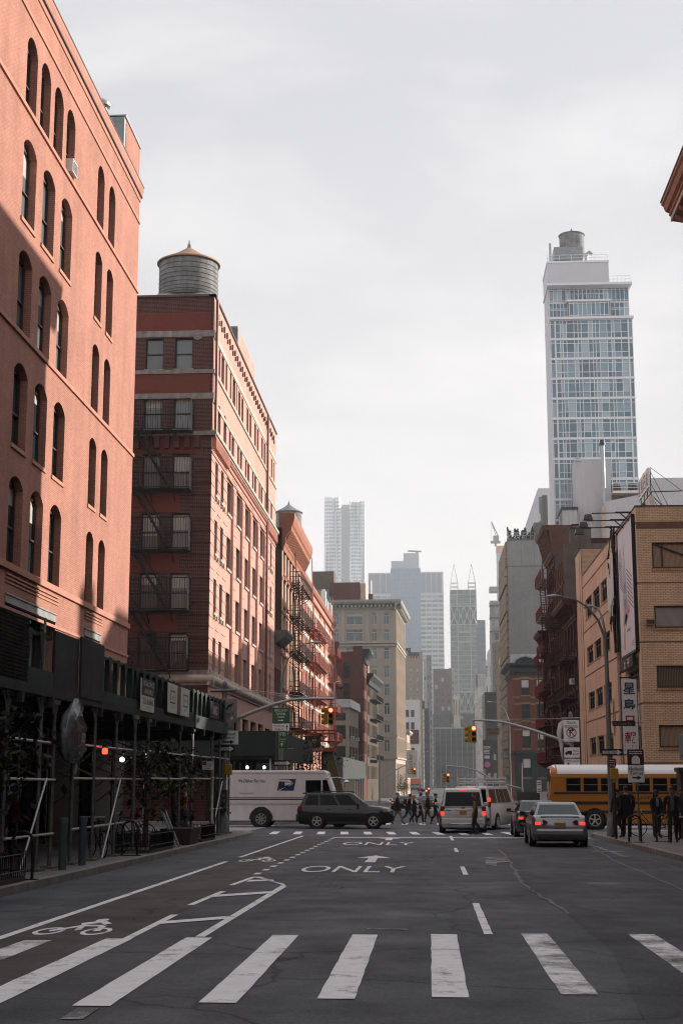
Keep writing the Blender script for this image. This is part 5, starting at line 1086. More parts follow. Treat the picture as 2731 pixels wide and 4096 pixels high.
for nm, x0, x1, y0, y1, z0, z1, mt in (('plant_box', -13.4, -7.4, 3, 8, 36.5, 41.0, MRN), ('plant_box', -7.3, -6.2, 3.2, 6, 36.5, 40.8, M('peach_stucco', (.5, .36, .27))), ('cooling_unit', -21, -13.6, 1.5, 4, 36.7, 39.4, M('blue_grey_unit', (.22, .25, .28), .5, .3)), ('rooftop_house', -17.5, -13.0, 6, 10, 39, 43.8, M('brown_timber', (.13, .10, .075), .8)), ('vent_stack', -5.6, -4.7, 3, 3.8, 36.5, 38.6, MRN)):
    MB().box(x0, x1, y0, y1, z0 - g0, z1 - g0).build(nm, mt, b)
m_ = MB(); m_.tube([(-5.2, 3.4, 38.6 - g0), (-5.2, 3.4, 41.4 - g0)], .25, 8); m_.build('flue', STEEL, b)
m_ = MB(); m_.box(-24.2, -20.6, 4, 9, 30 - g0, 48.2 - g0)
for k in range(24): m_.box(-24.2 + k * .15, -24.14 + k * .15, 3.96, 4, 30 - g0, 48.2 - g0)
m_.build('lift_tower', M('grey_corrugated', (.10, .11, .115), .5, .3), b)
PCH = M('peach_front', (.52, .38, .29), .85, var=.1)
b, FF, SF, g0 = corner_block('small_peach_building', 'small peach sunlit building with orange chimney past the beige office block', -5.65, 372, 8, 18, 13.4, PCH, PCH, [], [(1 + k * 2.2, 2.2 + k * 2.2, z, z + 1.8) for k in range(7) for z in (2.5, 5.8, 9)], rz=-.03)
m_ = MB(); m_.box(-1.6, -.4, 1, 2.2, 13.4 - g0, 18.5 - g0); m_.build('chimney', M('orange_brick', (.42, .12, .05), .8), b); m_ = MB(); cornice(m_, SF, 0, 18, [(0, 12.6 - g0), (.8, 13.2 - g0), (.8, 13.7 - g0), (0, 13.7 - g0)]); cornice(m_, FF, -8, .8, [(0, 12.6 - g0), (.8, 13.2 - g0), (.8, 13.7 - g0), (0, 13.7 - g0)]); m_.build('cornice', BEI, b)
WB = M('white_brick_wall', (.58, .58, .60), .85, var=.06, streak=.08)
b, FF, SF, g0 = corner_block('white_building', 'flat white brick building with a maroon painted sign between pairs of windows', -2.43, 407, 9, 16, 23.4, WB, M('cream_flank', (.5, .4, .32), .8), [(a, a + .95, z, z + 2) for a in (-4.05, -2.55) for z in (18.6, 15.1, 8.0, 4.5)], [(1 + k * 2.2, 2.2 + k * 2.2, z, z + 2) for k in range(6) for z in (4.5, 8, 11.6, 15.1, 18.6)], rz=-.02)
m_ = MB(); m_.box(-4.5, -.35, -.12, 0, 11.1 - g0, 15.0 - g0); pn = m_.build('painted_sign', M('sign_maroon', (.085, .012, .022), .6), b); m_ = MB()
for k in range(3): m_.box(-3.6 + k * .6, -3.3 + k * .6, -.15, -.12, 13.2 - g0 + .1 * k, 13.7 - g0 + .1 * k)
m_.box(-3.8, -2.0, -.15, -.12, 12.2 - g0, 12.35 - g0); m_.build('lettering', M('sign_buff', (.35, .22, .14)), pn)
m_ = MB(); m_.ext([(.6, .2, 21.0 - g0), (1.4, .2, 20.6 - g0), (1.4, .2, 23.0 - g0), (.6, .2, 23.3 - g0)], (0, 1.2, 0)); m_.build('corner_sign', M('sign_green', (.03, .10, .045)), b)
CRE = BRICK('buff_brick', (.36, .275, .21), (.33, .25, .19), (.3, .24, .19), .3, .1, var=.08)
cz_ = [42.0 - 3.5 * k for k in range(11)]
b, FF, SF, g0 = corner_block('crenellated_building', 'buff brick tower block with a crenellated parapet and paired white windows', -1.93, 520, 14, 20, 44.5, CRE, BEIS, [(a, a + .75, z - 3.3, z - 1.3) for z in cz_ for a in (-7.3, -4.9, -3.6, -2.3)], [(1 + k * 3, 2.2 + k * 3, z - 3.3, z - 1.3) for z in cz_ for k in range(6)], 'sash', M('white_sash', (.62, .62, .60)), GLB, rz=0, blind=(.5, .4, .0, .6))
m_ = MB()
for k in range(14): m_.box(-14 + k, -13.5 + k, 0, .5, 44.5 - g0, 45.2 - g0)
for a in (-6.3, -1.0): m_.box(a, a + 1.0, -.2, .6, 43.5 - g0, 46.4 - g0); m_.ext([(a - .1, -.2, 46.4 - g0), (a + 1.1, -.2, 46.4 - g0), (a + .5, -.2, 47.4 - g0)], (0, .8, 0))
m_.build('parapet', CRE, b); m_ = MB(); m_.box(-9, -4.3, 4, 10, 44.5 - g0, 48.6 - g0); m_.box(-4.3, -1.2, 4, 10, 44.5 - g0, 47 - g0); m_.build('water_house', M('black_cladding', (.03, .033, .036), .6), b)

# ================================================================ far end of the street and the downtown skyline
def tower(name, label, x0, x1, y, z0, z1, dep, mat, cols=0, rws=0, gm=None, frac=.7, fz=.62, cat='tower', base=0):
    b = thing(name, label, cat, ((x0 + x1) / 2, y, base)); m = MB(); m.box(x0, x1, y, y + dep, base, z1); m.build('wall', mat, b, world=True)
    if cols:
        w_ = (x1 - x0) / cols; h_ = (z1 - z0) / rws; r = random.Random(len(label))
        f = MB()
        for i in range(cols):
            for j in range(rws):
                xa = x0 + w_ * (i + .5 - frac / 2); za = z0 + h_ * (j + .5 - fz / 2); k = r.choice((0, 0, 1))
                f.face([(xa, y - .06, za), (xa + w_ * frac, y - .06, za), (xa + w_ * frac, y - .06, za + h_ * fz), (xa, y - .06, za + h_ * fz)], k)
        wo = f.build('window_grid', gm, b, world=True); wo['kind'] = 'stuff'
        n = max(1, int(dep / w_)); f = MB()
        for s, xx in ((1, x1 + .06), (-1, x0 - .06)):
            for i in range(n):
                for j in range(rws):
                    ya = y + dep / n * (i + .5 - frac / 2); za = z0 + h_ * (j + .5 - fz / 2); f.face([(xx, ya, za), (xx, ya + dep / n * frac, za), (xx, ya + dep / n * frac, za + h_ * fz), (xx, ya, za + h_ * fz)], r.choice((0, 0, 1)))
        wo = f.build('side_window_grid', gm, b, world=True); wo['kind'] = 'stuff'
    return b
DG = [GLASS('dark_wall_glass', (.012, .016, .018), .1, .5), GLASS('dark_wall_glass_lit', (.035, .04, .04), .15, .5)]
b = tower('dark_glass_building', 'low black glass building with thin white mullions closing the end of the street', 2.3, 25.8, 620, 0, 22.9, 30, M('black_frame', (.018, .022, .024), .4), 1, 9, DG, .98, .62, 'building', -3)
m_ = MB()
for k in range(11): x_ = 2.6 + k * 2.3; m_.box(x_, x_ + .14, 619.6, 620, -3, 22.9)
m_.box(2.3, 25.8, 619.7, 620, 22.4, 22.9); m_.build('mullion', M('mullion_pale', (.36, .38, .39), .5), b, world=True); m_ = MB()
for x_ in (11, 12.2, 22): m_.box(x_, x_ + 1.6, 624, 626, 22.9, 24.2)
m_.build('rooftop_unit', M('pale_unit', (.45, .47, .48), .6), b, world=True)
FG = [GLASS('far_window', (.05, .055, .06), .15, .5), GLASS('far_window_pale', (.30, .31, .31), .2, .5)]
BRNB = M('umber_brick', (.12, .095, .07), .85, var=.15)
tower('umber_brick_building', 'brown brick block with rows of pale windows standing over the black glass building', 2.4, 11.2, 680, 22, 52.5, 20, BRNB, 3, 9, FG, .42, .55, 'building', -3)
tower('pale_stepped_building', 'pale stone block half hidden behind the brown brick block', 10.4, 14.4, 720, 20, 56, 20, M('pale_far_stone', (.30, .29, .275), .85), 3, 12, FG, .45, .5, 'building', -3)
tower('slate_block_building', 'slate dark block behind the black glass building, with roof tanks', 2.0, 24, 660, 20, 30.5, 16, M('slate_far', (.06, .068, .075), .6), 6, 3, FG, .5, .4, 'building', -3)
b = tower('cream_cupola_building', 'small cream stone top with slim arches between the brown block and the glass tower', 11.4, 14.3, 655, 28, 38.2, 4, M('cream_far_stone', (.52, .44, .35), .8), 4, 1, FG, .4, .7, 'building', -3); m_ = MB()
for k in range(4): m_.box(11.4 + k * .8, 11.8 + k * .8, 655, 656, 38.2, 39.2)
m_.build('parapet', M('cream_far_stone', (.52, .44, .35)), b, world=True)
tower('grey_pier_building', 'tall grey stone sliver at the left side of the black glass building', -.6, 1.4, 560, 0, 49, 25, M('grey_far_stone', (.23, .23, .225), .8), 2, 14, FG, .3, .5, 'building', -3)
tower('dark_sliver_building', 'dark sliver building between the buff block and the grey stone one', -1.4, .2, 470, 0, 24, 18, M('slate_far2', (.05, .05, .055), .6), 1, 6, FG, .5, .5, 'building', -3)
tower('pale_gap_building', 'pale blue grey block showing in the gap right of the buff crenellated block', -1.9, .5, 610, 10, 52, 10, M('pale_far_blue', (.33, .36, .38), .7), 2, 12, FG, .5, .5, 'building', -3)
# right side far
tower('marble_building', 'pale marbled block with dark upper windows beside the ornate white tower', 18.3, 23.4, 560, 36, 41.5, 12, M('pale_marble', (.42, .41, .40), .6, var=.5, scale=.6), 4, 1, FG, .6, .9, 'building', -3)
b = tower('ornate_white_tower', 'ornate white corner tower with arched windows and a dome', 20.6, 23.8, 500, 4, 42.5, 14, M('white_terracotta', (.50, .50, .49), .7, var=.1), 1, 5, FG, .45, .6, 'tower', -3); m_ = MB()
for z in (40, 28, 18.5): m_.box(20.2, 24.1, 499.5, 510, z, z + .8)
m_.lathe([(1.7, 42.5), (1.75, 44), (1.5, 45.3), (.8, 46.2), (0, 46.5)], (22.4, 503, 0), 16); m_.build('cornice_and_dome', M('white_terracotta', (.5, .5, .49)), b, world=True)
tower('brown_brick_tower', 'brown brick tower with a stone top right of the ornate white tower', 19.9, 22.3, 420, 6, 41, 14, M('brown_far_brick', (.19, .125, .08), .85, var=.12), 1, 9, FG, .35, .5, 'tower', -3); m_ = MB()
b = tower('stone_top_building', 'grey carved stone block on the skyline edge left of the blank grey wall', 19.0, 22.0, 424, 41, 52.6, 12, M('carved_stone', (.26, .25, .23), .85, var=.3), 1, 3, FG, .35, .5, 'building', -3); m_ = MB()
for z in (44.6, 48.6, 52.3): m_.box(18.6, 22.2, 423.4, 430, z, z + .5)
m_.build('ledge', M('carved_stone', (.26, .25, .23)), b, world=True)
tower('black_sign_building', 'black fronted building with a tall event banner on the right beyond the far crossing', 12.9, 15.6, 330, 0, 21, 18, M('black_front', (.02, .02, .022), .5), 2, 5, FG, .4, .3, 'building', -3)
b = thing('event_banner', 'black and pink banner reading MOON hanging beyond the white van', 'banner', (12.6, 300, 4)); MB().box(11.2, 12.75, 300, 300.1, 3.4, 9.4).build('panel', M('banner_black', (.02, .016, .025), .5), b, world=True)
text('MOON', 'lettering', WHITE, b, (11.97, 299.98, 7.9), 0, .55, 1.35, world=True); m_ = MB()
for k in range(3): m_.box(11.35, 12.55 - .2 * (k % 2), 299.97, 300, 7.2 - k * .3, 7.38 - k * .3)
m_.box(11.4, 12.5, 299.97, 300, 5.6, 6.2); m_.build('small_lettering', M('banner_grey', (.45, .45, .5)), b, world=True)
m_ = MB(); m_.lathe([(0, 299.9), (.62, 299.9), (.62, 300)], (12.0, 0, 4.4), 20, axis='Y'); m_.build('pink_disc', M('banner_pink', (.45, .12, .25), .5), b, world=True)
# cross-braced glass tower
XG = [GLASS('teal_curtain_wall', (.075, .10, .105), .1, .7), GLASS('teal_curtain_wall_light', (.13, .16, .165), .1, .7)]
b = tower('braced_glass_tower', 'teal glass tower with bands of X bracing and two open wire pyramids on top', 13.0, 27.5, 800, 0, 106, 18, M('steel_mullion', (.30, .31, .31), .5, .3), 10, 40, XG, .93, .88, 'tower', -3)
m_ = MB()
for zb in (86, 38):
    m_.box(12.9, 27.6, 799.4, 799.8, zb, zb + 10.5, 1)
    for k in range(4):
        xa = 13.2 + k * 3.6; xb = xa + 3.4; 
        for p, q_ in (((xa, zb + .3), (xb, zb + 10.2)), ((xa, zb + 10.2), (xb, zb + .3))): m_.bar((p[0], 799.1, p[1]), (q_[0], 799.1, q_[1]), .45)
        m_.box((xa + xb) / 2 - .75, (xa + xb) / 2 + .75, 798.9, 799.3, zb + 4.4, zb + 6.1); m_.box(xa - .25, xa, 799, 799.4, zb, zb + 10.5)
    for z in (zb, zb + 10.5): m_.box(12.9, 27.6, 798.9, 799.4, z - .3, z + .3)
for x_ in (16.6, 23.8): m_.box(x_, x_ + .5, 799.5, 800, 0, 106)
for z in (76, 81.5): m_.box(17, 23.5, 799, 799.6, z, z + .8)
m_.build('cross_bracing', [M('bracing_steel', (.34, .345, .345), .5, .3), M('bracing_dark', (.07, .09, .09), .4)], b, world=True)
m_ = MB()
for xa in (13.3, 23.2):
    for dx, dy in ((0, 0), (4, 0), (0, 4), (4, 4)):
        m_.bar((xa + dx, 801 + dy, 106), (xa + dx, 801 + dy, 110), .25); m_.bar((xa + dx, 801 + dy, 110), (xa + 2, 803, 121), .18)
    for z in (107.8, 110): m_.bar((xa, 801, z), (xa + 4, 801, z), .22); m_.bar((xa, 805, z), (xa + 4, 805, z), .22)
m_.build('wire_pyramid', M('far_steel', (.22, .22, .23), .5, .3), b, world=True)
tower('blue_grey_tower', 'plain blue grey tower right behind the braced glass tower', 28, 33.5, 830, 0, 92, 16, M('far_blue_panel', (.13, .165, .19), .4), 3, 26, [M('far_blue_band', (.10, .13, .15), .3)] * 2, .96, .5)
b = tower('construction_tower', 'unfinished concrete tower with orange netting and a crane on top', 39.5, 48.5, 900, 0, 92, 14, M('raw_concrete', (.30, .31, .32), .85), 3, 24, [M('orange_netting', (.55, .24, .15), .8), M('dark_void', (.09, .11, .12), .7)], .8, .7)
MB().box(44.6, 50, 902, 910, 92, 147).build('concrete_core', M('core_grey', (.38, .40, .42), .85), b, world=True); m_ = MB()
for z in (101, 109, 118): m_.box(39.5, 50, 901, 912, z, z + 3)
m_.build('deck', M('deck_dark', (.12, .14, .14), .8), b, world=True)
MB().box(44.5, 50, 901.5, 911, 96, 100).build('netting', M('orange_netting', (.55, .24, .15)), b, world=True); MB().box(44.5, 50, 901.5, 911, 143, 147.3).build('top_netting', M('orange_netting', (.55, .24, .15)), b, world=True)
cr_ = thing('tower_crane', 'red and grey luffing crane on top of the unfinished tower', 'crane', (45, 902, 147)); m_ = MB(); m_.box(40.8, 47, 902, 903.5, 149, 150.6); m_.box(42.5, 46, 901.8, 903.6, 150.6, 154); m_.build('machine_deck', M('crane_grey', (.16, .14, .15), .6), cr_, world=True); m_ = MB(); m_.bar((46, 902.5, 153), (41.6, 902.5, 163), .5); m_.bar((44.6, 902.5, 153), (41.4, 902.5, 163), .25); m_.bar((41.6, 902.5, 163), (41.5, 902.5, 151), .12); m_.bar((44, 902.5, 147), (44, 902.5, 150), 1.0); m_.build('jib', M('crane_red', (.25, .05, .06), .6), cr_, world=True)
# skyline slabs; part of the haze is put into the pale colours
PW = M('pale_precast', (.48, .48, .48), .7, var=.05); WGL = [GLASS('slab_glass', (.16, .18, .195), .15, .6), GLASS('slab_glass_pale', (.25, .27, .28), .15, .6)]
def slab(name, label, x0, x1, y, z1, cols, rws, dep=25, top=16):
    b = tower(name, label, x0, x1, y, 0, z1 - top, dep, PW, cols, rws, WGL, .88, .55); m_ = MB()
    for k in range(4): x_ = x0 + .6 + (x1 - x0 - 1.2) * k / 4; m_.box(x_, x_ + (x1 - x0) / 4 - 1.0, y - .2, y, z1 - top + 1, z1 - 1)
    m_.build('plant_louvre', M('louvre_blue', (.22, .25, .30), .6), b, world=True)
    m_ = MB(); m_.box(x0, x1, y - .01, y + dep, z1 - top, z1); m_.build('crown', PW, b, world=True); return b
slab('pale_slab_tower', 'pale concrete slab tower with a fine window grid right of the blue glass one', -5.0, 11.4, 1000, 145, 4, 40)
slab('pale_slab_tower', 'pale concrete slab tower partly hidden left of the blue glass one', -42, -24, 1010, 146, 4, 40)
b = tower('blue_glass_tower', 'smooth blue glass tower in front of the two pale slabs', -23.2, -4.2, 900, 0, 133, 20, M('blue_wall', (.30, .36, .44), .25, var=.0), 22, 46, [GLASS('blue_curtain', (.20, .26, .34), .12, .7), GLASS('blue_curtain_pale', (.24, .30, .38), .12, .7)], .86, .9)
MB().box(-22.8, -15, 901, 915, 133, 138).build('roof_plant', M('far_white_plant', (.42, .45, .48), .7), b, world=True); MB().box(-15, -5, 901, 915, 133, 143).build('roof_plant', M('far_white_plant', (.42, .45, .48), .7), b, world=True); m_ = MB(); m_.bar((-12, 905, 145), (-3.5, 905, 144.6), .7); m_.box(-7, -5.5, 904, 906, 143, 145); m_.build('window_cradle', M('far_steel', (.22, .22, .23)), b, world=True)
tower('low_pale_tower', 'small pale tower low between the slab and the braced glass tower', 10.5, 14.5, 980, 0, 62, 10, M('far_pale_panel', (.36, .39, .42), .7), 2, 16, FG, .5, .5)
# rippled steel apartment tower: two lobes with wavy bay fronts
b = thing('rippled_steel_tower', 'very tall rippled steel apartment tower of two lobes far down the avenue', 'tower', (-98, 1700, 0))
STE = M('rippled_steel', (.52, .56, .60), .35, .25, var=.06, scale=.05)
def lobe(x0, x1, y0, z1, seed, n=14, rows=76):
    r = random.Random(seed); vs, fs = [], []; ph = [r.uniform(0, 6) for _ in range(n + 1)]
    for j in range(rows + 1):
        z = z1 * j / rows
        for i in range(n + 1): vs.append((x0 + (x1 - x0) * i / n, y0 - 1.6 * math.sin(ph[i] + z * .035 + i * 1.3) - (2.0 if i % 2 else 0), z))
    for j in range(rows):
        for i in range(n): a = j * (n + 1) + i; fs.append((a, a + 1, a + n + 2, a + n + 1))
    m_ = MB(); m_.mesh(vs, fs); m_.box(x0, x1, y0 + 2, y0 + 26, 0, z1 - 4); m_.build('steel_skin', STE, b, world=True)
    g_ = MB()
    for j in range(rows - 1):
        for i in range(n):
            if (i + j // 9) % 7 == 6: continue
            a = Vector(vs[j * (n + 1) + i]); c_ = Vector(vs[j * (n + 1) + i + 1]); h_ = z1 / rows
            p = a.lerp(c_, .2) + Vector((0, -.35, h_ * .3)); q_ = a.lerp(c_, .82) + Vector((0, -.35, h_ * .3)); g_.face([p, q_, q_ + Vector((0, 0, h_ * .5)), p + Vector((0, 0, h_ * .5))])
    o = g_.build('window_grid', GLASS('steel_tower_glass', (.07, .10, .13), .2, .6), b, world=True); o['kind'] = 'stuff'
lobe(-124, -103.5, 1700, 338, 2, 10); lobe(-93.5, -75, 1702, 333, 4, 9)
MB().box(-104, -93, 1712, 1735, 0, 331).build('recessed_spine', M('shaded_steel', (.12, .145, .17), .5, var=.1, scale=.05), b, world=True)
# ================================================================ vehicles (local space: y forward, x right, z up, origin on the road at the middle)
TYRE = M('tyre_rubber', (.018, .018, .019), .8, var=.15); RIM = M('alloy_rim', (.55, .55, .56), .4, .35, var=.1); CGL = GLASS('car_glass', (.006, .008, .009), .05, .16, 0, .02); CGR = GLASS('rear_screen_glass', (.035, .05, .055), .08, .6, 0, .05); BLKP = M('black_plastic', (.02, .02, .021), .55)
CHROME = M('chrome', (.6, .6, .62), .15, 1., var=0); UNDER = M('underbody', (.008, .008, .009), .9); REDL = M('red_lens', (.16, .008, .008), .2, spec=.7)
BRAKE = M('brake_light', (.8, .05, .03), .4, emit=(1, .05, .03), es=1.1, var=0); AMBER = M('amber_lens', (.55, .2, .03), .25, spec=.6); HEADL = M('headlight_lens', (.5, .5, .5), .15, spec=.8)
PLATE = M('yellow_plate', (.40, .22, .04), .5)
def carpaint(name, col, metal=.5, rough=.32): return M(name, col, rough, metal, var=.05, coat=.6)
def wheel(parent, x, y, r, w, side, rim=RIM, spokes=5):
    t = MB(); h = w / 2
    t.lathe([(r * .62, -h), (r * .93, -h), (r, -h * .7), (r, h * .7), (r * .93, h), (r * .62, h)], (0, 0, 0), 24, axis='X', cap=False); o = t.build('wheel', TYRE, parent, smooth=True, loc=(x, y, r))
    m = MB(); f = side * h * .93
    m.lathe([(r * .64, f - side * .05), (r * .64, f + side * .015), (r * .56, f + side * .02), (r * .54, f - side * .06)], (0, 0, 0), 24, axis='X', cap=False)
    for k in range(spokes): a = 2 * PI * k / spokes + .3; m.cbox((f - side * .02, math.cos(a) * r * .31, math.sin(a) * r * .31), (.03, r * .55, r * .17), rx=a)
    m.lathe([(0, f), (r * .14, f), (r * .14, f - side * .03)], (0, 0, 0), 10, axis='X', cap=False); m.build('rim', rim, o)
    d = MB(); d.lathe([(0, f - side * .07), (r * .6, f - side * .07)], (0, 0, 0), 20, axis='X', cap=False); d.build('brake_disc', UNDER, o); return o
def loft(mb, secs, m=0, cap=True):
    """secs: list of closed rings (same count)"""
    n = len(secs[0]); base = len(mb.v)
    for s in secs: mb.v += [Vector(p) for p in s]
    for i in range(len(secs) - 1):
        for k in range(n): k2 = (k + 1) % n; mb.f.append([base + i * n + k, base + i * n + k2, base + (i + 1) * n + k2, base + (i + 1) * n + k]); mb.m.append(m)
    if cap: mb.f.append([base + k for k in range(n)][::-1]); mb.m.append(m); mb.f.append([base + (len(secs) - 1) * n + k for k in range(n)]); mb.m.append(m)
def ring(y, zb, zt, hb, hm, ht, crown=.03):
    zm = zb + (zt - zb) * .55
    R = [(hb, zb), (hm * .99, zb + .12), (hm, zm), (hm * .985, zt - (zt - zb) * .18), (ht, zt), (ht * .5, zt + crown)]
    return [(x, y, z) for x, z in R] + [(-x, y, z) for x, z in R[::-1]]
def panel(mb, A, B, C, D, u0, u1, v0, v1, off=.008, m=0, n=1):
    A, B, C, D = map(Vector, (A, B, C, D)); nr = (B - A).cross(D - A).normalized()
    def P(u, v): return (A.lerp(B, u)).lerp(D.lerp(C, u), v) + nr * off
    mb.face([P(u0, v0), P(u1, v0), P(u1, v1), P(u0, v1)], m)
def car(name, label, cat, loc, rz, paint, L, W, H, belt, hood, wr, wb, fo, gh, side, rear_w=(.08, .92, .1, .88), group=None, sill=.28, tail=None, deckz=None, nose=.72):
    """gh = greenhouse (rear belt y, rear roof y, front roof y, front belt y) measured from the rear bumper; side = list of window spans"""
    t = thing(name, label, cat, (loc[0], loc[1], gz(loc[1])), rz, group); h = W / 2; y0 = -L / 2
    S = lambda s: y0 + s
    dz = deckz or belt; ry, rr, fr_, fy = gh
    st = [(0, sill + .12, dz - .12, .80, .90, .86), (.10, sill, dz - .02, .88, .97, .90), (.5, sill - .02, dz + .0, .92, 1, .92), (ry, sill - .04, dz + .02 if deckz else belt, .93, 1, .91), (ry + .5, sill - .05, belt, .93, 1, .91), (fy - .3, sill - .05, belt, .93, 1, .91), (fy + .05, sill - .05, belt - .02, .93, 1, .88), (L - .75, sill - .03, hood + .02, .92, .99, .82), (L - .3, sill, hood - .08, .86, .93, .72), (L - .06, sill + .06, nose, .70, .78, .60), (L, sill + .12, nose - .12, .62, .7, .52)]
    b = MB(); loft(b, [ring(S(s), a, c, d * h, e * h, f * h) for s, a, c, d, e, f in st]); body = b.build('body', paint, t, smooth=45)
    g = MB(); zb = belt - .03; zr = H; bw, rw = h * .90, h * .70 if H < 1.6 else h * .79
    base = [(-bw, S(ry), zb), (bw, S(ry), zb), (bw, S(fy), zb), (-bw, S(fy), zb)]; top = [(-rw, S(rr), zr - .05), (rw, S(rr), zr - .05), (rw, S(fr_), zr - .05), (-rw, S(fr_), zr - .05)]
    g.mesh(base + top, [(0, 1, 5, 4), (1, 2, 6, 5), (2, 3, 7, 6), (3, 0, 4, 7)])
    rt = [(-rw * .93, S(rr + .12), zr), (rw * .93, S(rr + .12), zr), (rw * .93, S(fr_ - .15), zr), (-rw * .93, S(fr_ - .15), zr)]
    g.mesh(top + rt, [(0, 1, 5, 4), (1, 2, 6, 5), (2, 3, 7, 6), (3, 0, 4, 7), (4, 5, 6, 7)]); g.build('cabin', paint, t, smooth=30)
    w = MB(); panel(w, base[0], base[1], top[1], top[0], *rear_w); w.build('rear_window', CGL if H > 1.6 else CGR, t)
    w = MB(); panel(w, base[2], base[3], top[3], top[2], .05, .95, .06, .95); w.build('windscreen', CGL, t)
    for sd_ in (1, -1):
        for a, c in side:
            w = MB(); u = lambda s: (s - ry) / (fy - ry)
            if sd_ == 1: panel(w, base[1], base[2], top[2], top[1], u(a), u(c), .12, .90)
            else: panel(w, base[3], base[0], top[0], top[3], 1 - u(c), 1 - u(a), .12, .90)
            w.build('side_window', CGL, t)
    ax = [(S(fo[0]), 1), (S(L - fo[1]), 0)]
    for y, _ in ax:
        for sd_ in (1, -1):
            a = MB(); a.lathe([(0, sd_ * .004), (wr * 1.16, sd_ * .004), (wr * 1.16, -sd_ * .05)], (sd_ * h, y, wr * 1.02), 22, axis='X', cap=False); a.build('wheel_arch', UNDER, t)
            wheel(t, sd_ * (h - wb / 2 + .04), y, wr, wb, sd_)
    u = MB(); u.box(-h * .8, h * .8, S(.35), S(L - .4), .2, sill + .12); u.build('underbody', UNDER, t)
    for sd_ in (1, -1):
        m = MB(); m.cbox((sd_ * (h + .13), S(fy - .55), belt + .06), (.2, .09, .14)); m.cbox((sd_ * (h - .0), S(fy - .52), belt), (.16, .05, .05)); m.build('mirror', paint if H > 1.7 else BLKP, t, bevel=.03)
        d = MB()
        for s in (ry + (fy - ry) * .42, ry + (fy - ry) * .72): d.cbox((sd_ * (h + .008), S(s), belt - .16), (.02, .17, .03))
        d.build('door_handle', paint, t)
        hl = MB(); hl.mesh([(sd_ * h * .55, S(L - .12), hood - .28), (sd_ * h * .86, S(L - .42), hood - .24), (sd_ * h * .86, S(L - .5), hood - .06), (sd_ * h * .56, S(L - .22), hood - .12)], [(0, 1, 2, 3)]); hl.build('headlight', HEADL, t)
    return t, h, y0, S
def box_light(parent, name, mat, x0, x1, y0, y1, z0, z1, bev=.015): return MB().box(x0, x1, y0, y1, z0, z1).build(name, mat, parent, bevel=bev)

# dark green grey suv crossing in the side street
DKG = carpaint('graphite_green_paint', (.020, .024, .025)); t, h, y0, S = car('suv', 'dark graphite SUV crossing the junction side-on in front of the mail truck', 'car', (-4.2, 73.1), -PI / 2, DKG, 4.78, 1.97, 1.76, 1.12, 1.06, .37, .24, (1.0, .98), (.12, .42, 2.75, 3.58), [(.35, 1.05), (1.17, 2.08), (2.2, 3.15)], nose=.9)
rk = MB()
for sx_ in (-.62, .62): rk.tube([(sx_, S(.7), 1.74), (sx_, S(.8), 1.82), (sx_, S(2.7), 1.82), (sx_, S(2.8), 1.74)], .02, 6)
for s in (1.2, 2.2): rk.tube([(-.62, S(s), 1.83), (.62, S(s), 1.83)], .02, 5)
rk.build('roof_rack', BLKP, t); b_ = MB()
for sx_ in (1, -1): b_.box(sx_ * (h + .012), sx_ * (h - .05), S(1.55), S(L_ := 3.25), .60, .68)
b_.build('side_moulding', BLKP, t)
for sx_ in (1, -1): box_light(t, 'tail_light', REDL, sx_ * (h - .02), sx_ * (h + .02), S(.05), S(.25), .85, 1.12); box_light(t, 'turn_signal', AMBER, sx_ * (h - .12), sx_ * (h - .02), S(4.28), S(4.46), .82, .98)
box_light(t, 'rear_bumper', BLKP, -h * .9, h * .9, S(-.06), S(.3), .38, .72, .05); box_light(t, 'front_bumper', DKG, -h * .75, h * .75, S(4.62), S(4.83), .36, .68, .06); box_light(t, 'rear_spoiler', DKG, -.68, .68, S(.26), S(.55), 1.70, 1.76)
sl_ = MB(); sl_.box(-h - .005, h + .005, S(1.5), S(3.4), .24, .36); sl_.build('side_sill', BLKP, t)

# mail truck
MWH = M('mail_white', (.82, .82, .83), .5, var=.05, streak=.10, scale=1.5); PBLUE = M('postal_blue', (.012, .035, .10), .5); PRED = M('postal_red', (.22, .016, .022), .5)
t = thing('mail_truck', 'white postal step van with a blue eagle emblem crossing the junction behind the SUV', 'truck', (-7.0, 75.75, gz(75.7)), -PI / 2)
b_ = MB(); y0, y1, h = -3.56, 2.1, 1.06
R = [(y0, .34), (y0, 2.78), (y0 + .06, 2.9), (1.55, 2.9), (1.72, 2.82), (2.02, 2.0), (2.12, 1.55), (2.9, 1.42), (3.2, 1.3), (3.3, .9), (3.3, .34)]
b_.ext([(-h, y, z) for y, z in R], (2 * h, 0, 0)); b_.build('body', MWH, t, bevel=.05)
a = MB()
for sx_ in (1, -1): a.box(sx_ * (h + .005), sx_ * (h - .1), y0 + .1, 1.2, 1.31, 1.345, 1) ; a.box(sx_ * (h + .006), sx_ * (h - .1), y0 + .12, 1.2, 1.395, 1.455, 2); a.box(sx_ * (h + .006), sx_ * (h - .1), y0 + .12, 1.2, 1.49, 1.53, 3)
a.build('side_stripe', [MWH, MWH, PBLUE, PRED], t)
a = MB(); a.box(-h - .03, h + .03, y0 + .03, 1.5, 1.2, 1.27); a.box(-h - .02, h + .02, y0 - .02, 1.6, 2.76, 2.84); a.build('rub_rail', M('rail_white', (.70, .70, .70), .4), t)
XS = h + .008   # visible right-hand side
em = MB(); E0, E1, Z0, Z1 = -.86 + .0, .12, 1.87, 2.46
def ex(u, v): return (XS, E0 + (E1 - E0) * (u * .88 + v * .12), Z0 + (Z1 - Z0) * v)
em.face([ex(0, 0), ex(1, 0), ex(1, 1), ex(0, 1)]); emb = em.build('emblem', PBLUE, t); em = MB()
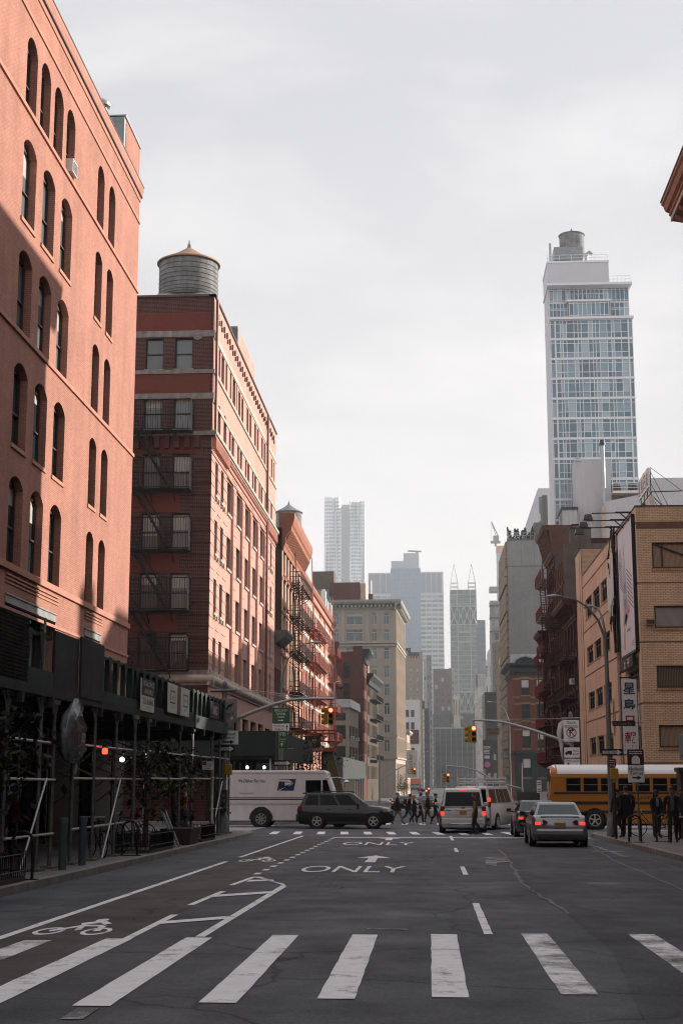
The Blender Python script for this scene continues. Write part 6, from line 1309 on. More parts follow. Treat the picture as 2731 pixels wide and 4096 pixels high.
def ey(u, v, o=.004): p = ex(u, v); return (p[0] + o, p[1], p[2])
em.face([ey(.02, .96), ey(.60, .93), ey(.86, .70), ey(.80, .60), ey(.55, .78), ey(.0, .80)]); em.face([ey(.35, .70), ey(.84, .72), ey(.84, .62), ey(.62, .52), ey(.42, .42)]); em.face([ey(.02, .02), ey(.86, .56), ey(.90, .66), ey(.80, .62), ey(.14, .0)])
em.build('eagle_head', WHITE, emb)
text('We Deliver For You.', 'lettering', PBLUE, t, (XS, -2.18, 2.37), PI / 2, .17, 1.42, shear=.25, bold=.01); text('www.usps.com', 'lettering', PBLUE, t, (XS, -2.45, 1.72), PI / 2, .09, .72)
a = MB(); a.box(XS - .01, XS, .62, 1.42, 1.55, 2.40); a.box(-XS + .01, -XS, .62, 1.42, 1.55, 2.40); a.each('door_window', CGL, t); a = MB(); a.ext([(XS - .012, 1.5, 2.42), (XS - .012, 1.72, 2.42), (XS - .012, 2.0, 1.6), (XS - .012, 1.5, 1.6)], (.012, 0, 0)); a.build('quarter_window', CGL, t)
a = MB(); panel(a, (-.95, 2.12, 1.55), (.95, 2.12, 1.55), (.9, 1.72, 2.8), (-.9, 1.72, 2.8), .02, .98, .02, .95, -.02); a.build('windscreen', CGL, t)
a = MB(); a.tube([(1.0, 1.5, 2.5), (1.25, 2.3, 2.55), (1.28, 2.75, 2.45)], .02, 6); a.lathe([(0, 0), (.13, .02), (.15, .1), (.05, .2), (0, .2)], (1.28, 2.75, 2.22), 10); a.build('mirror', CHROME, t)
for sx_ in (1, -1):
    a = MB(); a.lathe([(.40, sx_ * .01), (.62, sx_ * .01), (.60, -sx_ * .05), (.40, -sx_ * .05)], (sx_ * h, -1.68, .42), 24, axis='X', cap=False, a0=0, a1=PI); a.build('wheel_arch', BLKP, t); a = MB(); a.lathe([(0, sx_ * .004), (.56, sx_ * .004)], (sx_ * h, -1.68, .5), 24, axis='X', cap=False); a.build('wheel_well', UNDER, t)
    wheel(t, sx_ * (h - .14), -1.68, .44, .4, sx_, M('truck_rim', (.3, .3, .3), .5, .3), 8); wheel(t, sx_ * (h - .13), 2.35, .42, .26, sx_, M('truck_rim', (.3, .3, .3)), 8)
a = MB(); a.box(-.9, .9, y0 + .2, 3, .3, .6); a.build('chassis', UNDER, t); box_light(t, 'side_marker', REDL, XS - .01, XS + .01, y0 + .25, y0 + .33, .7, .78); box_light(t, 'door_handle', MWH, XS, XS + .03, y0 + .1, y0 + .22, 2.2, 2.55)

# white full-size suv waiting, seen from behind
WP = carpaint('white_pearl_paint', (.60, .60, .605), .0, .4)
t, h, y0, S = car('suv', 'white full-size SUV seen from behind with brake lights lit, a man walking past it', 'car', (1.47, 66.85), 0, WP, 5.24, 2.02, 1.96, 1.18, 1.12, .41, .28, (1.15, 1.0), (.02, .30, 3.3, 4.1), [(.25, 1.2), (1.35, 2.4), (2.52, 3.6)], (.05, .95, .06, .86), nose=.95)
for sx_ in (1, -1):
    box_light(t, 'tail_light', REDL, sx_ * (h - .20), sx_ * (h - .01), S(-.0), S(.2), .82, 1.20); box_light(t, 'brake_light', BRAKE, sx_ * (h - .18), sx_ * (h - .02), S(-.02), S(.1), .80, .98); box_light(t, 'reverse_light', M('white_lens', (.6, .55, .55), .3), sx_ * (h - .17), sx_ * (h - .05), S(-.01), S(.1), .66, .77)
box_light(t, 'high_brake_light', BRAKE, -.16, .16, S(.26), S(.32), 1.88, 1.92, .005); box_light(t, 'rear_bumper', WP, -h * .93, h * .93, S(-.08), S(.25), .42, .68, .05); box_light(t, 'bumper_trim', CHROME, -.55, .5, S(-.10), S(.1), .42, .47); box_light(t, 'number_plate', PLATE, -.16, .16, S(-.012), S(.05), .83, 1.0, .005); box_light(t, 'plate_bar', CHROME, -.38, .36, S(-.03), S(.06), 1.03, 1.08); box_light(t, 'badge', BLKP, -.08, .08, S(.0), S(.06), 1.10, 1.16); box_light(t, 'tailgate_shadow_line', BLKP, -h * .78, h * .78, S(-.002), S(.1), .60, .645, .005); box_light(t, 'model_badge', BLKP, -.78, -.52, S(-.005), S(.05), 1.0, 1.03, .004)
rk = MB()
for sx_ in (-.72, .72): rk.tube([(sx_, S(.8), 1.94), (sx_, S(.9), 2.02), (sx_, S(3.1), 2.02), (sx_, S(3.2), 1.94)], .022, 6)
rk.build('roof_rack', CHROME, t)

# white work van turning, with ladder rack
t, h, y0, S = car('van', 'white work van with a ladder rack turning right beyond the white SUV', 'van', (2.85, 73.0), -math.radians(18), carpaint('white_van_paint', (.66, .66, .66), 0, .45), 5.7, 2.02, 2.08, 1.22, 1.18, .38, .26, (1.15, .95), (.03, .12, 4.1, 4.85), [(.28, 1.55), (1.72, 2.3), (2.4, 3.2), (3.32, 4.3)], (.05, .95, .08, .9), nose=.95)
WR = M('rack_white', (.6, .6, .6), .5); rk = MB()
for sx_ in (-.72, .72):
    for z in (2.22, 2.44): rk.tube([(sx_, S(.3), z), (sx_, S(4.0), z)], .035, 6)
    for s in (.35, 1.5, 2.7, 3.9): rk.tube([(sx_, S(s), 2.0), (sx_, S(s), 2.55)], .035, 6)
for s in (.35, 1.5, 2.7, 3.9): rk.tube([(-.72, S(s), 2.3), (.72, S(s), 2.3)], .035, 6)
rk.build('ladder_rack', WR, t); ld = MB()
for xx in (.1, .45): ld.tube([(xx, S(.0), 2.4), (xx, S(3.8), 2.4)], .03, 5)
for k in range(11): ld.tube([(.1, S(.2 + k * .34), 2.4), (.45, S(.2 + k * .34), 2.4)], .015, 5)
ld.build('ladder', M('ladder_alu', (.5, .5, .5), .4, .6), t)
for sx_ in (1, -1): box_light(t, 'brake_light', BRAKE, sx_ * (h - .14), sx_ * (h - .01), S(-.02), S(.08), 1.38, 1.55); box_light(t, 'tail_light', REDL, sx_ * (h - .14), sx_ * (h - .01), S(-.01), S(.08), 1.12, 1.36)
box_light(t, 'high_brake_light', BRAKE, -.14, .14, S(.06), S(.12), 1.98, 2.02, .004); box_light(t, 'rear_bumper', BLKP, -h * .92, h * .92, S(-.14), S(.1), .45, .62, .03)

# sedans
SIL = carpaint('gunmetal_paint', (.25, .26, .275), .7, .28)
def sedan(label, loc, rz, paint, detail=True):
    t, h, y0, S = car('sedan', label, 'car', loc, rz, paint, 4.82, 1.83, 1.45, .98, .92, .335, .22, (1.02, .98), (.55, 1.25, 2.75, 3.75), [(.95, 1.55), (1.62, 2.4), (2.5, 3.3)], (.06, .94, .04, .93), sill=.26, deckz=1.02, nose=.66)
    for sx_ in (1, -1):
        a = MB(); a.ext([(sx_ * (h - .02), S(.16), .93), (sx_ * (h - .42), S(.03), .90), (sx_ * (h - .52), S(.02), .84), (sx_ * (h - .44), S(.02), .74), (sx_ * (h - .02), S(.12), .72)], (0, -.05, 0)); a.build('tail_light', REDL, t); box_light(t, 'brake_light', BRAKE, sx_ * (h - .28), sx_ * (h - .1), S(-.045), S(.05), .74, .84)
    box_light(t, 'high_brake_light', BRAKE, -.13, .13, S(.80), S(.86), 1.06, 1.12, .004)
    box_light(t, 'rear_bumper', paint, -h * .90, h * .90, S(-.07), S(.3), .36, .64, .09); box_light(t, 'diffuser', BLKP, -h * .78, h * .78, S(-.075), S(.2), .26, .38, .02); box_light(t, 'plate_frame', CHROME, -.19, .19, S(-.03), S(.05), .66, .83, .005); box_light(t, 'number_plate', PLATE, -.155, .155, S(-.038), S(.02), .69, .80, .004); box_light(t, 'badge', CHROME, -.06, .06, S(-.0), S(.05), .90, .97, .02); box_light(t, 'boot_lip', BLKP, -.62, .62, S(.05), S(.2), .985, 1.015, .005)
    return t
sedan('grey metallic sedan nearest the camera in the right lane with brake lights lit', (4.28, 50.45), math.radians(-.6), SIL)
sedan('black sedan half hidden ahead of the grey metallic one', (4.36, 60.6), math.radians(-.5), carpaint('black_paint', (.018, .018, .02), .3, .25))
for x, y, rz, col, lab in ((-3.0, 150, 0, (.02, .02, .022), 'black sedan driving away beyond the crossing pedestrians'), (-3.3, 188, 0, (.03, .03, .034), 'second black sedan farther down the avenue behind the crossing pedestrians'), (-.3, 168, 0, (.05, .05, .055), 'charcoal sedan far down the middle of the avenue'), (5.2, 178, 0, (.30, .30, .31), 'silver sedan far down the right kerb past the white van')):
    sedan(lab, (x, y), rz, carpaint('paint_%d' % y, col))

# school bus
YEL = M('bus_yellow', (.43, .17, .010), .45, var=.05, coat=.2); t = thing('school_bus', 'yellow school bus with white roof crossing the side street on the right', 'bus', (11.4, 72.85, gz(72.8)), -PI / 2)
h, y0, y1 = 1.2, -5.45, 5.6; b_ = MB()
def bsec(y, k=1.0): return [(x, y, z) for x, z in ((h * .97, .30), (h, .42), (h, 2.55), (h * .97, 2.72))] + [(-x, y, z) for x, z in ((h * .97, 2.72), (h, 2.55), (h, .42), (h * .97, .30))]
loft(b_, [bsec(y0), bsec(y1)]); b_.build('body', YEL, t); b_ = MB()
def rsec(y, s=1.0): return [(h * .985 * math.cos(PI * i / 12) * (1 if s == 1 else .96), y, 2.68 + .46 * s * math.sin(PI * i / 12)) for i in range(13)]
loft(b_, [rsec(y0 - .02, .75), rsec(y0 + .25), rsec(y1 - .2), rsec(y1, .8)]); b_.build('roof', M('bus_white_roof', (.80, .80, .82), .5, var=.05), t, smooth=50)
b_ = MB(); loft(b_, [[(x * 1.012, y0 + .02 + .3 * 0, z + .012) for x, _, z in rsec(0, .78)], [(x * 1.012, y0 + .32, z + .012) for x, _, z in rsec(0)]], cap=False); b_.build('end_cap', M('bus_end_cap', (.5, .16, .04), .5), t); MB().box(-h * .8, h * .8, y0 - .03, y0, 2.3, 2.95).build('rear_light_panel', BLKP, t)
for z0, z1 in ((1.72, 1.80), (1.22, 1.36), (.80, .92)): MB().box(-h - .03, h + .03, y0 + .15, y1 - .1, z0, z1).build('rub_rail', BLKP, t, bevel=.015)
for k in range(12):
    a = y0 + .75 + k * .84
    for sx_ in (1, -1):
        w_ = MB().box(sx_ * (h - .02), sx_ * (h + .012), a, a + .70, 1.84, 2.48).build('window', BLKP, t); MB().box(sx_ * (h + .0), sx_ * (h + .016), a + .035, a + .665, 1.875, 2.445).build('pane', CGL, w_); MB().box(sx_ * h, sx_ * (h + .022), a + .03, a + .67, 2.15, 2.165).build('rail', RIM, w_)
MB().box(-h - .008, h + .008, y0 + .3, y1, 2.49, 2.53).build('drip_rail', M('bus_rail', (.42, .17, .02)), t)
text('TRANSPORTATION CO', 'lettering', BLKP, t, (h + .006, -.15, 1.53), PI / 2, .15, 3.0, bold=.01); text('TRANSPORTATION CO', 'lettering', BLKP, t, (-h - .006, .5, 1.53), -PI / 2, .15, 3.0)
for sx_ in (1, -1):
    a = MB(); a.lathe([(0, sx_ * .004), (.58, sx_ * .004)], (sx_ * h, -3.36, .46), 24, axis='X', cap=False); a.build('wheel_well', UNDER, t); wheel(t, sx_ * (h - .14), -3.36, .46, .42, sx_); wheel(t, sx_ * (h - .15), 3.9, .46, .3, sx_)
MB().box(-1, 1, y0 + .2, y1, .22, .5).build('chassis', UNDER, t); box_light(t, 'tail_light', REDL, -h * .9, -h * .7, y0 - .03, y0, 1.5, 1.7); box_light(t, 'tail_light', REDL, h * .7, h * .9, y0 - .03, y0, 1.5, 1.7); MB().box(-.5, .5, y0 - .015, y0, 1.0, 2.4).build('emergency_door', YEL, t); MB().box(-.42, .42, y0 - .025, y0 - .01, 1.8, 2.3).build('rear_window', CGL, t)
MB().box(-h, h, y1, y1 + 1.2, .4, 1.6).build('bonnet', YEL, t, bevel=.15); box_light(t, 'clearance_light', AMBER, .5, .6, y0 - .06, y0, 2.95, 3.02)
# lift with an orange work platform
t = thing('boom_lift', 'boom lift holding an orange railed work platform above the left pavement', 'lift', (-7.6, 112, gz(112))); ORG = M('lift_orange', (.34, .075, .025), .55, var=.2); OLI = M('lift_olive', (.13, .105, .045), .6, var=.2)
MB().box(-10.4, -7.2, 111, 112.6, 3.72, 4.0).build('platform', ORG, t, world=True); r = MB()
for z in (4.5, 5.1, 5.35):
    for y in (111.05, 112.55): r.tube([(-10.4, y, z), (-7.2, y, z)], .04, 5)
    for x_ in (-10.4, -7.2): r.tube([(x_, 111.05, z), (x_, 112.55, z)], .04, 5)
for k in range(7):
    for y in (111.05, 112.55): x_ = -10.4 + 3.2 * k / 6; r.tube([(x_, y, 4), (x_, y, 5.35)], .035, 5)
r.build('railing', ORG, t, world=True); r = MB(); r.hexa([(-8.0, 111.6, 3.7), (-7.5, 111.6, 3.7), (-7.5, 112.3, 3.7), (-8.0, 112.3, 3.7), (-8.2, 111.6, 3.72), (-7.7, 111.6, 3.72), (-7.7, 112.3, 3.72), (-8.2, 112.3, 3.72)]); r.hexa([(-7.3, 111.5, .2), (-6.5, 111.5, .2), (-6.5, 112.4, .2), (-7.3, 112.4, .2), (-8.2, 111.5, 3.72), (-7.45, 111.5, 3.72), (-7.45, 112.4, 3.72), (-8.2, 112.4, 3.72)]); r.build('boom', OLI, t, world=True)
r = MB(); r.box(-7.8, -5.6, 110.4, 114, -.7, .4); r.build('chassis', ORG, t, world=True, bevel=.06)
for x_, s in ((-7.7, -1), (-5.7, 1)):
    for y in (110.9, 113.4): q_ = MB(); q_.lathe([(0, -.15), (.42, -.15), (.42, .15), (0, .15)], (x_, y, -.72), 16, axis='X', cap=False); q_.build('wheel', TYRE, t, world=True)
text('NY LIFT RENTAL', 'lettering', WHITE, t, (-8.8, 110.99, 3.86), 0, .16, 1.5, world=True)
m_ = MB(); m_.box(-9.6, -8.4, 111.3, 112.2, 4.0, 4.9); m_.build('tool_crate', BLKP, t, world=True); m_ = MB(); m_.box(-9.2, -8.7, 111.28, 111.3, 4.35, 4.65); m_.build('crate_label', M('buff_label', (.4, .3, .17)), t, world=True)
# ================================================================ unseen blocks behind the viewer, put in to keep sky light off the street
for nm, lab, x0, x1, y0, y1, z in (('brick_block', 'brick block continuing the left side of the street behind the viewer', -40, -13, -120, 19.9, 22), ('brick_block', 'brick block continuing the right side of the street behind the viewer', 12, 40, -120, 17.9, 22), ('brick_block', 'unseen brick block added far behind the viewer to block low sky', -45, 45, -185, -150, 22)):
    b = thing(nm, lab, 'building', ((x0 + x1) / 2, y0, 0)); m_ = MB(); m_.box(x0, x1, y0, y1, -1, z)
    m_.build('wall', BRW, b, world=True); m_ = MB()
    for k in range(int((y1 - y0) / 4)):
        for j in range(6):
            if y1 > 0 or True:
                xx = x1 + .02 if x0 < -30 and x1 < 0 else x0 - .02
                if nm and lab.startswith('brick'): m_.face([(xx, y0 + 1 + k * 4, 2 + j * 4), (xx, y0 + 2.6 + k * 4, 2 + j * 4), (xx, y0 + 2.6 + k * 4, 4.4 + j * 4), (xx, y0 + 1 + k * 4, 4.4 + j * 4)])
    if m_.f: q_ = m_.build('window_grid', GL, b, world=True); q_['kind'] = 'stuff'

# ================================================================ pavement sheds
PLYD = M('dark_plywood', (.030, .031, .030), .8, var=.5, scale=1.6, streak=.3); PLYG = M('green_plywood', (.032, .055, .046), .8, var=.45, scale=1.5, streak=.35); CORR = M('corrugated_sheet', (.075, .067, .058), .5, .4, var=.6, scale=3, streak=.3); TIMB = M('raw_timber', (.22, .15, .09), .85, var=.25); PIPE = M('scaffold_pipe', (.20, .21, .21), .4, .6, var=.3, scale=5); PIPEL = M('bright_scaffold_pipe', (.50, .50, .49), .4, .6, var=.2, scale=5)
sh = thing('sidewalk_shed', 'dark plywood sidewalk shed on steel posts along the salmon building', 'scaffold', (-10.3, 40, gz(40)))
XF = -8.1
m_ = MB(); m_.box(-12.9, -8.0, 18, 59, 3.42, 3.62); 
for k in range(18): m_.box(-12.9, -7.95, 18.5 + k * 2.3, 18.66 + k * 2.3, 3.2, 3.42)
m_.build('deck', PLYD, sh, world=True)
def fas(y0, y1, z0, z1, mat, nm='parapet_panel', x=-8.05, t=.06): return MB().box(x - t, x, y0, y1, z0, z1).build(nm, mat, sh, world=True)
c_ = MB()
for k in range(64): z = 3.70 + k * 0; 
n = 17
pts = []
for k in range(n): 
    z = 3.66 + 1.26 * k / n; c_.hexa([(-8.12, 18, z), (-8.05, 18, z), (-8.05, 28.3, z), (-8.12, 28.3, z), (-8.12, 18, z + .05), (-8.0, 18, z + .045), (-8.0, 28.3, z + .045), (-8.12, 28.3, z + .05)])
c_.box(-8.14, -8.1, 18, 28.3, 3.63, 4.92); c_.build('corrugated_panel', CORR, sh, world=True)
fas(28.35, 30.4, 3.62, 3.96, PLYG); fas(30.42, 32.55, 3.58, 4.88, PLYD); fas(32.55, 34.85, 3.56, 4.95, PLYD, x=-7.98); fas(34.9, 39.3, 3.52, 3.85, PLYG); fas(39.3, 44, 3.55, 3.8, PLYD); fas(44, 48.9, 3.58, 3.92, PLYG); fas(48.9, 58.5, 3.42, 3.86, PLYG, x=-7.98)
for y0, y1 in ((28.4, 30.4), (34.9, 39.3), (39.3, 48.9), (48.9, 58.5)):
    m_ = MB(); m_.box(-8.2, -8.12, y0, y1, 4.66, 4.74)
    k = 0
    while y0 + k * .95 < y1 - .1:
        y = y0 + .1 + k * .95; m_.box(-8.22, -8.1, y, y + .09, 3.6, 4.72); m_.mesh([(-8.08, y - .18, 4.76), (-8.08, y + .26, 4.76), (-8.08, y + .06, 4.1)], [(0, 1, 2)]); k += 1
    m_.build('parapet_frame', PLYG if y0 > 30 else PLYD, sh, world=True)
for y0, y1 in ((39.0, 48.9), (48.9, 58.5)): 
    m_ = MB(); m_.box(-8.3, -8.24, y0, y1, 3.6, 4.7); m_.build('back_board', PLYD, sh, world=True)
# graffiti boards glimpsed between the studs
for k, (y, c1) in enumerate(((35.4, (.20, .07, .045)), (36.6, (.22, .19, .08)), (37.6, (.07, .11, .14)), (38.5, (.20, .07, .045)))):
    MB().box(-8.6, -8.55, y - .35, y + .45, 3.8, 4.6).build('painted_board', M('graffiti_%d' % k, c1, .8, var=.6, scale=6), sh, world=True)
m_ = MB(); m_.tube([(-8.15, 29.9, 3.9), (-8.15, 29.9, 5.1)], .03, 6); m_.box(-8.2, -8.16, 29.5, 30.25, 4.55, 4.65); m_.build('loose_board', M('pale_board', (.25, .24, .22), .7), sh, world=True)
POST = [(-8.18, 27.5), (-8.15, 29.86), (-8.15, 30.95), (-8.16, 32.75), (-8.1, 34.6), (-8.12, 37.1), (-8.0, 38.9), (-8.08, 41.2), (-8.2, 47.2), (-8.15, 49.4), (-8.1, 53.5), (-8.1, 55.6), (-8.1, 58.3)]
for x, y in POST:
    p = MB(); p.tube([(x, y, gz(y) + .18), (x, y, 3.42)], .045, 8); p.cbox((x, y, 3.36), (.12, .5, .1)); p.bar((x, y - .3, 3.4), (x, y, 3.0), .04); p.bar((x, y + .3, 3.4), (x, y, 3.0), .04)
    p.build('post', PIPE, sh, world=True); MB().box(x - .14, x + .14, y - .22, y + .22, gz(y) + .148, gz(y) + .2).build('base_plank', TIMB, sh, world=True)
for x, y in [(-12.2, 20 + 3.2 * k) for k in range(12)]:
    p = MB(); p.tube([(x, y, gz(y) + .15), (x, y, 3.42)], .045, 6); p.build('rear_post', PIPE, sh, world=True)
for y0, y1 in ((27.5, 30.95), (32.75, 41.2), (41.2, 47.2), (47.2, 53.5), (53.5, 58.3)):
    for z in (2.5, 1.72, .58):
        if (y0, z) in ((41.2, .58), (47.2, .58)): continue
        MB().tube([(-8.12, y0 - .08, z), (-8.12, y1 + .08, z - .03)], .028, 8).build('rail', PIPEL, sh, world=True)
for (ya, za), (yb, zb) in (((30.0, 1.72), (28.1, -.15)), ((37.3, 1.68), (35.3, -.2)), ((55.9, 1.6), (53.2, -.35))): MB().tube([(-8.02, ya, za), (-8.0, yb, zb)], .022, 8).build('diagonal_brace', M('white_brace', (.66, .66, .65), .5, .2), sh, world=True)
d_ = MB()
for k in range(12):
    y = 27.5 + k * 2.6; d_.tube([(-8.2, y, 1.75), (-11.9, y + .6, 3.3)], .022, 5); d_.tube([(-8.2, y + .2, 2.5), (-10.2, y + .9, 1.0)], .02, 5)
d_.build('cross_brace', PIPE, sh, world=True)
BULB = M('lit_bulb', (.9, .9, .85), .3, emit=(1, .93, .82), es=3.5, var=0); RLED = M('lit_red_lamp', (.9, .05, .03), .3, emit=(1, .03, .02), es=5, var=0)
for x, y, z, lab in ((-8.6, 34.9, 2.22, 'lit white bulb under the shed, nearest to the hanging plastic bag'), (-8.7, 40.6, 2.24, 'lit white bulb under the shed right of the red lamp'), (-8.7, 44.3, 2.4, 'small lit white bulb under the shed near the tree')):
    t = thing('work_light', lab, 'lamp', (x, y, z)); MB().lathe([(0, -.07), (.06, -.05), (.075, 0), (.05, .06), (0, .08)], (0, 0, 0), 10).build('bulb', BULB, t, smooth=True); MB().tube([(0, 0, .06), (0, 0, 3.42 - z)], .012, 5).build('cord', BLKP, t)
t = thing('warning_lamp', 'glowing red lamp under the shed beside a steel post', 'lamp', (-8.0, 35.3, 2.38)); MB().lathe([(.05, -.07), (.07, -.05), (.07, .06), (.03, .08)], (0, 0, 0), 10).build('lens', RLED, t, smooth=True); MB().box(-.05, .05, -.09, .09, .08, .16).build('bracket', BLKP, t)
# plastic-wrapped bundle hanging from the deck
t = thing('plastic_bag', 'clear plastic sheet bag with a red stripe hanging from the shed deck', 'bag', (-7.95, 31.9, 2.2)); b_ = MB(); q = random.Random(4); secs = []
for z, w_, dd in ((2.06, .06, .05), (2.16, .62, .14), (2.35, .80, .2), (2.6, .82, .16), (2.85, .76, .2), (3.1, .62, .15), (3.3, .40, .12), (3.5, .10, .05)):
    secs.append([(-7.98 + dd * math.sin(2 * PI * i / 22) * (1 + .55 * math.sin(i * 2.4 + z * 7)), 31.9 + (w_ * .95) * math.cos(2 * PI * i / 22) * (1 + .16 * math.sin(i * 3.7 + z * 5)) + (.18 if z > 3.2 else 0), z) for i in range(22)])
loft(b_, secs); b_.build('sheet', M('plastic_sheet', (.15, .155, .16), .25, spec=.6, var=.5, scale=5), t, smooth='all', world=True); MB().box(-7.80, -7.775, 31.62, 31.66, 2.3, 2.75).build('stripe', M('dull_red', (.28, .03, .035)), t, world=True)
text('100', 'lettering', M('faded_grey_print', (.45, .45, .45), .5), t, (-7.74, 31.98, 2.62), PI / 2, .22, .36, world=True)
t = thing('dangling_bag_tip', 'white plastic scrap hanging below the clear sheet bag', 'plastic scrap', (-8.0, 32.3, 2.0)); MB().lathe([(.02, .1), (.06, .02), (.05, -.12), (.01, -.22)], (0, 0, 0), 8).build('scrap', M('plastic_white', (.5, .5, .5), .4), t, smooth=True)
# notices on the parapet
def plate(name, label, cat, x, y, z, w_, h_, th, mat, d=.03, back=None, r=0):
    """thin upright board centred at (x,y,z)"""
    t = thing(name, label, cat, (x, y, z), th)
    b = MB(); b.box(-w_ / 2, w_ / 2, 0, d, -h_ / 2, h_ / 2); b.build('board', mat, t, bevel=r); return t
BLK = M('sign_black', (.016, .016, .017), .5); SW = M('sign_white', (.74, .74, .73), .5, var=.08, scale=3); SG = M('sign_green', (.012, .085, .052), .45, var=.08)
def word(t, s, z, h_, w_, mat, x=0, d=-.006, **k): return text(s, 'lettering', mat, t, (x, d, z), 0, h_, w_, **k)
def shape(t, name, mat, polys, d=-.006):
    m = MB()
    for P in polys: m.face([(x, d, z) for x, z in P])
    return m.build(name, mat, t, fix=False)
t = plate('retail_sign', 'navy and white retail space notice on the shed parapet', 'sign', -7.96, 40.4, 4.03, 1.9, .9, PI / 2, SW); shape(t, 'navy_field', M('sign_slate', (.028, .034, .045), .6), [[(-.95, -.02), (.95, -.02), (.95, .45), (-.95, .45)]])
word(t, 'RETAIL SPACE', .32, .14, 1.5, SW, d=-.012); word(t, 'AVAILABLE', .10, .14, 1.2, SW, d=-.012); word(t, '212.46.6868', -.17, .17, 1.45, BLK); word(t, 'leasing office', -.33, .05, .6, BLK)
t = plate('shop_notice', 'white shop poster with two framed square logos on the shed parapet', 'sign', -7.94, 45.45, 4.16, 3.9, .90, PI / 2, SW); shape(t, 'photo_strip', M('poster_tan', (.17, .115, .085), .6, var=.5, scale=5), [[(-.45, -.45), (.2, -.45), (.25, .45), (-.4, .45)]])
for cx_ in (-1.2, 1.15):
    s_ = .42; fr = [[(cx_ - s_, .2), (cx_ + s_, .2), (cx_ + s_, .24), (cx_ - s_, .24)], [(cx_ - s_, -.16), (cx_ + s_, -.16), (cx_ + s_, -.12), (cx_ - s_, -.12)], [(cx_ - s_, -.12), (cx_ - s_ + .05, -.12), (cx_ - s_ + .05, .2), (cx_ - s_, .2)], [(cx_ + s_ - .05, -.12), (cx_ + s_, -.12), (cx_ + s_, .2), (cx_ + s_ - .05, .2)]]
    shape(t, 'logo_frame', BLK, fr); word(t, 'AYR', .04, .09, .42, BLK, x=cx_); word(t, 'ayr.com/shop', -.27, .04, .55, BLK, x=cx_)
t = plate('bnko_sign', 'dark parapet board with tall white letters near the shed end', 'sign', -7.93, 53.1, 4.2, 2.2, .6, PI / 2, PLYD); word(t, 'BNKO', 0, .32, 1.1, WHITE)
# bollards, tree pit fences, rack, planters, bikes
for x, y, lab in ((-7.75, 30.5, 'nearer of two green grey steel bollards at the left kerb'), (-7.8, 32.45, 'farther of two green grey steel bollards at the left kerb')):
    t = thing('bollard', lab, 'bollard', (x, y, gz(y) + .146), 0, 'bollards at the left kerb'); BG = M('bollard_green', (.075, .105, .10), .5, var=.2); MB().lathe([(.085, 0), (.085, .98), (.09, 1.0)], (0, 0, 0), 16).build('post', BG, t, smooth=True); MB().lathe([(.098, .96), (.098, 1.05), (.09, 1.07), (0, 1.08)], (0, 0, 0), 16).build('cap', BG, t, smooth=True)
def pit_fence(label, x0, x1, y0, y1):
    t = thing('tree_pit_fence', label, 'fence', ((x0 + x1) / 2, (y0 + y1) / 2, gz(y0) + .146)); m_ = MB(); m_.slab([(x0, y0), (x1, y0), (x1, y1), (x0, y1)], .14, .24); m_.build('curb_frame', M('pit_timber', (.05, .045, .04), .8), t, world=True); m_ = MB()
    E = [((x0, y0), (x1, y0)), ((x1, y0), (x1, y1)), ((x0, y0), (x0, y1)), ((x0, y1), (x1, y1))]
    for (ax, ay), (bx, by) in E:
        z = gz(ay) + .24; zb = gz(by) + .24
        for h_ in (.1, .40): m_.bar((ax, ay, z + h_), (bx, by, zb + h_), .02)
        n = max(3, int(math.hypot(bx - ax, by - ay) / .12))
        for k in range(n + 1): f_ = k / n; x_, y_, z_ = ax + (bx - ax) * f_, ay + (by - ay) * f_, z + (zb - z) * f_; m_.bar((x_, y_, z_), (x_, y_, z_ + .46), .015)
    m_.build('railing', IRON, t, world=True)
pit_fence('low black iron tree pit fence at the lower left corner', -8.6, -7.45, 22.5, 26.6); pit_fence('low black iron tree pit fence beside the leaning white boards', -8.5, -7.5, 38.8, 42.4); pit_fence('low black iron tree pit fence by the planter near the shed end', -8.5, -7.5, 47.6, 50.6)
for x, y, lab in ((-7.6, 26.9, 'black hoop bike rack at the near end of the left kerb'), (-7.75, 37.4, 'black hoop bike rack by the parked bicycle under the shed'), (6.75, 48.6, 'left black hoop bike rack on the right pavement'), (7.75, 49.2, 'right black hoop bike rack on the right pavement in front of the woman')):
    t = thing('bike_rack', lab, 'bike rack', (x, y, gz(y) + .146), 0, 'hoop bike racks'); MB().tube([(-.2, 0, 0), (-.2, 0, .68)] + [(.2 * -math.cos(PI * i / 8), 0, .68 + .2 * math.sin(PI * i / 8)) for i in range(1, 8)] + [(.2, 0, .68), (.2, 0, 0)], .03, 8).build('hoop', IRON, t, smooth=True); MB().box(-.3, .3, -.08, .08, 0, .02).build('foot_plate', IRON, t)
t = thing('planter', 'rust brown planter box beside the kerb near the shed end', 'planter', (-7.9, 46, gz(46) + .146)); m_ = MB(); m_.hexa([(-.4, -.9, 0), (.4, -.9, 0), (.4, .9, 0), (-.4, .9, 0), (-.5, -1, .5), (.5, -1, .5), (.5, 1, .5), (-.5, 1, .5)]); m_.build('box', M('corten', (.06, .038, .025), .8, var=.3), t); MB().box(-.44, .44, -.94, .94, .44, .505).build('soil', M('soil', (.03, .022, .016), .9), t)
for k in range(2):
    t = thing('leaning_board', ('left', 'right')[k] + ' of two pale planks leaning on a shed rail by the planter', 'plank', (-7.6 + .0, 43.3 + k * .5, gz(43) + .146), 0); m_ = MB(); m_.hexa([(.0, -.08, 0), (.05, -.08, 0), (.05, .08, 0), (0, .08, 0), (-.45, -.08, 1.05), (-.4, -.08, 1.07), (-.4, .08, 1.07), (-.45, .08, 1.05)]); m_.build('plank', M('grey_plank', (.24, .27, .28), .7, var=.2), t)
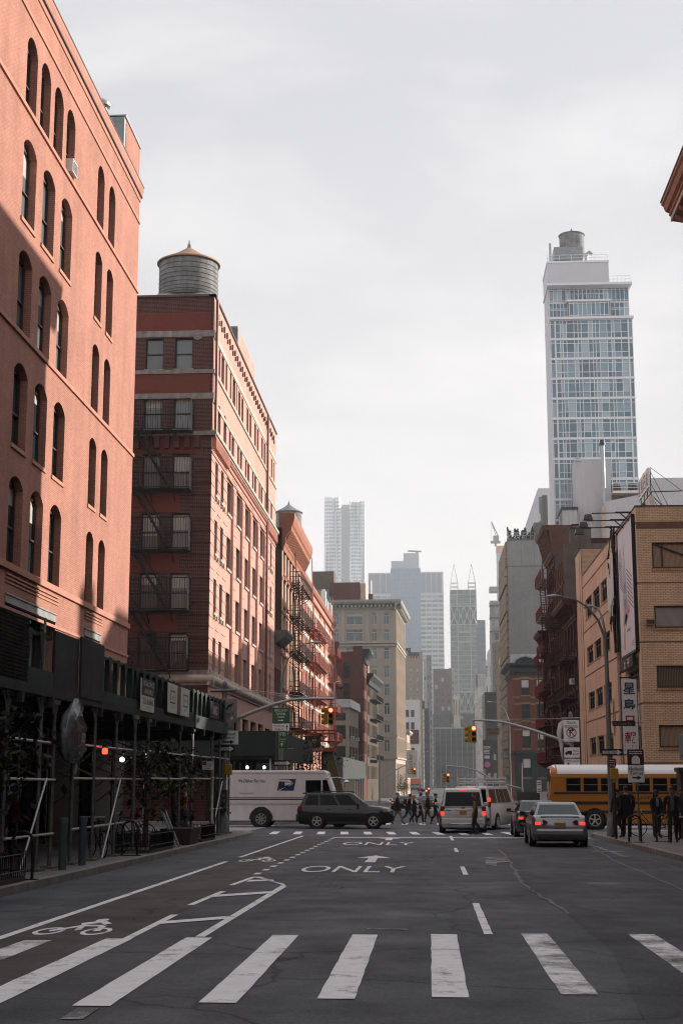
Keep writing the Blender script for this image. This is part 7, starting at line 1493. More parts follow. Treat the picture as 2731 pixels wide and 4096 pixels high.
def bicycle(label, x, y, rz, col=(.02, .02, .022)):
    t = thing('bicycle', label, 'bicycle', (x, y, gz(y) + .146), rz, 'parked bicycles'); fm_ = M('bike_frame', col, .4, .2)
    for yy in (-.52, .52):
        w_ = MB(); n = 28
        for i in range(n):
            a, b = 2 * PI * i / n, 2 * PI * (i + 1) / n; w_.tube([(0, yy + .33 * math.cos(a), .34 + .33 * math.sin(a)), (0, yy + .33 * math.cos(b), .34 + .33 * math.sin(b))], .018, 5, cap=False)
        o = w_.build('wheel', TYRE, t); s_ = MB()
        for i in range(10): a = 2 * PI * i / 10; s_.tube([(0, yy, .34), (0, yy + .32 * math.cos(a), .34 + .32 * math.sin(a))], .004, 4)
        s_.build('spokes', RIM, o)
    f_ = MB(); P = dict(r=(0, -.52, .34), b=(0, -.08, .3), s=(0, -.2, .82), h=(0, .38, .86), f=(0, .52, .34))
    for a, b in ('rb', 'bs', 'rs', 'sh', 'bh', 'hf'): f_.tube([P[a], P[b]], .018, 6)
    f_.build('frame', fm_, t); f_ = MB(); f_.tube([(-.28, .42, .98), (0, .38, .98), (.28, .42, .98)], .014, 6); f_.tube([(0, .38, .86), (0, .38, .98)], .016, 6); f_.build('handlebar', RIM, t); MB().box(-.07, .07, -.34, -.08, .86, .92).build('saddle', BLKP, t, bevel=.02)
bicycle('dark bicycle locked under the shed behind the white brace', -8.4, 36.6, .5); bicycle('dark bicycle parked across the right pavement behind the hoop racks', 8.3, 55.2, 1.2); bicycle('bicycle cut off by the right edge of the picture', 6.85, 38.2, .15); bicycle('bicycle with orange frame under the shed near the planter', -9.2, 44.5, 1.3, (.25, .09, .02))
# trees
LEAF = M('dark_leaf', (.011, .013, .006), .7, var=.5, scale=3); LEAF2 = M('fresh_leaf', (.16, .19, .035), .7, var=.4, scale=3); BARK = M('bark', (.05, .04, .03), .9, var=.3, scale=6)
def tree(label, x, y, h_, cr, cz0, n, leaf, seed, name='street_tree', base=None, flat_top=None, squash=1.0):
    r = random.Random(seed); z0 = (gz(y) + .146) if base is None else base; t = thing(name, label, 'tree', (x, y, z0)); m_ = MB(); tips = []
    m_.tube([(0, 0, 0), (.03, .02, h_ * .25), (-.02, .03, h_ * .5), (.03, 0, h_ * .75)], [.09, .075, .055, .02], 7)
    for k in range(12):
        a = r.uniform(0, 6.28); z = h_ * r.uniform(.3, .7); e = Vector((math.cos(a) * cr * r.uniform(.5, .95), math.sin(a) * cr * r.uniform(.5, .95), min(z + r.uniform(.2, .9), (flat_top or 99)))); m_.tube([(0, 0, z), (e.x * .5, e.y * .5, z + (e.z - z) * .6), e], [.035, .02, .008], 5); tips.append(e)
    m_.build('trunk', BARK, t); f_ = MB()
    cl = tips + [Vector((r.uniform(-.6, .6) * cr, r.uniform(-.6, .6) * cr, r.uniform(cz0, h_))) for _ in range(14)]
    for k in range(n):
        c = r.choice(cl); p = c + Vector((r.gauss(0, .28) * cr, r.gauss(0, .28) * cr, r.gauss(0, .24) * cr * squash)); 
        if flat_top and p.z > flat_top: continue
        if p.z < cz0 * .8: continue
        s_ = r.uniform(.05, .13); d1 = Vector((r.uniform(-1, 1), r.uniform(-1, 1), r.uniform(-1, 1))).normalized(); d2 = d1.cross(Vector((r.uniform(-1, 1), r.uniform(-1, 1), r.uniform(-1, 1)))).normalized(); f_.face([p - d1 * s_, p + d2 * s_ * .5, p + d1 * s_, p - d2 * s_ * .5])
    f_.build('crown', leaf, t, fix=False); return t
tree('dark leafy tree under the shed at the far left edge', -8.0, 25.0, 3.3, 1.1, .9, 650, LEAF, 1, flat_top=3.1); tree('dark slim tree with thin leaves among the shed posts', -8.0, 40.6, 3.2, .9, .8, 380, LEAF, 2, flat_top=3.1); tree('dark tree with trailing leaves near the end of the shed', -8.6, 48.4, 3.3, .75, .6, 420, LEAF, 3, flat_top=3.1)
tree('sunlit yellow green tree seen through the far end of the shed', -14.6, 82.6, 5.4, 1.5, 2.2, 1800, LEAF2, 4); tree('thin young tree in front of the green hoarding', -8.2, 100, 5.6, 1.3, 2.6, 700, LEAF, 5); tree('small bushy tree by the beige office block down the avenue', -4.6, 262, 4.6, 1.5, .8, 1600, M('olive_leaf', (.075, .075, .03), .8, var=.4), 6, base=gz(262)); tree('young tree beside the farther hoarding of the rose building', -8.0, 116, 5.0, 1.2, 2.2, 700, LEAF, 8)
t = thing('roof_hedge', 'dark evergreen bushes along the roof edge of the grey block wall', 'plants', (14.8, 223, 38.6)); f_ = MB(); r = random.Random(8)
for k in range(2600):
    x_ = r.uniform(12.7, 16.9); hh = (.9 + .5 * math.sin(x_ * 5) + .3 * math.sin(x_ * 11)) * (.5 if 13.3 < x_ < 13.8 else 1.1) + .35; z = 38.6 + hh * (1 - r.random() ** 1.6); p = Vector((x_, 223 + r.uniform(-.4, .4), z)); s_ = r.uniform(.06, .16); d1 = Vector((r.uniform(-1, 1), r.uniform(-1, 1), r.uniform(-.3, 1))).normalized(); d2 = d1.cross(Vector((r.uniform(-1, 1), 1, r.uniform(-1, 1)))).normalized(); f_.face([p - d1 * s_, p + d2 * s_ * .5, p + d1 * s_, p - d2 * s_ * .5])
f_.build('foliage', M('evergreen', (.018, .026, .02), .8, var=.4), t, world=True, fix=False); m_ = MB()
for z in (39.2, 39.7): m_.tube([(12.7, 222.1, z), (16.9, 222.1, z)], .03, 4)
for k in range(8): m_.tube([(12.8 + k * .58, 222.1, 38.5), (12.8 + k * .58, 222.1, 39.7)], .03, 4)
m_.build('guard_rail', STEEL, t, world=True)
# corner shed across the side street and the long hoarding beyond
HG = M('hoarding_green', (.014, .030, .024), .7, var=.3, scale=.7, streak=.2); sh2 = thing('green_hoarding', 'dark green shed hoarding wrapped round the far left corner, behind the mail truck', 'scaffold', (-10.8, 84, gz(84)))
m_ = MB(); m_.box(-20, -8.7, 81.5, 81.62, 2.95, 4.35); m_.build('front_board', HG, sh2, world=True); m_ = MB(); m_.box(-8.82, -8.7, 81.62, 108, 2.7, 4.35); m_.build('side_board', M('hoarding_grey', (.032, .042, .040), .7, var=.3, streak=.3), sh2, world=True); m_ = MB(); m_.box(-20, -8.8, 81.62, 83.9, 2.8, 2.95); m_.box(-12.9, -8.8, 83.9, 108, 2.8, 2.95); m_.build('deck', PLYD, sh2, world=True)
for x, y in [(-9 - 2.4 * k, 81.8) for k in range(5)] + [(-8.9, 84 + 3 * k) for k in range(9)] + [(-12.6, 84 + 3 * k) for k in range(9)]: MB().tube([(x, y, gz(y) + .15), (x, y, 2.9)], .05, 6).build('post', PIPEL, sh2, world=True)
m_ = MB(); m_.box(-12.95, -12.9, 84, 120, -1.2, 3.0); m_.build('shade_sheet', M('hoarding_shade', (.02, .021, .021), .8, var=.3), sh2, world=True)  # black sheet over the ground floor standing in for the dark behind the hoarding
m_ = MB(); m_.box(-8.68, -8.64, 83, 85.2, 2.75, 4.5); m_.build('lime_banner', M('lime_banner', (.28, .33, .07), .6), sh2, world=True)
for i, (x, y) in enumerate(((-10.4, 82.4), (-9.4, 82.2))):
    t = thing('work_light', ('left', 'right')[i] + ' round white lamp under the green corner hoarding', 'lamp', (x, y, 2.3)); MB().lathe([(0, -.09), (.08, -.05), (.09, .02), (.05, .1), (0, .12)], (0, 0, 0), 10).build('bulb', BULB, t, smooth=True); MB().tube([(0, 0, .1), (0, 0, .55)], .012, 4).build('cord', BLKP, t)
sh3 = thing('grey_hoarding', 'grey green shed hoarding on the pavement below the rose brick building', 'scaffold', (-10, 150, gz(150))); MB().box(-8.4, -8.28, 112.8, 190, 1.6, 3.7).build('side_board', M('hoarding_grey', (.032, .042, .040)), sh3, world=True); MB().box(-12.9, -8.4, 112.8, 190, 1.7, 1.85).build('deck', PLYD, sh3, world=True)
for k in range(14): MB().tube([(-8.5, 113.2 + k * 5.8, gz(113 + k * 5.8)), (-8.5, 113.2 + k * 5.8, 1.7)], .06, 6).build('post', PIPEL, sh3, world=True)

# ================================================================ lamps, signals and signs
YSIG = M('signal_yellow', (.42, .235, .015), .5, var=.1); RON = M('signal_red_lit', (1, .25, .15), .3, emit=(1, .13, .06), es=4.5, var=0); ROFF = M('signal_dark_lens', (.02, .02, .018), .3)
def signal(name, label, x, y, z, s=1., th=0, backs=True, hang=None, group='traffic signals over the avenue'):
    """three-lens signal, centre of the middle lens at z"""
    t = thing(name, label, 'traffic light', (x, y, z), th, group); b = MB(); b.box(-.16 * s, .16 * s, 0, .2 * s, -.53 * s, .53 * s); b.build('housing', YSIG, t, bevel=.03 * s)
    for k, dz in enumerate((.345, 0, -.345)):
        v = MB(); v.lathe([(.145 * s, -.20 * s), (.150 * s, 0), (.135 * s, 0), (.13 * s, -.19 * s)], (0, 0, dz * s), 16, axis='Y', cap=False, a0=-.35, a1=PI + .35); v.build('visor', YSIG, t, smooth=True)
        l = MB(); l.lathe([(0, -.03 * s), (.09 * s, -.02 * s), (.125 * s, -.004 * s)], (0, 0, dz * s), 16, axis='Y', cap=False); l.build('lens', RON if k == 0 else ROFF, t, smooth=True)
    if backs:
        b = MB(); b.box(-.40 * s, -.18 * s, .05 * s, .28 * s, -.5 * s, .5 * s)
        b.build('side_housing', YSIG, t, bevel=.03)
        for dz in (.345, 0, -.345): v = MB(); v.lathe([(.14 * s, -.58 * s), (.145 * s, -.4 * s)], (0, .16 * s, dz * s), 12, axis='X', cap=False); v.build('side_visor', YSIG, t)
    if hang: MB().tube([(0, .1, .53 * s), (0, .1, hang - z)], .03, 6).build('hanger', ALU, t)
    return t
LAMPC = M('lamp_head_grey', (.34, .36, .37), .4, .4)
def mast(name, label, x, y, zt, arm, rad=.11, zb=None, extra=(), caps=True):
    t = thing(name, label, 'signal pole', (x, y, gz(y) + .146)); b = MB(); zg = gz(y) + .146 if zb is None else zb
    b.lathe([(rad * 2.1, zg), (rad * 2.0, zg + .5), (rad * 1.35, zg + .8), (rad, zg + 1.1), (rad * .8, zt)], (x, y, 0), 10); b.build('pole', ALU, t, smooth=35, world=True)
    MB().tube(arm, [.095 - .04 * i / (len(arm) - 1) for i in range(len(arm))], 8).build('mast_arm', M('galvanised_arm', (.40, .42, .43), .4, .6, var=.15), t, smooth=True, world=True)
    if caps:
        b = MB(); b.tube([(x - .55, y - .12, zt - .2), (x + .5, y - .12, zt - .17)], .06, 8); b.tube([(x, y, zt - .3), (x, y, zt + .02)], rad, 8); b.lathe([(0, zt + .22), (.08, zt + .17), (.11, zt + .06), (.07, zt)], (x, y, 0), 10); b.build('cross_bar', ALU, t, world=True)
    for g_ in extra: MB().tube(g_, .012, 4).build('guy_wire', STEEL, t, world=True)
    return t
mast('signal_mast', 'grey signal mast at the left corner with an arm curving over the street', -8.15, 57.1, 5.35, [(-8.1, 57.1, 3.7), (-7.7, 57.1, 4.02), (-7.12, 57.1, 4.28), (-6.2, 57.1, 4.61), (-5.48, 57.1, 4.80), (-4.7, 57.1, 4.84), (-3.75, 57.1, 4.83)], .13, extra=[[(-7.7, 57, 5.2), (-5.2, 57.1, 4.86)], [(-7.7, 57, 5.25), (-4.6, 57.1, 4.88)]])
signal('traffic_signal', 'yellow signal glowing red on the left mast arm, in front of the rose building', -3.88, 57.0, 4.15, .66, hang=4.83)
t = thing('security_camera', 'white dome camera on a hooked bracket above the left signal', 'camera', (-3.75, 57.1, 4.85)); MB().tube([(0, 0, 0), (0, 0, .5), (.03, 0, .6), (.12, 0, .66), (.26, 0, .63)], .03, 8).build('bracket', WHITE, t, smooth=True); MB().lathe([(0, .6), (.06, .58), (.10, .48), (.10, .42), (.06, .36), (0, .34)], (.27, 0, 0), 12).build('dome', M('dome_grey', (.2, .2, .2), .3), t, smooth=True)
mast('signal_mast', 'grey signal mast behind the school bus with a long arm over the junction', 8.12, 83, 5.25, [(8.14, 83, 3.58), (7.31, 83, 3.94), (5.92, 83, 4.42), (4.9, 83, 4.72), (4.24, 83, 4.88), (3.4, 83, 4.96), (2.55, 83, 5.0)], .13, extra=[[(7.6, 82.9, 5.05), (2.9, 83, 5.02)]])
signal('traffic_signal', 'yellow signal glowing red on the right mast arm, hanging over the avenue', 2.58, 82.9, 4.2, .93, hang=5.0)
t = plate('delayed_green_sign', 'black on tan DELAYED GREEN sign under the right mast arm', 'sign', 3.66, 82.9, 4.35, .82, .42, 0, M('sign_tan', (.28, .24, .20), .6)); word(t, 'DELAYED', .09, .14, .68, BLK); word(t, 'GREEN', -.10, .15, .62, BLK); MB().box(-.3, -.27, .01, .03, .2, .6).build('hanger', ALU, t); MB().box(.27, .3, .01, .03, .2, .6).build('hanger', ALU, t)
t = plate('truck_restriction_sign', 'white TRUCK RESTRICTION sign with red no right turn ring on the right mast', 'sign', 8.12, 82.82, 4.36, .90, 1.22, 0, SW, r=.02); word(t, 'TRUCK', .46, .15, .56, BLK); word(t, 'RESTRICTION', .27, .11, .72, BLK); word(t, 'EXCEPT LOCAL', -.44, .05, .5, BLK); word(t, 'DELIVERIES', -.53, .05, .4, BLK); shape(t, 'rule', BLK, [[(-.38, .19), (.38, .19), (.38, .205), (-.38, .205)]])
SR = M('sign_ring_red', (.20, .014, .018), .5); n = 24; shape(t, 'ring', SR, [[(.29 * math.cos(2 * PI * i / n), -.1 + .29 * math.sin(2 * PI * i / n)), (.29 * math.cos(2 * PI * (i + 1) / n), -.1 + .29 * math.sin(2 * PI * (i + 1) / n)), (.24 * math.cos(2 * PI * (i + 1) / n), -.1 + .24 * math.sin(2 * PI * (i + 1) / n)), (.24 * math.cos(2 * PI * i / n), -.1 + .24 * math.sin(2 * PI * i / n))] for i in range(n)] + [[(-.19, .07), (-.15, .11), (.19, -.26), (.15, -.30)]], -.010)
shape(t, 'arrow', BLK, [[(-.12, -.28), (-.05, -.28), (-.05, -.02), (-.12, .02)], [(-.12, .02), (-.05, -.04), (.04, .02), (.04, .08), (-.06, .08)], [(.04, -.06), (.17, .05), (.04, .16)]])
t = plate('truck_route_sign', 'white TRUCK ROUTE sign with a black lorry pictogram below the restriction sign', 'sign', 8.12, 82.82, 3.14, .88, .57, 0, SW); word(t, 'TRUCK', .1, .12, .32, BLK, x=.22); word(t, 'ROUTE', -.1, .12, .32, BLK, x=.22); shape(t, 'lorry', BLK, [[(-.38, -.1), (0, -.1), (0, .1), (-.2, .1), (-.28, .06), (-.38, .0)], [(-.34, -.15), (-.26, -.15), (-.26, -.1), (-.34, -.1)], [(-.12, -.15), (-.04, -.15), (-.04, -.1), (-.12, -.1)]])
t = plate('thru_local_sign', 'white THRU LOCAL arrow sign lowest on the right mast, half hidden by the bus roof', 'sign', 8.12, 82.82, 2.48, .88, .62, 0, SW); word(t, 'THRU', .2, .12, .34, BLK, x=-.22); word(t, 'LOCAL', .2, .12, .36, BLK, x=.22); shape(t, 'arrow', BLK, [[(-.25, -.25), (-.19, -.25), (-.19, 0), (-.25, 0)], [(-.32, 0), (-.12, 0), (-.22, .1)], [(.08, -.12), (.3, -.12), (.3, -.06), (.08, -.06)], [(.28, -.18), (.40, -.09), (.28, 0)]])
t = thing('cloth_wrap', 'white cloth wrapped round the right mast beside the restriction sign', 'cloth', (7.55, 83, 3.4)); b_ = MB(); secs = []
for z, cx_, r_ in ((2.6, .08, .03), (3.0, .02, .06), (3.4, .0, .09), (3.7, -.02, .12), (3.9, -.12, .10), (4.3, -.08, .16), (4.8, .05, .15), (5.0, .2, .05)): secs.append([(cx_ + r_ * math.cos(2 * PI * i / 9) * (1 + .25 * math.sin(i * 2 + z * 9)), r_ * math.sin(2 * PI * i / 9), z - 3.4) for i in range(9)])
loft(b_, secs); b_.build('cloth', M('white_cloth', (.55, .52, .51), .9, var=.15, scale=4), t, smooth='all')
def street_lamp(label, x, y, zs, arms, rad=.11, zt=None, name='street_lamp', hl=.55):
    t = thing(name, label, 'street lamp', (x, y, gz(y) + .146)); zg = gz(y) + .146; b = MB(); b.lathe([(rad * 1.7, zg), (rad * 1.6, zg + .55), (rad * 1.1, zg + .65), (rad, zg + .9), (rad * .62, zs)], (x, y, 0), 10); b.build('pole', ALU, t, smooth=35, world=True)
    for A in arms:
        MB().tube(A, [.06 - .03 * i / (len(A) - 1) for i in range(len(A))], 8).build('arm', ALU, t, smooth=True, world=True); e = Vector(A[-1]); dv = (Vector(A[-1]) - Vector(A[-2])); dv.z = 0; dv.normalize(); s_ = Vector((-dv.y, dv.x, 0)); secs = []
        for k, w_, h_ in ((-.05, .04, .03), (.08, .09, .07), (hl * .5, .14, .09), (hl * .9, .12, .06), (hl, .03, .02)):
            c = e + dv * k; secs.append([c + s_ * w_ * math.cos(2 * PI * i / 10) + Vector((0, 0, h_ * math.sin(2 * PI * i / 10))) for i in range(10)])
        b = MB(); loft(b, secs); b.build('lamp_head', LAMPC, t, smooth='all', world=True)
    return t
street_lamp('tall grey street lamp with two curved arms at the right corner', 6.85, 55.4, 6.6, [[(6.85, 55.4, 6.3), (6.82, 55.4, 7.0), (6.6, 55.4, 7.7), (6.2, 55.4, 8.25), (5.7, 55.4, 8.55), (5.15, 55.4, 8.66)], [(6.87, 55.5, 6.3), (6.87, 55.6, 7.2), (6.8, 55.9, 7.9), (6.68, 56.2, 8.3), (6.5, 56.6, 8.42)]], .12)
street_lamp('street lamp with a curved arm at the far left corner by the green hoarding', -8.6, 83.6, 7.2, [[(-8.6, 83.6, 6.9), (-8.5, 83.6, 7.8), (-8.2, 83.6, 8.6), (-7.7, 83.6, 9.25), (-7.2, 83.6, 9.5), (-6.8, 83.6, 9.56)]], .12)
street_lamp('slim street lamp by the low tan building past the second crossing', -10.3, 208, 4.6, [[(-10.3, 208, 4.5), (-9.2, 208, 5.3), (-7.2, 208, 6.0)]], .12, hl=.8)
street_lamp('slim street lamp with long arm on the far right beyond the van', 8.9, 160, 8.0, [[(8.9, 160, 7.8), (8.4, 160, 9.2), (7.6, 160, 9.9), (7, 160, 10)]], .1); street_lamp('small distant street lamp near the white building', -2.2, 330, 6, [[(-2.2, 330, 5.8), (-1.6, 330, 7), (-.6, 330, 7.6)]], .12)
# left corner signs
t = plate('lane_arrow_sign', 'grey turn arrow ONLY sign high on the left mast, half behind the shed', 'sign', -8.1, 56.92, 4.48, .96, .72, 0, M('sign_grey_plate', (.26, .26, .27), .6), r=.02); word(t, 'ONLY', -.24, .13, .5, BLK, x=.12); shape(t, 'arrow', BLK, [[(.0, -.1), (.08, -.1), (.2, .08), (.14, .12)], [(.1, .1), (.36, .2), (.22, .0)]])
t = plate('tunnel_sign', 'white Holland Tunnel arrow sign on the left mast below the shed parapet', 'sign', -7.95, 56.95, 3.3, .78, .54, 0, SW, r=.03); word(t, 'Holland', .16, .12, .52, BLK); word(t, 'Tunnel', 0, .12, .5, BLK); shape(t, 'arrow', BLK, [[(-.2, -.2), (.1, -.2), (.1, -.14), (-.2, -.14)], [(.08, -.25), (.24, -.17), (.08, -.09)]])
def oneway(label, x, y, z, w_, h_):
    t = plate('one_way_sign', label, 'sign', x, y, z, w_, h_, 0, BLK); shape(t, 'arrow', SW, [[(-w_ * .45, -h_ * .22), (w_ * .24, -h_ * .22), (w_ * .24, -h_ * .42), (w_ * .46, 0), (w_ * .24, h_ * .42), (w_ * .24, h_ * .22), (-w_ * .45, h_ * .22)]]); word(t, 'ONE WAY', 0, h_ * .32, w_ * .62, BLK, x=-w_ * .06, d=-.012); return t
oneway('black ONE WAY arrow sign on the left mast just above the mail truck', -8.1, 56.9, 2.86, .82, .28); oneway('black ONE WAY arrow sign on the lamp post at the right corner', 6.92, 55.2, 2.68, .80, .25); oneway('black ONE WAY arrow sign behind the mail truck roof', -8.4, 82.6, 3.0 - .45, 1.0, .34)
t = plate('no_parking_sign', 'small white NO PARKING ANYTIME sign on a thin post before the left corner', 'sign', -7.9, 51.4, 2.16, .42, .29, 0, SW); shape(t, 'red_corner', SR, [[(-.2, .02), (-.06, .02), (-.06, .13), (-.2, .13)]]); word(t, 'PARKING', .07, .07, .24, SR, x=.08); word(t, 'ANYTIME', -.02, .06, .26, SR); shape(t, 'arrow', BLK, [[(-.1, -.1), (.1, -.1), (.1, -.08), (-.1, -.08)]]); MB().tube([(.27, .03, .3), (.27, .03, gz(51.4) + .146 - 2.16)], .025, 6).build('post', BLK, t)
def pedsig(label, x, y, z, s=1.): 
    t = thing('pedestrian_signal', label, 'pedestrian signal', (x, y, z)); MB().box(-.16 * s, .16 * s, 0, .2, -.24 * s, .24 * s).build('housing', YSIG, t, bevel=.03); MB().box(-.04, .04, .05, .3, -.3, .3).build('bracket', ALU, t); return t
pedsig('yellow pedestrian signal on the left mast above the stickered cabinet', -7.95, 56.9, 2.05, .9); pedsig('yellow pedestrian signal beside the tunnel sign on the right corner', 6.60, 52.1, 1.86, .85)
t = thing('signal_cabinet', 'dark signal cabinet covered with stickers on the left mast', 'cabinet', (-8.2, 56.8, .83)); MB().box(-.24, .24, -.16, .16, -.44, .44).build('box', M('cabinet_dark', (.03, .036, .034), .5), t, bevel=.02); r = random.Random(2); s_ = MB()
for k in range(16): x_, z = r.uniform(-.2, .16), r.uniform(-.38, .36); s_.box(x_, x_ + r.uniform(.03, .08), -.166, -.16, z, z + r.uniform(.03, .07))
s_.build('stickers', M('sticker_pale', (.22, .25, .22), .6, var=.6, scale=12), t)
# far left corner signs
t = plate('green_tunnel_sign', 'green HOLLAND TUNNEL CARS guide sign on the far left lamp post', 'sign', -8.57, 83.2, 5.28, .98, .88, 0, SG, r=.02); word(t, 'HOLLAND', .30, .12, .72, WHITE); word(t, 'TUNNEL', .11, .12, .6, WHITE); word(t, 'CARS', -.08, .12, .42, WHITE); shape(t, 'arrow', WHITE, [[(-.16, -.29), (.06, -.29), (.06, -.25), (-.16, -.25)], [(.04, -.34), (.16, -.27), (.04, -.20)]])
t = plate('canal_street_sign', 'white TRUCKS USE CANAL ST sign under the green tunnel sign', 'sign', -8.57, 83.2, 4.6, .98, .42, 0, SW, r=.02); word(t, 'TRUCKS USE', .09, .11, .62, BLK, x=-.1); word(t, 'CANAL ST', -.09, .11, .54, BLK, x=-.1); shape(t, 'arrow', BLK, [[(.34, -.13), (.38, -.13), (.38, .06), (.34, .06)], [(.29, .04), (.43, .04), (.36, .15)]])
t = plate('bridge_sign', 'green bicycle sign to the Manhattan Bridge low on the far left lamp post', 'sign', -8.5, 83.15, 3.92, .66, .98, 0, SG, r=.02); word(t, 'Manhattan', .02, .10, .52, WHITE); word(t, 'Bridge', -.12, .10, .36, WHITE); shape(t, 'arrow', WHITE, [[(-.03, -.42), (.03, -.42), (.03, -.28), (-.03, -.28)], [(-.11, -.30), (.11, -.30), (0, -.18)]]); n = 12
shape(t, 'bicycle_mark', WHITE, [[(cx_ + r1 * math.cos(2 * PI * (i + a) / n), .27 + r1 * math.sin(2 * PI * (i + a) / n)) for a, r1 in ((0, .10), (1, .10), (1, .075), (0, .075))] for cx_ in (-.13, .13) for i in range(n)] + [[(-.13, .27), (-.04, .40), (-.02, .39), (-.11, .26)], [(-.04, .38), (.1, .38), (.1, .40), (-.04, .40)], [(.08, .42), (.1, .42), (.15, .27), (.12, .27)]])
t = plate('street_name_sign', 'small brown street name blade beside the green bridge sign', 'sign', -7.95, 83.1, 3.4, .42, .18, 0, M('sign_brown', (.09, .03, .022), .5)); word(t, 'Broome St', 0, .08, .34, SW)
# right corner signs
t = plate('street_name_sign', 'dark Broome St name blade on the right corner lamp post', 'sign', 7.4, 55.2, 3.76, .86, .19, 0, M('sign_darkbrown', (.03, .022, .02), .5)); word(t, 'Broome St', 0, .12, .62, M('sign_cream', (.22, .2, .17)), x=-.05); MB().tube([(-.5, .05, .06), (.75, .05, .02)], .02, 5).build('bracket', ALU, t)
t = plate('tunnel_trail_sign', 'brown and white Holland Tunnel sign with an arch symbol on the right pavement', 'sign', 7.06, 50.0, 1.86, .56, .58, 0, SW, r=.02); MB().box(-.28, .28, -.004, .03, .295, .83).build('brown_board', M('sign_maroon2', (.045, .008, .010), .5), t); word(t, 'Holland', .17, .11, .48, BLK); word(t, 'Tunnel', .03, .11, .42, BLK); shape(t, 'arrow', BLK, [[(-.14, -.15), (.06, -.15), (.06, -.10), (-.14, -.10)], [(.04, -.20), (.17, -.125), (.04, -.05)]]); shape(t, 'arch_mark', SW, [[(-.14, .34), (.14, .34)] + [(.14 * math.cos(PI * i / 10), .48 + .14 * math.sin(PI * i / 10)) for i in range(11)]] + [[(-.22 + k * .055, z + .03 * (k % 2)), (-.165 + k * .055, z + .03 * ((k + 1) % 2)), (-.165 + k * .055, z + .025 + .03 * ((k + 1) % 2)), (-.22 + k * .055, z + .025 + .03 * (k % 2))] for k in range(8) for z in (.66, .73)], -.010)
MB().tube([(.04, .05, .8), (.04, .05, gz(50) + .146 - 1.86)], .03, 8).build('post', M('stickered_post', (.14, .15, .15), .5, .3, var=.7, scale=14), t)
t = plate('red_parking_sign', 'small red parking rules sign on a black post at the right corner', 'sign', 6.55, 52.3, 2.26, .27, .26, 0, M('sign_darkred', (.12, .012, .016), .5)); shape(t, 'lettering_bars', SW, [[(-.1, z), (.08, z), (.08, z + .02), (-.1, z + .02)] for z in (-.09, -.0, .07)]); MB().tube([(.05, .05, .15), (.05, .05, gz(52.3) + .146 - 2.26)], .045, 8).build('post', BLK, t)
t = plate('straight_only_sign', 'white ONLY sign with upward arrow at the right edge of the picture', 'sign', 8.0, 45, 2.66, .62, .78, 0, M('sign_pale', (.34, .35, .35), .6), r=.02); word(t, 'ONLY', -.27, .14, .46, BLK); shape(t, 'arrow', BLK, [[(-.035, -.15), (.035, -.15), (.035, .2), (-.035, .2)], [(-.11, .16), (.11, .16), (0, .32)]]); MB().tube([(.2, .06, .2), (.2, .06, gz(45) + .146 - 2.66)], .06, 8).build('post', BLK, t)
t = thing('news_kiosk', 'dark brown cabinet standing at the right edge behind the pedestrians', 'kiosk', (9.0, 52.5, gz(52.5) + .146)); MB().box(-.1, .9, -.4, .4, 0, 2.35).build('body', M('kiosk_brown', (.05, .028, .02), .6, var=.5, scale=4, streak=.3), t, bevel=.02); MB().box(-.16, .96, -.46, .46, 2.35, 2.5).build('roof', M('kiosk_roof', (.03, .04, .038), .6), t)
# far crossing clutter
for i, (x, y, z, lab) in enumerate(((-2.05, 205, 2.6, 'small distant signal glowing red left of the white building'), (1.95, 150, 1.7, 'distant signal glowing red left of the van rack'), (-.1, 230, -.3, 'distant low signal glowing red above the crossing people'), (-.55, 258, -.9, 'smallest distant red signal between the pedestrians'))): signal('traffic_signal', lab, x, y, z, .9, backs=(i < 2), hang=z + 1.2 if i < 2 else None)
mast('signal_mast', 'distant mast arm reaching from the left by the beige building', -7.0, 204, 5, [(-7, 204, 1.2), (-5.5, 204, 2.4), (-3.5, 204, 3.4), (-1.8, 204, 3.8)], .1, caps=False); mast('signal_mast', 'distant mast arm reaching from the right above the white van', 9.5, 150, 3.2, [(9.5, 150, .6), (7, 150, 1.2), (5, 150, 2.4), (3.5, 150, 2.8), (1.7, 150, 2.95)], .1, caps=False)
t = plate('distant_green_sign', 'small green and white guide sign on the slim lamp past the second crossing', 'sign', -10.2, 207.5, 1.9, .95, 1.3, 0, SG); shape(t, 'arrow', WHITE, [[(-.2, -.45), (.2, -.45), (.2, -.38), (-.2, -.38)], [(-.3, -.41), (-.15, -.52), (-.15, -.30)]]); shape(t, 'lettering_bars', WHITE, [[(-.25, .1), (.25, .1), (.25, .2), (-.25, .2)], [(-.4, -.06), (.4, -.06), (.4, -.03), (-.4, -.03)]])
t = plate('shop_banner', 'white Glossier shop banner with black sideways script past the beige building', 'banner', -4.0, 330, 4.8, 2.6, 6.2, 0, M('banner_white', (.5, .44, .40), .7)); o = word(t, 'Glossier', 0, 4.6, 1.0, BLK, d=-.01); 
for v in o.data.vertices: v.co = (v.co.z * .26 * -1 - .35, v.co.y, v.co.x * 4.6)
t = plate('parking_sign', 'tall thin red and white parking sign beyond the white van', 'sign', 4.9, 96, .55, .22, 1.0, 0, SW); shape(t, 'lettering_bars', SR, [[(-.08, z), (.08, z), (.08, z + .05), (-.08, z + .05)] for z in (-.4, -.25, -.1, .05, .2, .35)]); MB().tube([(0, .03, .5), (0, .03, gz(96) - .55)], .03, 6).build('post', BLK, t)
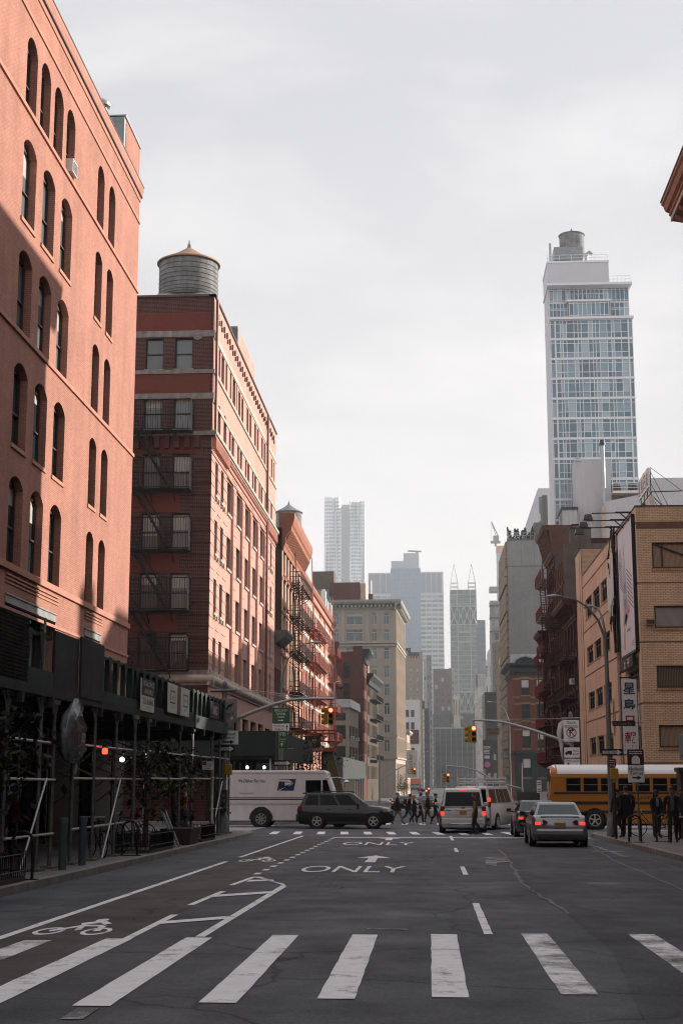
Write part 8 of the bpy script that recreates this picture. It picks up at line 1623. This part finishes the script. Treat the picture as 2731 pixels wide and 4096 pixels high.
t = plate('no_standing_sign', 'red and white parking sign left of the school bus', 'sign', 6.6, 88, 1.2, .28, .75, 0, SW); shape(t, 'lettering_bars', SR, [[(-.1, z), (.1, z), (.1, z + .05), (-.1, z + .05)] for z in (-.3, -.18, .1, .22)]); MB().tube([(0, .03, .4), (0, .03, gz(88) + .146 - 1.2)], .03, 6).build('post', BLK, t)
t = thing('construction_fence', 'low grey fence with a white notice below the green corner house', 'fence', (8.0, 120, gz(120))); MB().box(7.2, 9.2, 120, 120.08, -1.1, .6).build('boards', M('fence_grey', (.1, .11, .11), .8, var=.3, streak=.3), t, world=True); MB().box(9.0, 10.6, 119.8, 119.86, -.6, .6).build('notice', SW, t, world=True)
t = thing('red_balloon_sign', 'round red sign on a red pole above the distant crossing', 'sign', (-1.35, 240, -2.3)); MB().lathe([(0, 1.2), (.5, 1.35), (.62, 1.6), (.5, 1.85), (0, 2.0)], (0, 0, .4), 14).build('disc', M('shiny_red', (.35, .012, .02), .4), t, smooth=True); MB().tube([(0, 0, 0), (0, 0, 1.7)], .06, 6).build('pole', M('shiny_red', (.35, .012, .02)), t)
t = thing('shop_awning', 'orange and navy shop front under the white building', 'awning', (-3.6, 404, -2.7)); MB().box(-5.6, -2.4, 404, 406.9, .0, 1.4).build('orange_board', M('awning_orange', (.5, .12, .05), .6), t, world=True); MB().box(-5.6, -2.3, 403.8, 403.95, -1.7, -.1).build('navy_board', M('awning_navy', (.015, .03, .06), .6), t, world=True); text('EAST BROADWAY', 'lettering', WHITE, t, (-3.9, 403.78, -.7), 0, .5, 2.6, world=True)
fire_escape('black_fire_escape', 'black fire escape with barred balconies on the dark front of the corner brick building', FS(84), -18.3, -14.15, [7.95, 11.5, 15.15, 18.85, 22.45], 1.1, IRON, (-17.5, 83.4, 7.95), .15, rail=2.05 - .15)
# ================================================================ people: one skinned body each, hair as a child
SKINS = [M('skin_light', (.42, .24, .17), .6, var=.05), M('skin_tan', (.28, .15, .10), .6, var=.05), M('skin_dark', (.12, .065, .045), .6, var=.05)]
def cloth(name, c): return M('cloth_' + name, c, .85, var=.2, scale=9, bump=.3)
CBK = cloth('black', (.012, .012, .014)); CNV = cloth('navy', (.02, .028, .045)); CJN = cloth('denim', (.06, .10, .13)); CDJ = cloth('dark_denim', (.025, .03, .045)); CGR = cloth('grey', (.16, .16, .165)); CLV = cloth('lavender', (.34, .34, .42)); COL_ = cloth('olive', (.12, .085, .035)); CWH = cloth('white', (.5, .5, .5)); CRD = cloth('rust', (.16, .03, .018)); COR = cloth('orange', (.38, .13, .02)); CCH = cloth('charcoal', (.03, .033, .036)); CSH = cloth('shoe_dark', (.02, .018, .016)); CSW = cloth('shoe_white', (.5, .48, .46))
HBL = M('hair_blond', (.36, .22, .09), .6, var=.25, scale=12); HBK = M('hair_black', (.012, .01, .009), .5, var=.2); HGY = M('hair_grey', (.17, .165, .16), .6, var=.2); HBR = M('hair_brown', (.055, .035, .022), .6, var=.2)
def person(label, x, y, rz, top, legs, shoes=CSH, skin=0, hair=HBK, style='short', hgt=1.74, stride=.0, arms=((.05, .05), (.05, .05)), z0=None, coat=0., inner=None, hat=None, lean=0., wide=1., sleeves=True, group=None, bag=None, head_turn=0.):
    """arms: per side (upper-arm forward swing, elbow bend) in radians; stride in metres; faces +y before rz"""
    k = hgt / 1.74; B = []; P = []; R = []; T = []; E = []
    SK, TP, LG, SH = 0, 1, 2, 3
    def v(p, r, parent=None, tag_=0):
        P.append(Vector(p) * k); kk = k * (1.16 if (r if not isinstance(r, tuple) else r[0]) > .03 else 1.0); R.append(r * kk if not isinstance(r, tuple) else (r[0] * kk, r[1] * kk)); T.append(tag_)
        if parent is not None: E.append((parent, len(P) - 1))
        return len(P) - 1
    ln = lean
    pel = v((0, 0, .96), (.155 * wide, .115), None, LG if not coat else TP); wst = v((0, .02 + ln * .2, 1.10), (.145 * wide, .105), pel, TP); ch = v((0, .03 + ln * .5, 1.30), (.165 * wide, .115), wst, TP); nk0 = v((0, .03 + ln * .75, 1.44), (.10, .085), ch, TP); nk = v((0, .035 + ln * .8, 1.50), .055, nk0, SK)
    hd = v((0, .055 + ln * .9, 1.58), (.070, .085), nk, SK); h2 = v((0, .05 + ln * .95, 1.66), (.078, .095), hd, SK); h3 = v((0, .045 + ln * .95, 1.715), (.055, .065), h2, SK); v((0, .155 + ln * .93, 1.615), .013, hd, SK)
    for s in (-1, 1): v((s * .088, .05 + ln * .93, 1.625), .018, hd, SK)
    for i, s in enumerate((-1, 1)):
        st = stride * (1 if s == 1 else -1) * .5; up = max(0, -st) * .25
        hp = v((s * .095, 0, .90), .092 * wide, pel, LG); kn = v((s * .10, st * .52 + (.03 if st >= 0 else .09), .50), .062, hp, LG); cf = v((s * .10, st * .80 - (0 if st >= 0 else .03), .33 + up * .3), .058, kn, LG); an = v((s * .10, st - .02, .10 + up), .042, cf, SH if stride < .01 else LG)
        he = v((s * .105, st - .05, .045 + up * .9), .042, an, SH); v((s * .115, st + .08, .036 + up * .2), .038, an, SH); v((s * .12, st + .155, .030), .030, len(P) - 1, SH)
        sw, el = arms[i]; shd = v((s * .185 * wide, .02 + ln * .7, 1.40), .062, nk0, TP)
        d1 = Vector((s * .12, math.sin(sw), -math.cos(sw))).normalized(); e_ = Vector((s * .19 * wide, .02 + ln * .7, 1.40)) + d1 * .29; d2 = Vector((s * .02 - s * min(el, 1) * .25, math.sin(sw + el), -math.cos(sw + el))).normalized(); w_ = e_ + d2 * .25
        ei = v(e_, .047, shd, TP if sleeves else SK); wi = v(w_, .032, ei, TP if sleeves else SK); side = d2.cross(Vector((1, 0, 0))).normalized(); pm = v(w_ + d2 * .06, (.036, .02), wi, SK)
        for f in range(4):
            o = side * (f - 1.5) * .021; l = (.062, .075, .070, .055)[f]; a = v(w_ + d2 * .10 + o, .0105, pm, SK); b_ = v(w_ + d2 * (.10 + l * .6) + o + Vector((-s * .012, .008, 0)), .0095, a, SK); v(w_ + d2 * (.10 + l) + o + Vector((-s * .03, .014, 0)), .008, b_, SK)
        th = v(w_ + d2 * .05 + side * -.042, .011, pm, SK); v(w_ + d2 * .09 + side * -.055 + Vector((-s * .012, 0, 0)), .009, th, SK)
    me = bpy.data.meshes.new('person'); me.from_pydata(P, E, []); o = bpy.data.objects.new('person', me); COL.objects.link(o); md = o.modifiers.new('skin', 'SKIN'); md.use_smooth_shade = True; md.branch_smoothing = .5
    for i, sv in enumerate(me.skin_vertices[0].data): r = R[i]; sv.radius = r if isinstance(r, tuple) else (r, r); sv.use_root = (i == 0)
    ms = o.modifiers.new('sub', 'SUBSURF'); ms.levels = 2; ms.render_levels = 2
    ev = bpy.data.meshes.new_from_object(o.evaluated_get(bpy.context.evaluated_depsgraph_get())); bpy.data.objects.remove(o)
    for m_ in (SKINS[skin], top, legs, shoes, inner or top): ev.materials.append(m_)
    segs = [(P[a], P[b_], T[b_], R[b_] if not isinstance(R[b_], tuple) else max(R[b_])) for a, b_ in E]
    for p in ev.polygons:
        c = p.center; best = None
        for a, b_, tg, r in segs:
            ab = b_ - a; t = max(0, min(1, (c - a).dot(ab) / max(ab.length_squared, 1e-9))); d = (c - (a + ab * t)).length - r * .6
            if best is None or d < best[0]: best = (d, tg)
        mi = best[1]
        if mi == TP and inner and abs(c.x) < .055 * k and c.y > .06 * k and c.z > 1.0 * k: mi = 4
        if mi == TP and c.z > 1.475 * k and abs(c.x) < .07 * k: mi = SK
        p.material_index = mi; p.use_smooth = True
    t = bpy.data.objects.new('person', ev); COL.objects.link(t); zz = gz(y) if z0 is None else z0; t.location = (x, y, zz); t.rotation_euler = (0, 0, rz); OFF[t.name] = Vector((0, 0, 0)); tag(t, label, 'person', group)
    hc = Vector((0, .045 + ln * .95, 1.655)) * k
    if hair is not None or hat:
        h = MB(); n = 14; prof = [(.104, -.045), (.107, .0), (.100, .045), (.075, .088), (.035, .108), (0, .113)] if not hat else [(.108, -.0), (.112, .04), (.10, .085), (.06, .115), (.0, .125)]
        for j in range(len(prof) - 1):
            for i in range(n):
                a0, a1 = 2 * PI * i / n, 2 * PI * (i + 1) / n; r0, z0_ = prof[j]; r1, z1_ = prof[j + 1]
                if j == 0 and .25 * PI < (a0 + a1) / 2 < .75 * PI and not hat: continue   # leave the face free
                q_ = lambda r, a, z: hc + Vector((r * .90 * math.cos(a), r * 1.08 * math.sin(a) - .012, z)) * k
                h.face([q_(r0, a0, z0_), q_(r0, a1, z0_), q_(r1, a1, z1_), q_(r1, a0, z1_)])
        h.build('hair' if not hat else 'beanie', hair if not hat else hat, t, smooth='all')
    if style in ('long', 'tail'):
        h = MB(); w_ = .11 if style == 'long' else .05; L_ = .30 if style == 'long' else .22; secs = []
        for z, ww in ((.06, w_ * .9), (-.04, w_ * 1.1), (-.14, w_ * 1.0), (-L_, w_ * .5)): secs.append([hc + Vector((ww * math.cos(2 * PI * i / 10), -.055 + .06 * math.sin(2 * PI * i / 10), z)) * k for i in range(10)])
        loft(h, secs); h.build('hair_length', hair or HBK, t, smooth='all')
    ey_ = MB()
    for s in (-1, 1): ey_.cbox(hc + Vector((s * .032, .098, -.018)) * k, (.022 * k, .012, .009 * k))
    ey_.build('eyes', HBK, t)
    if coat:
        c_ = MB(); secs = []
        for z, rx, ry in ((1.16, .165 * wide, .13), (1.02, .18 * wide, .145), (.96 - coat * .5, .19 * wide, .155 + abs(stride) * .06), (.96 - coat, .195 * wide, .165 + abs(stride) * .12)): secs.append([Vector((rx * math.cos(2 * PI * i / 16), .02 + ln * .2 + ry * math.sin(2 * PI * i / 16), z)) * k for i in range(16)])
        loft(c_, secs, cap=False); c_.build('coat_skirt', top, t, smooth='all')
    if bag:
        b_ = MB(); b_.cbox(Vector((0, -.19 + ln * .4, 1.25)) * k, (.3, .18, .42)); b_.build('backpack', bag, t, bevel=.05)
    return t
CR = 'pedestrians crossing the avenue'
person('grey haired man in a dark jacket striding right on the far crossing beside the SUV', -1.86, 83.0, -PI / 2, CBK, CGR, hair=HGY, stride=.68, arms=((-.35, .3), (.4, .9)), coat=.22, wide=1.18, hgt=1.76, group=CR)
person('blonde woman in black coat with white shoes walking right on the far crossing', -.9, 82.3, -PI / 2, CBK, CBK, CSW, hair=HBL, style='tail', stride=.42, arms=((.7, 1.2), (.25, .5)), coat=.2, hgt=1.62, group=CR)
person('person with dark backpack and teal jeans stepping behind the blonde woman', -1.25, 83.1, -PI / 2, CBK, CJN, CSW, skin=1, hair=HBR, stride=.72, arms=((-.2, .2), (.3, .5)), coat=.15, lean=.14, hgt=1.68, group=CR, bag=CCH)
person('person in lavender hoodie and pale blue beanie on the far crossing', -.55, 83.7, -PI / 2, CLV, CDJ, CSW, skin=2, hair=None, hat=cloth('pale_blue', (.25, .30, .40)), stride=.35, arms=((-.1, .2), (.2, .3)), hgt=1.82, group=CR)
person('person in maroon beanie, black jacket and olive trousers on the far crossing', -.08, 84.0, PI / 2 + .2, CBK, COL_, CSH, skin=0, hair=HBL, style='long', hat=cloth('maroon', (.15, .055, .06)), stride=.4, arms=((.1, .3), (-.1, .3)), coat=.12, hgt=1.74, group=CR)
person('last dark figure of the crossing group, hidden partly by the white SUV', .32, 83.4, -PI / 2, CBK, CBK, CSW, hair=HBK, stride=.4, arms=((-.2, .2), (.2, .3)), hgt=1.7, group=CR)
person('balding man in black T-shirt and trousers walking left behind the white SUV', 1.98, 63.3, PI / 2, CBK, CBK, CSH, skin=1, hair=HBR, stride=.22, arms=((.1, .15), (-.12, .25)), wide=1.12, hgt=1.78, sleeves=False)
RS = 'people on the right pavement'
zp = lambda y: gz(y) + .146
person('broad man in black seen from behind on the right corner pavement', 7.3, 54.6, 0, CBK, CBK, skin=0, hair=HBK, arms=((.1, .4), (.15, .5)), coat=.3, wide=1.28, hgt=1.84, z0=zp(54.6), group=RS)
person('person in white shirt under a dark open jacket by the right lamp post', 6.62 + .3, 54.2, 2.2, CBK, CBK, skin=0, hair=HBK, arms=((.1, .5), (.1, .3)), inner=CWH, coat=.1, stride=.2, hgt=1.74, z0=zp(54.2), group=RS)
person('dark haired woman in pale blue top and dark jacket behind the hoop rack', 8.25, 53.7, PI + .4, CBK, CCH, skin=2, hair=HBK, style='long', arms=((.1, .3), (.15, .4)), inner=cloth('pale_top', (.22, .26, .32)), coat=.1, hgt=1.70, z0=zp(53.7), group=RS)
person('man in charcoal T-shirt and dark jacket walking towards the viewer at right', 8.0, 48.6, PI - .1, CBK, CBK, CSH, skin=1, hair=HBK, stride=.3, arms=((.2, .35), (-.15, .3)), inner=cloth('slate_shirt', (.07, .08, .095)), wide=1.1, hgt=1.80, z0=zp(48.6), group=RS)
person('man with tan face half hidden by the brown cabinet at the right edge', 8.75, 51.2, PI - .5, CCH, CBK, skin=1, hair=HBR, arms=((.1, .3), (.1, .3)), hgt=1.76, z0=zp(51.2), group=RS)
person('figure in a dark rust jacket standing deep under the shed', -10.6, 36.5, -1.2, CRD, CBK, skin=1, hair=HBK, arms=((.1, .6), (.2, .8)), coat=.12, hgt=1.76, z0=zp(36.5))
person('worker in an orange jacket under the shed near the left corner', -9.0, 53.0, 2.4, COR, CJN, skin=0, hair=HBL, stride=.3, arms=((.4, .8), (.1, .3)), hgt=1.74, z0=zp(53))
